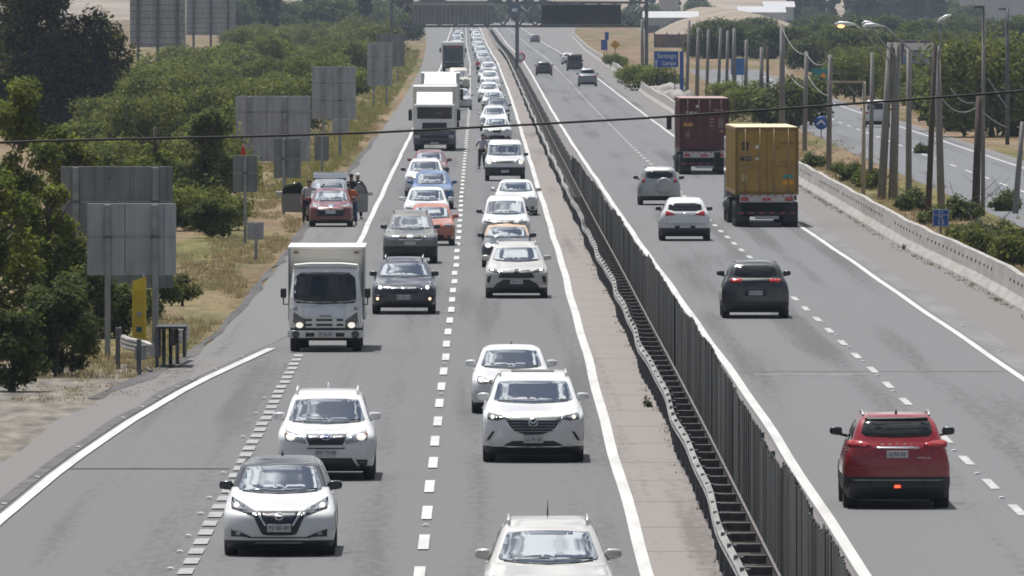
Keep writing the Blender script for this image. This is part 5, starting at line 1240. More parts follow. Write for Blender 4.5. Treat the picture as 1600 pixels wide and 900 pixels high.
# 6 dark blue crossover
x, d = at(631, 491)
p = P_(W=1.79, L=4.46, Ht=1.58, zb=.24, zh=.81, zc=1.075, yc=1.18, zt=1.425, yt=2.0, wb=.68, wr=.565, paint=NAVY, rails=SILVER, railh=.085, mirror=BLACKP, mz=1.125, mx=.975, plate=(.50, 'KY BD-52'), zclad=.30)
hf = [('grille', M_GRILLE, [(-.36, .80), (.36, .80), (.42, .73), (.34, .60), (-.34, .60), (-.42, .73)], .010), ('grille_wing', M_CHROME, [(.40, .775), (.08, .755), (.08, .735), (.38, .755)], .018, {'mirror': 1, 'depth': .012}),
      ('badge', M_CHROME, ell(0, .75, .06, .038), .020, {'depth': .012}), ('headlamp', M_LAMPDARK, [(.78, .90), (.80, .78), (.72, .70), (.52, .68), (.46, .72), (.60, .79)], .010, {'mirror': 1}),
      ('headlamp_lens', M_LAMP, [(.765, .875), (.785, .80), (.66, .80), (.58, .80)], .016, {'mirror': 1, 'depth': .012, 'par': 'headlamp'}),
      ('lit_bulb', mat("lit_led", (.95, .97, 1), .2, emit=(.9, .95, 1), es=2.4), ell(.665, .775, .05, .05), .022, {'mirror': 1, 'depth': .012, 'par': 'headlamp'}),
      ('fog_recess', M_BLACK, [(.64, .56), (.82, .57), (.82, .36), (.66, .34)], .010, {'mirror': 1}), ('lit_fog_lamp', M_FOGLIT, ell(.735, .455, .042, .042), .018, {'mirror': 1, 'depth': .012}),
      ('lower_intake', M_BLACK, rect(-.60, .60, .27, .38), .010)]
make_car('crossover', 'dark blue crossover with roof rails and glowing fog lamps right of the box truck', 'car', (x, d), p, feats=hf)

# 7 silver crossover with trapezoid grille
x, d = at(807, 466)
p = P_(W=1.845, L=4.6, Ht=1.655, zb=.20, zh=.85, zc=1.12, yc=1.16, zt=1.50, yt=1.95, wb=.70, wr=.60, paint=PEARL, rails=PEARL, railh=.05, mz=1.19, mx=1.03, plate=(.505, 'PB RX-41'), zclad=.32)
hf = [('grille', M_GRILLE, [(-.42, .83), (.42, .83), (.55, .63), (.40, .615), (-.40, .615), (-.55, .63)], .010), ('grille_lip', M_CHROME, [(-.38, .865), (-.04, .855), (-.04, .83), (-.40, .84)], .014, {'mirror': 1}),
      ('badge', M_LAMPDARK, ell(0, .83, .085, .06), .020, {'depth': .012}), ('headlamp', M_LAMPDARK, [(.79, .93), (.83, .84), (.74, .80), (.47, .77), (.44, .82), (.62, .88)], .010, {'mirror': 1}),
      ('lit_bulb', M_LIT, [(.68, .90), (.78, .91), (.77, .82), (.67, .82)], .018, {'mirror': 1, 'depth': .012, 'par': 'headlamp'}),
      ('side_vent', M_BLACK, [(.75, .70), (.86, .68), (.88, .50), (.80, .47)], .010, {'mirror': 1}),
      ('lower_intake', M_BLACK, [(-.38, .575), (.38, .575), (.60, .45), (.74, .26), (-.74, .26), (-.60, .45)], .010)]
make_car('crossover', 'pale silver crossover with dark trapezoid grille left of the white median line', 'car', (x, d), p, feats=hf)

# 8 grey brown off-roader
x, d = at(641, 412)
p = P_(W=1.81, L=4.7, Ht=1.76, zb=.25, zh=.97, zc=1.17, yc=1.25, zt=1.585, yt=1.95, wb=.68, wr=.59, paint=GREYBR, rails=BLACKP, railh=.05, mirror=BLACKP, mz=1.22, mx=1.0, zclad=.60, wr_=.38, plate=(.70, '', .11, .19), tw=.25)
hf = [('grille', M_BLACK, [(.11, .965), (.38, .965), (.36, .86), (.16, .86)], .010, {'mirror': 1, 'round': 1}), ('badge', SILVER, [(-.08, 1.0), (.08, 1.0), (.13, .78), (-.13, .78)], .014),
      ('headlamp', M_LAMP, [(.46, .955), (.78, .97), (.80, .86), (.70, .80), (.46, .80)], .010, {'mirror': 1, 'round': 1}), ('chrome_lip', M_CHROME, rect(.13, .40, .80, .84), .012, {'mirror': 1}),
      ('lower_intake', M_BLACK, rect(-.5, .5, .32, .50), .010)]
make_car('off_roader', 'grey brown off-roader with two grille slots behind the dark blue crossover', 'car', (x, d), p, feats=hf)

# 9.. the cars following, outer lane
def queue_car(px, py, label, cat='car', name='hatchback', style=0, lod=1, feats=None, group=None, rz=0.0, **k):
    p = P_(**k); p.setdefault('plate', (.48, ''))
    return make_car(name, label, cat, at(px, py), p, feats=(feats or []) + std_feats(style, False, p), lod=lod, group=group, rz=rz)
queue_car(673, 384, 'orange hatchback mostly hidden behind the grey brown off-roader', W=1.72, L=4.0, Ht=1.50, zc=1.0, zt=1.38, paint=ORANGE, mirror=ORANGE, style=1)
queue_car(666, 356, 'white hatchback with pale mirrors behind the orange one', W=1.76, L=4.2, Ht=1.56, zc=1.06, zt=1.46, zh=.84, style=2, mx=1.06)
queue_car(675, 327, 'bright blue car peeping out behind the white hatchback', W=1.80, L=4.4, Ht=1.60, zc=1.08, zt=1.48, zh=.86, paint=BLUEP, mirror=BLUEP)
queue_car(664, 307, 'white pickup style car with dark mirrors behind the blue car', W=1.80, L=4.6, Ht=1.68, zc=1.14, zt=1.56, zh=.92, mirror=BLACKP, mx=1.08, mz=1.2)
queue_car(671, 288, 'maroon car with red mirrors just in front of the large white lorry', W=1.78, L=4.4, Ht=1.62, zc=1.10, zt=1.50, zh=.88, paint=MAROON, mirror=MAROON, mx=1.05)
# inner lane
queue_car(792, 418, 'dark saloon with an amber roof behind the trapezoid grille crossover', W=1.66, L=4.1, Ht=1.44, zc=1.0, zt=1.34, zh=.78, rear='sedan', paint=BLACKP, roof_paint=paint("taxi_amber", (.60, .40, .23)), mirror=BLACKP,
          feats=[('lit_lamp', M_LIT, ell(.62, .74, .10, .075), .016, {'mirror': 1}), ('bonnet_edge', M_CHROME, rect(-.42, .42, .785, .81), .008)], name='saloon')
queue_car(790, 381, 'white high roofed car with dark mirrors behind the amber roofed saloon', W=1.74, L=4.4, Ht=1.72, zc=1.08, zt=1.55, zh=.86, wr=.62, wb=.70, mirror=BLACKP, mx=1.06, mz=1.16, rear='van', name='small_van')
queue_car(806, 337, 'white saloon with silver mirrors in front of the white off-road van', W=1.76, L=4.5, Ht=1.46, zc=1.0, zt=1.36, zh=.78, rear='sedan', mirror=SILVER, mx=1.03, name='saloon', style=1)
queue_car(789, 283, 'tall white off-road van with round lit lamp and dark bumper', W=1.93, L=4.8, Ht=1.98, zc=1.24, zt=1.78, zh=1.02, yt=1.6, wb=.80, wr=.74, zb=.30, zclad=.66, rear='van', mirror=BLACKP, mx=1.12, mz=1.28, wr_=.40, style=1, name='off_road_van',
          feats=[('lit_lamp', M_LIT, ell(.76, .92, .11, .10), .018, {'mirror': 1})])
# far queue, inner then outer lane: each one its own car
pal = [('white', WHITE), ('silver', SILVER), ('white', WHITE), ('dark blue', NAVY), ('grey', GREYP), ('white', WHITE), ('silver', SILVER), ('pale green', TEAL), ('black', BLACKP), ('white', WHITE), ('cream', CREAM), ('maroon', MAROON)]
rq = random.Random(5)
kinds = [('hatchback', dict(W=1.76, L=4.1, Ht=1.52, zc=1.04, zt=1.42)), ('saloon', dict(W=1.76, L=4.5, Ht=1.46, zc=1.0, zt=1.36, zh=.78, rear='sedan')), ('crossover', dict(W=1.84, L=4.6, Ht=1.68, zc=1.12, zt=1.54, zh=.90)), ('pickup', dict(W=1.84, L=5.2, Ht=1.78, zc=1.16, zt=1.62, zh=.95, rear='pickup'))]
seq = [(222, 0, 'white'), (205, 2, 'white'), (190, 2, 'dark blue'), (173, 0, 'white'), (160, 2, 'white'), (148, 1, 'silver'), (138, 2, 'white'), (129, 0, 'silver'), (121, 2, 'white'), (114, 3, 'grey'), (108, 1, 'white'), (102, 2, 'silver'), (97, 0, 'white'), (92, 2, 'pale green'), (87, 1, 'white'), (83, 2, 'silver'), (79, 0, 'white'), (75, 2, 'grey'), (71, 1, 'white'), (68, 2, 'white'), (65, 0, 'silver'), (62, 2, 'white'), (59, 2, 'maroon'), (56, 1, 'white'), (53, 2, 'grey'), (50, 0, 'white'), (47, 2, 'white')]
PD = dict(pal); LBL = {222: 'white hatchback just behind the tall white off-road van', 205: 'white crossover crossed by the black cable in the inner lane', 190: 'dark blue crossover with bright bonnet in the inner queue'}
USED = set()
def queue_label(cn, nm, prev, lane, py):
    l = '%s %s following the %s in the far %s lane queue' % (cn, nm, prev, lane)
    for extra in (', past the bus', ', near the gantry', ', under the gantry', ', beyond the gantry'):
        if l not in USED: break
        l = '%s %s following the %s in the far %s lane queue' % (cn, nm, prev, lane) + extra
    USED.add(l); return l
prev = 'tall white van'
for py, kd, cn in seq:
    d = DIST(py); x = .75 + cl(d) + rq.uniform(-.22, .22)
    nm, k = kinds[kd]; p = P_(paint=PD[cn], **k); p['plate'] = (.48, '') if py > 140 else None
    make_car(nm, LBL.get(py) or queue_label(cn, nm, prev, 'inner', py), 'car', (x, d), p, feats=std_feats(rq.randrange(3), False, p)[: (4 if py > 110 else 2)], lod=2 if py < 170 else 1, group='distant cars of the inner lane queue')
    prev = cn + ' ' + nm
prev = 'second pale lorry'
for py, kd, cn, dx in [(172, 2, 'silver', 1.1), (137, 0, 'cream', .9), (96, 2, 'white', 0), (90, 1, 'silver', .4), (84, 3, 'grey', 0), (79, 2, 'white', .2), (73, 2, 'grey', 0), (68, 0, 'white', .2), (63, 2, 'silver', 0), (58, 1, 'white', .3), (54, 2, 'black', 0), (50, 0, 'white', 0)]:
    d = DIST(py); x = -2.85 + cl(d) + dx
    nm, k = kinds[kd]; p = P_(paint=PD[cn], **k); p['plate'] = None
    make_car(nm, queue_label(cn, nm, prev, 'outer', py), 'car', (x, d), p, feats=std_feats(rq.randrange(3), False, p)[:2], lod=2, group='distant cars of the outer lane queue')
    prev = cn + ' ' + nm

# outbound side, rear views
def rw(p, z0, z1, w0, w1, o=.008): return ('rear_window', M_REARGLASS, chaikin([(-w0, z0), (w0, z0), (w1, z1), (-w1, z1)], 1), o)
x, d = at(1400, 795)
p = P_(W=1.86, L=4.6, Ht=1.685, zb=.22, zc=1.13, zt=1.54, wb=.72, wr=.615, paint=RED, rails=SILVER, railh=.06, mirror=NAVY, mz=1.30, mx=1.10, zclad=.58, aerial=(0, 3.75, .07), plate=(.985, 'LJ PX-38'), tw=.245, wr_=.365)
hf = [('spoiler', M_BLACK, [(-.56, 1.59), (.56, 1.59), (.52, 1.625), (-.52, 1.625)], .05), ('rear_window', M_REARGLASS, [(-.62, 1.36), (-.55, 1.305), (0, 1.285), (.55, 1.305), (.62, 1.36), (.58, 1.55), (.50, 1.585), (-.50, 1.585), (-.58, 1.55)], .010),
      ('tail_lamp', M_TAIL, [(.46, 1.13), (.62, 1.115), (.87, 1.105), (.885, 1.20), (.80, 1.235), (.62, 1.22), (.48, 1.17)], .012, {'mirror': 1}), ('lamp_divider', M_BLACK, rect(.645, .655, 1.11, 1.225), .018, {'mirror': 1}),
      ('chrome_strip', M_CHROME, rect(-.385, .385, 1.085, 1.115), .020), ('bumper_crease', MAROON, rect(-.86, .86, .745, .757), .004),
      ('skid_strip', M_STEEL, [(-.82, .545), (.82, .545), (.74, .525), (-.74, .525)], .020), ('lower_bumper', M_BLACK, [(-.88, .58), (.88, .58), (.84, .26), (-.84, .26)], .010),
      ('exhaust_trim', M_GRILLE, rect(.45, .75, .46, .50), .022, {'mirror': 1}), ('lit_fog_lamp', M_REDLIT, [(-.055, .40), (.055, .40), (.048, .448), (-.048, .448)], .030)]
r, sh, an = make_car('crossover', 'red crossover seen from behind with a lit central fog lamp', 'car', (x, d), p, away=True, feats=hf)
for i, c in enumerate('HAVAL'): lettering(c, .055, (-(-.26 + .13*i), sh.back(0, 1.155) - an + .012, 1.155), r, M_CHROME, 'rear', sx=1.2)
lettering('HAVAL H6', .035, (-.46, sh.back(.46, .92) - an + .014, .925), r, M_CHROME, 'rear')
x, d = at(1180, 498)
p = P_(W=1.865, L=4.45, Ht=1.62, zb=.23, zc=1.08, zt=1.50, wb=.70, wr=.60, paint=DKGREY, rails=BLACKP, railh=.03, mirror=BLACKP, mz=1.225, mx=1.03, plate=(.735, 'KX CV-71', .12, .19), zclad=.48)
hf = [rw(p, 1.175, 1.50, .60, .545), ('lamp_band', M_BLACK, [(-.74, 1.03), (.74, 1.03), (.72, 1.15), (-.72, 1.15)], .010),
      ('tail_lamp', M_TAIL, [(.37, 1.03), (.70, 1.03), (.70, 1.135), (.38, 1.135)], .018, {'mirror': 1})]
hf += [('lamp_claw', M_REDLIT if False else mat("tail_claw", (.75, .04, .04), .2, emit=(1, .05, .04), es=.08), [(.42+.09*k, 1.045), (.45+.09*k, 1.045), (.47+.09*k, 1.125), (.44+.09*k, 1.125)], .024, {'mirror': 1, 'depth': .012, 'par': 'tail_lamp'}) for k in range(3)]
hf += [('plate_recess', M_BLACK, rect(-.30, .30, .66, .81), .010), ('rear_bumper', M_BLACK, rect(-.88, .88, .26, .50), .010)]
make_car('crossover', 'dark grey crossover seen from behind with clawed red tail lamps', 'car', (x, d), p, away=True, feats=hf)
x, d = at(1070, 377)
p = P_(W=1.85, L=4.45, Ht=1.61, zb=.23, zc=1.08, zt=1.46, wb=.69, wr=.60, mirror=BLACKP, mz=1.16, mx=1.04, plate=(.62, '', .11, .19), zclad=.50)
hf = [rw(p, 1.12, 1.405, .63, .58), ('tail_lamp', M_TAIL, [(.33, .97), (.50, .955), (.72, .94), (.715, 1.09), (.66, 1.13), (.45, 1.05)], .012, {'mirror': 1}), ('badge', M_CHROME, ell(0, 1.0, .07, .04), .012), ('bumper_crease', M_STEEL, rect(-.74, .74, .635, .66), .006),
      ('tow_recess', M_BLACK, [(.20, .59), (.38, .59), (.36, .50), (.20, .50)], .014, {'mirror': 1}), ('rear_bumper', M_BLACK, rect(-.88, .88, .25, .50), .010)]
make_car('crossover', 'white crossover seen from behind, left of the yellow container truck', 'car', (x, d), p, away=True, feats=hf)
x, d = at(1030, 321)
p = P_(W=1.80, L=4.2, Ht=1.66, zb=.26, zc=1.12, zt=1.50, wb=.68, wr=.61, paint=SILVER, rails=BLACKP, railh=.07, mirror=BLACKP, mz=1.17, mx=1.08, plate=(.50, '', .11, .19), zclad=.40, rear='van')
hf = [rw(p, 1.16, 1.47, .58, .55), ('tail_lamp', M_TAIL, [(.60, .98), (.74, .97), (.73, 1.16), (.64, 1.16)], .012, {'mirror': 1}), ('rear_bumper', M_BLACK, rect(-.82, .82, .28, .42), .012), ('emblem', M_STEELDK, [(-.42, .68), (-.32, .68), (-.37, .76)], .010)]
r, sh, an = make_car('off_roader', 'silver off-roader with a spare wheel on its tailgate', 'car', (x, d), p, away=True, feats=hf, lod=1)
b = MB().mat(paint("spare_cover", (.42, .42, .42), .2, .4)); yy = sh.back(0, .86) - an
b.lathe([(-.02, .30), (.02, .345), (.16, .345), (.20, .31), (.215, .001)], (-.19, yy, .86), 'y', 26); o = b.build('spare_wheel', None, r)
for px, py, nm, k, pt, lab in [(918, 135, 'pickup', dict(W=1.86, L=5.2, Ht=1.78, zc=1.16, zt=1.62, rear='pickup'), GREYP, 'dark grey pickup seen from behind on the far outbound lane'),
                               (898, 111, 'van', dict(W=1.9, L=4.9, Ht=2.0, zc=1.15, zt=1.8, wb=.8, wr=.78, rear='van'), BLACKP, 'black square van ahead of the dark grey pickup'),
                               (888, 101, 'hatchback', dict(W=1.76, L=4.2, Ht=1.5, zc=1.04, zt=1.42), WHITE, 'white hatchback ahead of the black square van'),
                               (850, 118, 'crossover', dict(W=1.84, L=4.5, Ht=1.6, zc=1.08, zt=1.45), DKGREY, 'dark crossover alone in the far inner outbound lane'),
                               (836, 67, 'hatchback', dict(W=1.76, L=4.2, Ht=1.5, zc=1.04, zt=1.42), GREYP, 'tiny grey car under the black message board')]:
    p = P_(paint=pt, mirror=BLACKP, **k); p['plate'] = None
    make_car(nm, lab, 'car', at(px, py), p, away=True, feats=std_feats(0, True, p), lod=2)
p = P_(W=1.8, L=4.4, Ht=1.85, zc=1.15, zt=1.66, zh=.95, wb=.72, wr=.66, mirror=BLACKP, rear='van'); p['plate'] = None
make_car('small_van', 'white van seen from behind on the service road between the poles', 'van', at(1370, 199), p, away=True, feats=std_feats(0, True, p), lod=1)

# parked cars with open doors on the left shoulder
x, d = at(517, 355)
p = P_(W=1.68, L=3.95, Ht=1.50, zb=.20, zh=.80, zc=1.03, yc=1.02, zt=1.41, yt=1.7, wb=.66, wr=.55, paint=RED if False else paint("dark_red", (.16, .012, .02), .1), plate=(.60, ''), zclad=.30)
hf = [('grille', M_BLACK, [(-.56, .74), (-.12, .72), (0, .70), (.12, .72), (.56, .74), (.50, .44), (-.50, .44)], .010), ('badge', M_CHROME, [(-.16, .90), (.16, .90), (.10, .80), (0, .76), (-.10, .80)], .014),
      ('headlamp', M_LAMP, [(.40, .84), (.66, .95), (.76, .88), (.74, .74), (.52, .76)], .012, {'mirror': 1})]
make_car('hatchback', 'dark red hatchback stopped on the left shoulder with people around it', 'car', (x, d), p, feats=hf, lod=1)
x, d = at(514, 346)
p = P_(W=1.84, L=4.5, Ht=1.66, zb=.24, zh=.90, zc=1.12, zt=1.52, wb=.70, wr=.62, paint=GREYP, plate=None)
r, sh, an = make_car('minivan', 'grey minivan with open front doors and raised tailgate behind the dark red hatchback', 'car', (x, d), p, feats=std_feats(1, False, p), lod=1)
for sg, sx_, lab in ((-1, .98, None), (1, .62, None)):
    hx = sg*.90; y0 = 1.75 - an; ang = sg*R(6)
    M = Matrix.Translation((hx, y0, 0)) @ Matrix.Rotation(ang, 4, 'Z')
    b = MB().mat(GREYP); q = [(0, .34), (sg*sx_, .36), (sg*(sx_+.02), .80), (sg*sx_, 1.08), (0, 1.08)]
    b.prism(q, 'y', -.05, .06); b.v = [tuple(M @ Vector(v)) for v in b.v]; o = b.build('open_door', None, r)
    b = MB().mat(M_REARGLASS); b.prism([(sg*.06, 1.08), (sg*(sx_-.03), 1.08), (sg*(sx_-.12), 1.36), (sg*.26, 1.50), (sg*.08, 1.30)], 'y', -.02, .03); b.v = [tuple(M @ Vector(v)) for v in b.v]; b.build('door_glass', None, o)
    b = MB().mat(BLACKP)
    for a_, c_ in (((sg*.03, 1.07), (sg*.26, 1.53)), ((sg*.26, 1.53), (sg*(sx_-.10), 1.40)), ((sg*(sx_-.10), 1.40), (sg*sx_, 1.07))): b.tube([M @ Vector((a_[0], 0, a_[1])), M @ Vector((c_[0], 0, c_[1]))], .03, 6)
    b.build('door_frame', None, o)
    b = MB().mat(SILVER); b.box(sg*sx_ - .0, sg*sx_ + sg*.20, -.12, .05, 1.0, 1.16, .03); b.v = [tuple(M @ Vector(v)) for v in b.v]; b.build('wing_mirror', None, o)
b = MB().mat(DKGREY); y1 = 4.35 - an; b.prism([(y1-.9, 1.60), (y1+.25, 1.74), (y1+.9, 1.80), (y1+.9, 1.88), (y1+.1, 1.86), (y1-.9, 1.68)], 'x', -.66, .66); o = b.build('raised_tailgate', None, r)
b = MB().mat(DKGREY); b.box(-.62, .62, y1+.86, y1+.98, 1.50, 1.90, .04); b.build('tailgate_edge', None, o)

# ------------------------------------------------------------------ lorries, bus, container trucks
CABW = paint("cab_white", (.80, .80, .79)); BOXC = mat("box_panel_cream", (.66, .62, .55), .6, 0, .06, 1.5, stretch=(.4, .4, 6)); BOXTOP = mat("box_roof_white", (.72, .72, .70), .6, 0, .08, 1)
def slab(mb, pts, y0, y1): mb.prism(pts, 'y', y0, y1)
def mirror_arm(r, sg, x0, z0, y, x1, z1, zh0, w_, h_):
    b = MB().mat(M_BLACK); b.tube([(sg*x0, y+.1, z0), (sg*x1, y-.05, z0), (sg*x1, y-.05, z1)], .018, 6); b.box(sg*x1-w_/2, sg*x1+w_/2, y-.16, y+.04, zh0, zh0+h_, .04); b.build('wing_mirror', None, r)
def dual_wheel(r, x, y, rad, wd, sg, m=M_TYRE):
    t = MB().mat(M_TYRE); h = wd/2
    t.lathe([(-h, rad*.6), (-h, rad*.93), (-h*.8, rad), (h*.8, rad), (h, rad*.93), (h, rad*.6), (-h, rad*.6)], (x, y, rad), 'x', 24); o = t.build('wheel', None, r)
    q = MB().mat(M_RIM); q.lathe([(sg*h*.4, .001), (sg*h*.5, rad*.3), (sg*h*.9, rad*.55), (sg*h*.9, rad*.62)], (x, y, rad), 'x', 16); q.build('rim', None, o)

# white box truck; scale: metres from the photo zoom (277.6 zoom px per metre, centre 357, road at 857)
s = S(549); k = 4.5*s; zx = lambda X: (X-357)/k; zz = lambda Y: (857-Y)/k
x, d = at(430+357/4.5, 549)
r = empty('box_truck', (x, d, 0)); tag(r, 'white light box truck with cream cargo box and lit headlamps in the slip lane', 'truck')
bm_ = MB().mat(CABW)   # cab: stack of rounded slabs, raked front
prof = [(.62, .04, .915), (.80, .0, .93), (1.10, .02, .925), (1.38, .08, .91), (2.10, .36, .83), (2.16, .46, .80)]
vs = []; fs = []
for z, y, hw_ in prof:
    vs += [(-hw_, y+.34, z), (-hw_+.015, y+.14, z), (-hw_*.88, y+.035, z), (-hw_*.5, y, z), (0, y-.015, z), (hw_*.5, y, z), (hw_*.88, y+.035, z), (hw_-.015, y+.14, z), (hw_, y+.34, z), (hw_, 1.65, z), (-hw_, 1.65, z)]
n = 11
for i in range(len(prof)-1):
    for q in range(n): fs.append([i*n+q, i*n+(q+1) % n, (i+1)*n+(q+1) % n, (i+1)*n+q])
fs += [list(range(n))[::-1], list(range((len(prof)-1)*n, len(prof)*n))]
bm_.add(vs, fs, False); bm_.v = [(a, b_-1.1, c) for a, b_, c in bm_.v]; cab = bm_.build('cab', None, r)
yfz = lambda z: interp(z, [(p_[0], p_[1]) for p_ in prof]) - 1.1
def tpatch(par, nm, m, poly, off=.012, st=.12, depth=.02):
    hwz = lambda z: interp(z, [(p_[0], p_[2]) for p_ in prof])
    def fn(u, v, dd):
        q = abs(u)/hwz(v); add = 0 if q < .5 else (q-.5)/.38*.035 if q < .88 else .035 + (q-.88)/.105*.105
        return (u, yfz(v) - .015*(1-min(1, q*2)) + add - off + dd, v)
    mb = MB().mat(m); v_, f_ = wrap(poly, fn, st, depth); mb.add(v_, f_, True); return mb.build(nm, None, par)
gl = mat("truck_glass", (.016, .020, .026), .06, 0, .3, 2, spec=.6)
tpatch(r, 'windscreen', gl, chaikin([(zx(128), zz(470)), (zx(155), zz(492)), (zx(357), zz(503)), (zx(560), zz(492)), (zx(575), zz(470)), (zx(562), zz(300)), (zx(357), zz(293)), (zx(140), zz(300))], 1))
tpatch(r, 'windscreen_seal', M_BLACK, [(zx(128), zz(478)), (zx(155), zz(496)), (zx(357), zz(507)), (zx(560), zz(496)), (zx(577), zz(478)), (zx(560), zz(510)), (zx(357), zz(518)), (zx(155), zz(510))], .018)
for a, b_ in (((200, 500), (335, 518)), ((420, 500), (505, 515))):
    w_ = MB().mat(M_BLACK); w_.tube([(zx(a[0]), yfz(zz(a[1]))-.03, zz(a[1])), (zx(b_[0]), yfz(zz(b_[1]))-.03, zz(b_[1]))], .012, 6); w_.build('wiper', None, r)
tpatch(r, 'front_panel', mat("cab_panel_grey", (.72, .75, .79), .4, 0, .04, 2, coat=.6), [(zx(196), zz(618)), (zx(498), zz(618)), (zx(498), zz(528)), (zx(196), zz(528))], .008)
for x0, x1 in ((205, 262), (292, 405), (435, 482)):
    for y0, y1 in ((622, 636), (656, 670)): tpatch(r, 'grille_slot', M_BLACK, rect(zx(x0), zx(x1), zz(y1), zz(y0)), .014)
tpatch(r, 'lower_grille', M_BLACK, rect(zx(190), zx(510), zz(700), zz(685)), .012)
for sg in (1, -1):
    tpatch(r, 'headlamp_housing', mat("lamp_smoked", (.14, .12, .115), .3, 0, .2, 9, coat=1), [(sg*.50, zz(690)), (sg*.50, zz(630)), (sg*.80, zz(572)), (sg*.84, zz(690))], .012)
    h_ = tpatch(r, 'headlamp', M_LIT, ell(sg*.655, zz(665), .095, .075), .022)
    tpatch(r, 'corner_vent', mat("cab_vent_grey", (.30, .31, .32), .5), [(sg*.70, zz(560)), (sg*.83, zz(560)), (sg*.84, zz(536)), (sg*.72, zz(536))], .010)
    mirror_arm(r, sg, .93, zz(520), -.9, 1.06, zz(475), zz(475), .15, .25)
    dd_ = MB().mat(M_REARGLASS); dd_.prism([(-.55, 1.42), (.35, 1.42), (.35, 2.02), (-.30, 2.02)], 'x', sg*.915 if sg > 0 else -.93, .93 if sg > 0 else -.915)
    dd_.build('side_window', None, r)
    for yy, ws_ in ((0, .235), (3.35, .42)): dual_wheel(r, sg*(.90-ws_/2), yy, .385, ws_, sg)
bu = MB().mat(mat("bumper_pale", (.66, .65, .61), .6, 0, .1, 4)); bu.box(-.955, .955, -1.20, -1.0, .37, .56, .03); o = bu.build('bumper', None, r)
for x0, x1 in ((-.50, -.28), (.26, .48)): b = MB().mat(M_BLACK); b.box(x0, x1, -1.212, -1.2, .40, .50); b.build('bumper_opening', None, o)
for sg in (1, -1): b = MB().mat(M_LAMPDARK); b.lathe([(0, .10), (-.03, .09), (-.035, .001)], (sg*.75, -1.2, .46), 'y', 14); b.build('fog_lamp', None, o)
b = MB().mat(M_PLATE); b.box(-.19, .19, -1.225, -1.2, .40, .52); o2 = b.build('number_plate', None, r); lettering('FP 56-32', .07, (0, -1.228, .46), o2, M_INK, sx=.85)
bd_ = MB().mat(M_STEEL); bd_.prism([(-.13, zz(604)-.015), (.13, zz(604)-.015), (.16, zz(604)+.0), (.13, zz(604)+.03), (-.13, zz(604)+.03), (-.16, zz(604)+.01)], 'y', yfz(zz(604))-.045, yfz(zz(604))-.02); bd_.build('badge', None, r)
fr_ = MB().mat(M_UNDER); fr_.box(-.55, .55, -.9, 4.6, .38, .66); fr_.box(-.85, .85, -1.05, -.6, .30, .5); fr_.box(-.70, .70, 3.0, 3.7, .45, .75); fr_.build('chassis', None, r)
bx_ = MB().mat(BOXC); bx_.box(-.96, .96, .72, 5.6, .80, 2.585, .02); o = bx_.build('cargo_box', None, r)
b = MB().mat(BOXC)
for i in range(9): b.box(-.92, .92, .712, .724, 2.22 + .04*i, 2.228 + .04*i)
b.build('panel_rib', None, o)
b = MB().mat(BOXTOP); b.box(-.98, .98, .70, 5.62, 2.58, 2.63, .01); b.build('box_roof', None, o)
b = MB().mat(M_STEEL)
for sg in (1, -1): b.box(sg*.94-.025, sg*.94+.025, .69, .73, .8, 2.58); b.box(sg*.955-.02, sg*.955+.02, .8, 5.6, .78, .84)
b.build('box_edge_trim', None, o)
b = MB().mat(M_AMBER)
for sg in (1, -1): q = MB().mat(mat("marker_brown", (.20, .10, .06), .5)); q.box(sg*.76-.06, sg*.76+.06, .695, .72, 2.46, 2.51); q.build('marker_lamp', None, o)
cr_ = MB().mat(BOXTOP); cr_.prism([(-.82, 2.14), (.82, 2.14), (.80, 2.20), (.4, 2.235), (-.4, 2.235), (-.80, 2.20)], 'y', -.72, .5); cr_.build('cab_roof', None, r)
b = MB().mat(M_STEELDK); b.box(.86, .93, .9, 1.7, .38, .72, .03); b.build('fuel_tank', None, r)

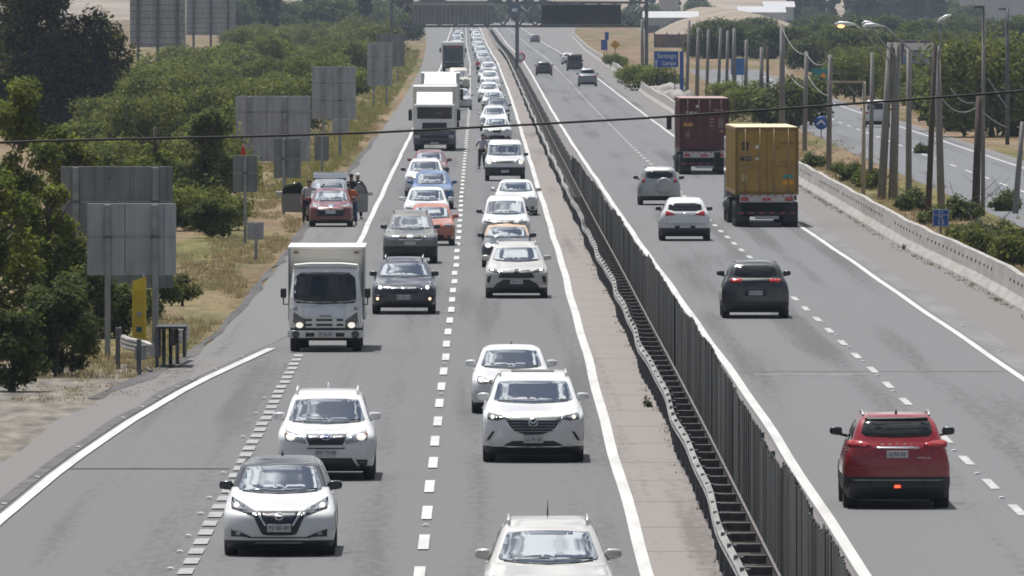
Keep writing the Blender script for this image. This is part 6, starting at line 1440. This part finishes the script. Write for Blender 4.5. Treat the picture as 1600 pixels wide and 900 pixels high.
# big white tractor unit with a box trailer
def lorry(px, py, label, trailer=True, wscale=1.0, dark=True, tz=4.05):
    x, d = at(px, py); r = empty('lorry', (x, d, 0)); tag(r, label, 'truck')
    b = MB().mat(CABW); b.box(-1.22, 1.22, -1.3, .9, 1.0, 3.0, .10); b.build('cab', None, r)
    b = MB().mat(CABW); b.prism([(-1.15, 2.98), (.9, 2.98), (.9, 3.75), (.35, 3.75), (-.75, 3.25)], 'x', -1.05, 1.05); b.build('wind_deflector', None, r)
    b = MB().mat(gl); b.box(-1.02, 1.02, -1.325, -1.29, 2.06, 2.72, .02); b.build('windscreen', None, r)
    b = MB().mat(M_BLACK); b.box(-1.05, 1.05, -1.40, -1.30, 2.72, 2.80, .02); b.build('sun_visor', None, r)
    b = MB().mat(M_GRILLE); b.box(-.72, .72, -1.33, -1.29, 1.42, 1.82, .02); b.build('grille', None, r)
    b = MB().mat(M_STEELDK if dark else M_STEEL); b.box(-1.24, 1.24, -1.42, -1.1, .42, 1.32, .06); o = b.build('bumper', None, r)
    b = MB().mat(M_BLACK); b.box(-.85, .85, -1.435, -1.41, .55, .70); b.box(-.85, .85, -1.435, -1.41, .85, 1.0); b.build('bumper_grille', None, o)
    for sg in (1, -1):
        b = MB().mat(M_LAMP); b.box(sg*.98-.2, sg*.98+.2, -1.435, -1.41, .82, 1.05, .02); b.build('headlamp', None, r)
        mirror_arm(r, sg, 1.2, 2.7, -1.2, 1.42, 2.15, 1.95, .22, .70)
        for yy in (0, 3.6): dual_wheel(r, sg*(1.02 if yy == 0 else .95), yy, .50, .32 if yy == 0 else .55, sg)
    b = MB().mat(M_UNDER); b.box(-.9, .9, -1.2, 5, .45, 1.1); b.build('chassis', None, r)
    b = MB().mat(M_PLATE); b.box(-.24, .24, -1.45, -1.42, .46, .58); b.build('number_plate', None, r)
    if trailer:
        b = MB().mat(BOXC if dark else mat("trailer_pale", (.5, .5, .5), .6, 0, .06, 1)); b.box(-1.27*wscale, 1.27*wscale, 1.2, 13.5, 1.15, tz, .04); o = b.build('trailer_box', None, r)
        b = MB().mat(BOXTOP); b.box(-1.29*wscale, 1.29*wscale, 1.18, 13.52, tz, tz+.05, .01); b.build('trailer_roof', None, o)
        for yy in (9.6, 10.9, 12.2):
            for sg in (1, -1): dual_wheel(r, sg*.95, yy, .50, .55, sg)
    return r
lorry(679, 236, 'large white articulated lorry with dark lower front in the outer lane').scale = (.97, 1, .90)
lorry(688, 201, 'second pale lorry mostly hidden behind the large white one', True, 1.0, False, 3.65)
x, d = at(716, 141); b = None
p = P_(W=1.95, L=5.0, Ht=2.1, zc=1.25, zt=1.85, zh=1.05, wb=.8, wr=.78, paint=CREAM, rear='van'); p['plate'] = None
make_car('van', 'cream van right of the second pale lorry near the lane line', 'van', (x, d), p, feats=std_feats(0, False, p), lod=1)

# bus
x, d = at(708, 112); r = empty('bus', (x, d, 0)); tag(r, 'white bus with a big dark windscreen in the outer lane', 'bus')
b = MB().mat(CABW); b.box(-1.28, 1.28, -2.4, 10, .45, 3.45, .16); b.build('body', None, r)
b = MB().mat(mat('bus_glass', (.02, .035, .06), .06, 0, .3, 2, spec=.8)); b.box(-1.14, 1.14, -2.43, -2.38, 1.15, 3.0, .02); b.build('windscreen', None, r)
b = MB().mat(M_GRILLE); b.box(-1.2, 1.2, -2.44, -2.38, .40, 1.10, .02); b.build('front_panel', None, r)
b = MB().mat(mat("bus_destination", (.30, .05, .05), .4)); b.box(-.8, .8, -2.45, -2.43, 2.72, 2.92); b.build('destination_display', None, r)
for sg in (1, -1):
    b = MB().mat(M_LAMP); b.box(sg*.95-.18, sg*.95+.18, -2.46, -2.43, .68, .86, .02); b.build('headlamp', None, r)
    mirror_arm(r, sg, 1.2, 2.9, -2.3, 1.46, 2.4, 2.2, .2, .5)
    for yy in (0, 6): dual_wheel(r, sg*1.05, yy, .5, .32, sg)
    b = MB().mat(M_REARGLASS); b.box(sg*1.285-.01, sg*1.285+.01, -1.9, 9.6, 1.5, 2.75); b.build('side_windows', None, r)

# container trucks from behind
def container_truck(px, py, col, label, z0, h, marks, yaw=0.0):
    x, d = at(px, py); r = empty('container_truck', (x, d, 0), yaw); tag(r, label, 'truck')
    m = mat("container_" + col[0], col[1], .55, .1, .12, 1.2, bump=.05); md = mat("container_dark_" + col[0], tuple(c*.55 for c in col[1]), .6, .1, .1, 2); mtop = mat("container_roof_" + col[0], col[2], .6, 0, .12, .6)
    y0 = -.9; Lc = 12.2; W2 = 1.22
    c = MB().mat(m)
    c.box(-W2+.06, W2-.06, y0+.10, y0+Lc, z0, z0+h-.06)
    for sg in (1, -1):                                   # corrugated sides
        n = 60; vs = []; fs = []
        for i in range(n*4):
            y = y0 + .2 + (Lc-.4)*i/(n*4); a = (0, 0, 1, 1)[i % 4]*.035; vs += [(sg*(W2-.055+a), y, z0+.12), (sg*(W2-.055+a), y, z0+h-.12)]
        for i in range(n*4-1): fs.append([2*i, 2*i+1, 2*i+3, 2*i+2])
        c.add(vs, fs)
    ct = c.build('container', None, r)
    fr_ = MB().mat(md)
    for sg in (1, -1):
        fr_.box(sg*(W2-.05)-.05, sg*(W2-.05)+.05, y0-.02, y0+.12, z0, z0+h); fr_.box(sg*(W2-.05)-.05, sg*(W2-.05)+.05, y0+.12, y0+Lc, z0+h-.12, z0+h-.015); fr_.box(sg*(W2-.05)-.05, sg*(W2-.05)+.05, y0+.12, y0+Lc, z0-.01, z0+.12)
    fr_.box(-W2+.1, W2-.1, y0-.02, y0+.12, z0+h-.11, z0+h-.012); fr_.box(-W2+.1, W2-.1, y0-.02, y0+.12, z0-.005, z0+.10); fr_.build('corner_frame', None, ct)
    b = MB().mat(mtop); b.box(-W2+.02, W2-.02, y0+.02, y0+Lc, z0+h-.012, z0+h+.02); b.build('roof', None, ct)
    for sg in (1, -1):
        dr = MB().mat(m); a, e = (0.012, W2-.10) if sg > 0 else (-W2+.10, -.012); dr.box(a, e, y0+.02, y0+.09, z0+.10, z0+h-.11)
        for i in range(5): zz_ = z0+.16+(h-.36)*i/4.6; dr.box(a+.08, e-.08, y0+.005, y0+.02, zz_, zz_+.30)
        do = dr.build('door', None, ct)
        for xx in (.27, .83):
            q = MB().mat(mat("lock_rod_" + col[0], tuple(min(1, cc*.7+.10) for cc in col[1]), .5, .4)); q.tube([(sg*xx, y0-.03, z0+.03), (sg*xx, y0-.03, z0+h-.05)], .022, 6)
            for zz_ in (.35, .62, .95): q.box(sg*xx-.05, sg*xx+.05, y0-.045, y0, z0+h*zz_-.03, z0+h*zz_+.03)
            q.box(sg*xx-.02, sg*xx+.25, y0-.05, y0-.03, z0+h*.40, z0+h*.40+.035); q.build('lock_rod', None, do)
    ch_ = MB().mat(M_UNDER); ch_.box(-.55, .55, y0+.2, y0+12, z0-.35, z0-.02); ch_.box(-1.15, 1.15, y0+.02, y0+.25, z0-.22, z0-.03); ch_.box(-.95, .95, y0+.3, y0+3.9, .42, z0-.3); ch_.build('chassis', None, r)
    bp = MB().mat(mat("reflector_board", (.52, .50, .47), .6, 0, .12, 6)); bp.box(-1.06, 1.06, y0-.10, y0-.04, .98 if z0 > 1.25 else .86, 1.27 if z0 > 1.25 else 1.16); bo = bp.build('reflector_board', None, r); zb_ = .98 if z0 > 1.25 else .86
    for sg in (1, -1):
        t_ = MB().mat(M_TAIL); t_.box(sg*.86-.15, sg*.86+.15, y0-.125, y0-.10, zb_+.05, zb_+.19, .02); t_.build('tail_lamp', None, r)
    for x_ in (-.12, .06): t_ = MB().mat(mat("marker_red", (.5, .05, .04), .4)); t_.box(x_-.06, x_+.10, y0-.115, y0-.10, zb_+.06, zb_+.17); t_.build('marker_lamp', None, r)
    for i in range(7):
        x_ = -.9 + .3*i; q = MB().mat(mat("stripe_red", (.48, .06, .05), .5)); q.prism([(x_-.06, zb_+.22), (x_+.02, zb_+.22), (x_+.10, zb_+.28), (x_+.02, zb_+.28)], 'y', y0-.112, y0-.10); q.build('warning_stripe', None, bo)
    b = MB().mat(M_BLACK); b.box(-1.15, 1.15, y0-.02, y0+.06, .50, .62, .01); bb = b.build('underrun_bar', None, r)
    for i in range(6): q = MB().mat(mat("stripe_red", (.48, .06, .05), .5)); x_ = -1.0+.4*i; q.box(x_-.09, x_+.09, y0-.035, y0-.02, .535, .585); q.build('warning_stripe', None, bb)
    b = MB().mat(M_PLATE); b.box(-.46, .46, y0-.09, y0-.06, .33, .45, .01); b.build('number_plate', None, r)
    for yy in (0, 1.3, 2.6):
        for sg in (1, -1): dual_wheel(r, sg*.93, yy, .50, .56, sg)
    for sg in (1, -1):
        b = MB().mat(M_BLACK); b.box(sg*.93-.28, sg*.93+.28, y0+.30, y0+.33, .22, .95); b.build('mud_flap', None, r)
        for yy in (8.6, 9.9): dual_wheel(r, sg*.93, yy, .50, .56, sg)
        dual_wheel(r, sg*1.02, 13.6, .5, .32, sg)
    b = MB().mat(GREYP); b.box(-1.16, 1.16, 12.0, 14.4, .9, 3.4, .1); b.build('cab', None, r)
    for sg in (1, -1): b = MB().mat(M_BLACK); b.box(sg*1.44-.13, sg*1.44+.13, 13.9, 14.05, 2.1, 2.75, .04); b.tube([(sg*1.2, 13.97, 2.8), (sg*1.44, 13.97, 2.75)], .025, 6); b.build('wing_mirror', None, r)
    b = MB().mat(M_STEEL); b.lathe([(-.4, .001), (-.4, .3), (.6, .3), (.6, .001)], (-1.02, 10.9, .72), 'y', 14); b.build('fuel_tank', None, r)
    for mk in marks(z0, h):
        if mk[0] == 'text': lettering(mk[1], mk[2], (mk[3], y0-.004, mk[4]), ct, mk[5], 'front', .008, mk[6] if len(mk) > 6 else 1.0)
        else: q = MB().mat(mk[5]); q.box(mk[1], mk[2], y0-.006, y0+.006, mk[3], mk[4], 0); q.build('marking', None, ct)
    return r
MK_W = mat("marking_white", (.62, .60, .60), .6); MK_D = mat("marking_dark", (.035, .032, .03), .6); MK_Y = mat("marking_yellow", (.55, .28, .04), .6); MK_T = mat("marking_teal", (.03, .32, .28), .6); MK_O = mat("marking_orange", (.72, .33, .02), .6); MK_G = mat("marking_grey", (.25, .16, .16), .6)
def marks_y(z0, h):
    Z = lambda Y: z0 + h*(645-Y)/(645-258)          # rows of the zoomed photo: door 258..645, columns 435..780
    X = lambda q: (q-607)/345*2.44
    return [('box', X(470), X(508), Z(388), Z(342), MK_D), ('text', 'm', .17, X(489), Z(364), mat("container_glyph", (.30, .22, .06), .6)), ('box', X(462), X(522), Z(450), Z(427), MK_D), ('box', X(466), X(518), Z(441), Z(436), MK_W),
            ('box', X(545), X(563), Z(380), Z(360), MK_W), ('box', X(545), X(563), Z(446), Z(431), MK_W), ('box', X(468), X(500), Z(568), Z(528), mat("marking_pale_yellow", (.45, .38, .2), .6)),
            ('box', X(696), X(750), Z(550), Z(530), MK_T), ('box', X(696), X(750), Z(588), Z(560), MK_O), ('text', 'MSCU 758402', .065, X(715), Z(350), MK_D, .9), ('text', '45 G1', .06, X(670), Z(375), MK_D), ('text', '30.480 KG', .05, X(700), Z(455), MK_D), ('text', '67.2 CBM', .05, X(700), Z(480), MK_D), ('box', X(728), X(745), Z(640), Z(632), MK_W)]
def marks_m(z0, h):
    Z = lambda Y: z0 + h*(408-Y)/(408-88); X = lambda q: (q-222)/270*2.44
    return [('text', 'tex', .30, X(152), Z(176), MK_W, 1.05), ('box', X(175), X(192), Z(145), Z(128), MK_W), ('box', X(108), X(158), Z(258), Z(236), MK_Y), ('box', X(118), X(142), Z(325), Z(288), MK_G),
            ('text', 'TGHU 641', .085, X(300), Z(160), MK_W, .9), ('box', X(304), X(328), Z(294), Z(284), MK_O), ('box', X(300), X(326), Z(268), Z(208), MK_G),
            ('text', '30480', .07, X(262), Z(215), MK_W), ('text', '3870', .07, X(262), Z(235), MK_W), ('text', '26610', .07, X(262), Z(255), MK_W)]
container_truck(1197, 355, ('yellow', (.37, .225, .045), (.68, .58, .38)), 'semi trailer carrying a yellow shipping container, seen from behind', 1.28, 2.58, marks_y, .014)
container_truck(1100, 273, ('maroon', (.095, .020, .021), (.40, .26, .25)), 'semi trailer carrying a maroon shipping container ahead of the yellow one', 1.20, 2.60, marks_m, .007)
# ------------------------------------------------------------------ people
SKIN = mat("skin", (.30, .17, .11), .6, 0, .08, 6); HAIR = mat("hair_dark", (.015, .012, .010), .7, 0, .3, 20)
def skin_obj(name, chains, m, parent, sub=2):
    """chains: lists of (x,y,z,r) sharing points by value; grown into ONE continuous surface"""
    idx = {}; vs = []; rs = []; es = []
    for ch_ in chains:
        prev = None
        for x, y, z, rr in ch_:
            k = (round(x, 4), round(y, 4), round(z, 4))
            if k not in idx: idx[k] = len(vs); vs.append((x, y, z)); rs.append(rr)
            if prev is not None and prev != idx[k]: es.append((prev, idx[k]))
            prev = idx[k]
    me = bpy.data.meshes.new(name); me.from_pydata(vs, es, []); o = bpy.data.objects.new(name, me); COL.objects.link(o)
    md = o.modifiers.new("skin", 'SKIN'); md.use_smooth_shade = True
    for i, q in enumerate(me.skin_vertices[0].data): q.radius = (rs[i], rs[i]); q.use_root = (i == 0)
    ms = o.modifiers.new("sub", 'SUBSURF'); ms.levels = sub; ms.render_levels = sub
    bpy.context.view_layer.update(); dg = bpy.context.evaluated_depsgraph_get()
    m2 = bpy.data.meshes.new_from_object(o.evaluated_get(dg)); bpy.data.objects.remove(o); m2.materials.clear(); m2.materials.append(m)
    for p_ in m2.polygons: p_.use_smooth = True
    return link_mesh(name, m2, parent)
def person(x, d, rz, label, shirt, trousers, hands, h=1.70, lean=(0, 0), cap=None, stance=.12, bare_arms=True, helmet=None, knees=None, drop=0.0, face=0.0):
    """hands: two (x,y,z) targets for left (-x) and right (+x), in metres from the feet, facing -y"""
    r = empty('person', (x, d, 0), rz); tag(r, label, 'person'); k = h/1.70; lx, ly = lean
    T = lambda a, b, c, rr: (a*k + lx*max(0, (c-.9)), b*k + ly*max(0, (c-.9)), c*k - drop, rr*k)
    pel = T(0, 0, .93, .125); waist = T(0, 0, 1.10, .115); ch_ = T(0, 0, 1.30, .135); nb = T(0, .01, 1.43, .075); neck = T(0, 0, 1.50, .052); hd0 = T(0, -.01, 1.57, .082); hd1 = T(0, -.01, 1.66, .078)
    chains = [[pel, waist, ch_, nb, neck, hd0, hd1]]; sh_ = [[T(0, 0, .97, .14), T(0, 0, 1.10, .135), T(0, 0, 1.30, .155), T(0, .01, 1.42, .09)]]; tr = []
    for sg, hand in zip((-1, 1), hands):
        s0 = T(sg*.175, 0, 1.40, .055); hx, hy, hz = hand; S_ = Vector(s0[:3]); Hd = Vector((hx, hy, hz)); mid = (S_+Hd)/2; L_ = (Hd-S_).length; bend = math.sqrt(max(0, (.30*k)**2 - (L_/2)**2)) if L_ < .60*k else 0
        if L_ > .58*k: Hd = S_ + (Hd-S_).normalized()*.58*k; mid = (S_+Hd)/2; bend = .03
        el = mid + Vector((sg*.5, .6, -.6)).normalized()*bend
        pl = Hd + (Hd-el).normalized()*.07*k
        chains.append([nb, s0, (*el, .040*k), (*Hd, .028*k), (*pl, .034*k)])
        fdir = (Hd-el).normalized(); sd_ = fdir.cross(Vector((0, 0, 1))); sd_ = sd_.normalized() if sd_.length > .1 else Vector((1, 0, 0))
        for q in range(4):
            b_ = pl + sd_*(q-1.5)*.021*k; chains.append([(*pl, .034*k), (*(b_ + fdir*.035*k), .0095*k), (*(b_ + fdir*(.075-.008*abs(q-1.2))*k + Vector((0, 0, -.012))), .0080*k)])
        tb = Hd + sd_*sg*.03*k; chains.append([(*Hd, .028*k), (*(tb + fdir*.03*k), .010*k), (*(tb + fdir*.06*k), .009*k)])
        sl = S_.lerp(el, .75); sh_.append([T(0, .01, 1.42, .09), (s0[0], s0[1], s0[2], .075*k), (*sl, .062*k)])
        if not bare_arms: sh_[-1].append((*el, .055*k)); sh_[-1].append((*Hd, .042*k))
        kn = (knees[(sg+1)//2] if knees else (sg*stance, -.03, .50)); an_ = (sg*(stance+.02), .03, .09) if not knees else knees[2+(sg+1)//2]
        hip = T(sg*.09, 0, .90, .095)
        chains.append([pel, hip, (kn[0]*k, kn[1]*k, kn[2]*k - drop*.5, .062*k), (an_[0]*k, an_[1]*k, an_[2]*k, .040*k)])
        tr.append([T(0, 0, .95, .135), T(sg*.09, 0, .89, .110), (kn[0]*k, kn[1]*k, kn[2]*k - drop*.5, .078*k), (an_[0]*k, an_[1]*k, an_[2]*k+.02, .062*k)])
    body = skin_obj('body', chains, SKIN, r)
    skin_obj('shirt', sh_, shirt, r); skin_obj('trousers', tr, trousers, r)
    for sg in (-1, 1):
        an_ = (sg*(stance+.02), .03, .09) if not knees else knees[2+(sg+1)//2]
        b = MB().mat(M_BLACK); b.sphere((an_[0]*k, an_[1]*k-.06, max(.045, an_[2]*k-.045)), (.05*k, .135*k, .048*k), 10, 6); b.build('shoe', None, r)
    hc = Vector(hd1[:3]) + Vector((0, 0, -.02))
    b = MB().mat(HAIR); b.sphere((hc.x, hc.y+.018, hc.z+.045), (.088*k, .100*k, .080*k), 14, 8); b.build('hair', None, r)
    b = MB().mat(SKIN); b.prism([(hc.y-.115, hc.z-.02), (hc.y-.085, hc.z-.025), (hc.y-.08, hc.z+.02)], 'x', -.014+hc.x, .014+hc.x); b.build('nose', None, r)
    b = MB().mat(M_INK)
    for sg in (-1, 1): b.sphere((hc.x+sg*.032, hc.y-.078, hc.z+.015), (.011, .008, .008), 6, 4)
    b.build('eyes', None, r)
    b = MB().mat(mat("lips", (.28, .10, .08), .6)); b.box(hc.x-.025, hc.x+.025, hc.y-.084, hc.y-.07, hc.z-.062, hc.z-.052); b.build('mouth', None, r)
    if cap is not None:
        b = MB().mat(cap); b.sphere((hc.x, hc.y+.008, hc.z+.06), (.102*k, .112*k, .082*k), 14, 8); b.box(hc.x-.07, hc.x+.07, hc.y-.20, hc.y-.06, hc.z+.045, hc.z+.062, .006); b.build('cap', None, r)
    if helmet is not None:
        b = MB().mat(helmet); b.sphere((hc.x, hc.y+.01, hc.z+.02), (.135, .155, .15), 16, 10); o = b.build('helmet', None, r)
        b = MB().mat(M_GLASS); b.box(hc.x-.09, hc.x+.09, hc.y-.152, hc.y-.10, hc.z-.01, hc.z+.07, .02); b.build('visor', None, o)
    return r
SH_GREY = mat("cloth_pale_grey", (.40, .41, .43), .9, 0, .1, 5); SH_OR = mat("cloth_orange", (.42, .11, .03), .9, 0, .12, 5); SH_DK = mat("cloth_dark", (.035, .037, .045), .9, 0, .2, 5); SH_TEAL = mat("cloth_dark_teal", (.03, .06, .07), .9, 0, .2, 5); SH_LILAC = mat("cloth_pale_lilac", (.42, .41, .50), .9, 0, .1, 5)
TR_NAVY = mat("denim_navy", (.035, .05, .12), .9, 0, .2, 6); TR_BLK = mat("cloth_black", (.018, .018, .022), .9, 0, .2, 6); CAPW = mat("cap_white", (.65, .65, .66), .8)
x, d = at(480, 351); person(x, d, 0, 'person in a pale grey shirt reaching over the roof left of the stopped cars', SH_GREY, TR_BLK, [(-.22, -.12, .85), (.62, -.10, 1.52)], 1.70, (.10, 0))
x, d = at(551, 352); person(x, d, R(180), 'person in an orange shirt leaning on the right side of the dark red hatchback', SH_OR, TR_NAVY, [(-.25, -.25, 1.05), (.42, -.25, 1.15)], 1.60, (.22, 0))
x, d = at(549, 344); person(x, d, R(160), 'dark haired person behind the one in the orange shirt', SH_DK, TR_BLK, [(-.25, -.2, 1.0), (.30, -.30, 1.35)], 1.80)
x, d = at(559, 343); person(x, d, R(20), 'person in a white cap and dark top beside the open right door', SH_TEAL, TR_BLK, [(-.28, -.15, .95), (.26, -.10, .90)], 1.78, (0, 0), CAPW)
x, d = at(753, 264); person(x, d, R(-15), 'person in a pale lilac shirt walking beside the white off-road van', SH_LILAC, TR_BLK, [(-.30, -.22, 1.10), (.24, .05, .88)], 1.75, (.04, 0))
x, d = at(747, 118); person(x, d, 0, 'distant person in red walking between the two oncoming lanes', mat("cloth_red", (.5, .06, .05), .9), TR_BLK, [(-.26, -.1, .9), (.26, -.1, .9)], 1.7)

# motorcycle and rider between the lanes
x, d = at(721, 160); r = empty('motorcycle', (x, d, 0)); tag(r, 'motorcycle filtering between lanes beside the second pale lorry', 'motorcycle')
for yy in (0, 1.35):
    t = MB().mat(M_TYRE); t.lathe([(-.06, .19), (-.06, .27), (0, .31), (.06, .27), (.06, .19)], (0, yy, .31), 'x', 20); o = t.build('wheel', None, r)
    q = MB().mat(M_RIM); q.lathe([(.02, .001), (.05, .05), (.03, .19)], (0, yy, .31), 'x', 14); q.build('rim', None, o)
b = MB().mat(M_STEELDK); b.tube([(-.08, 0, .31), (-.08, .28, .95)], .022, 6); b.tube([(.08, 0, .31), (.08, .28, .95)], .022, 6); b.build('fork', None, r)
b = MB().mat(BLACKP); b.sphere((0, .62, .80), (.14, .30, .14), 12, 8); b.build('fuel_tank', None, r)
b = MB().mat(M_UNDER); b.box(-.14, .14, .42, .95, .32, .68, .05); b.build('engine', None, r)
b = MB().mat(M_BLACK); b.box(-.13, .13, .85, 1.5, .74, .84, .04); b.build('seat', None, r)
b = MB().mat(M_BLACK); b.tube([(-.36, .30, 1.02), (0, .24, .98), (.36, .30, 1.02)], .018, 6); b.build('handlebar', None, r)
b = MB().mat(M_LIT); b.lathe([(0, .09), (-.05, .08), (-.06, .001)], (0, .12, .90), 'y', 14); b.build('headlight', None, r)
person(x, d + .95, 0, 'motorcycle rider in dark clothes and a black helmet', SH_DK, TR_BLK, [(-.34, -.62, 1.03), (.34, -.62, 1.03)], 1.72, (0, -.35), None, .12, False, BLACKP, [(-.20, -.38, .62), (.20, -.38, .62), (-.17, -.10, .30), (.17, -.10, .30)], .10)

# ------------------------------------------------------------------ haze: one even box of pale air round everything, sky outside it
hz = bpy.data.materials.new("haze_air"); hz.use_nodes = True; n = hz.node_tree; n.nodes.clear()
o_ = n.nodes.new('ShaderNodeOutputMaterial'); pv = n.nodes.new('ShaderNodeVolumePrincipled'); pv.inputs['Color'].default_value = (.70, .83, 1.0, 1); pv.inputs['Density'].default_value = HAZE_D; pv.inputs['Anisotropy'].default_value = 0.0
n.links.new(pv.outputs[0], o_.inputs['Volume'])
b = MB(); b.box(-3900, 3900, -150, 11900, -1.6, 95); o = b.build('haze', hz); o['kind'] = 'stuff'
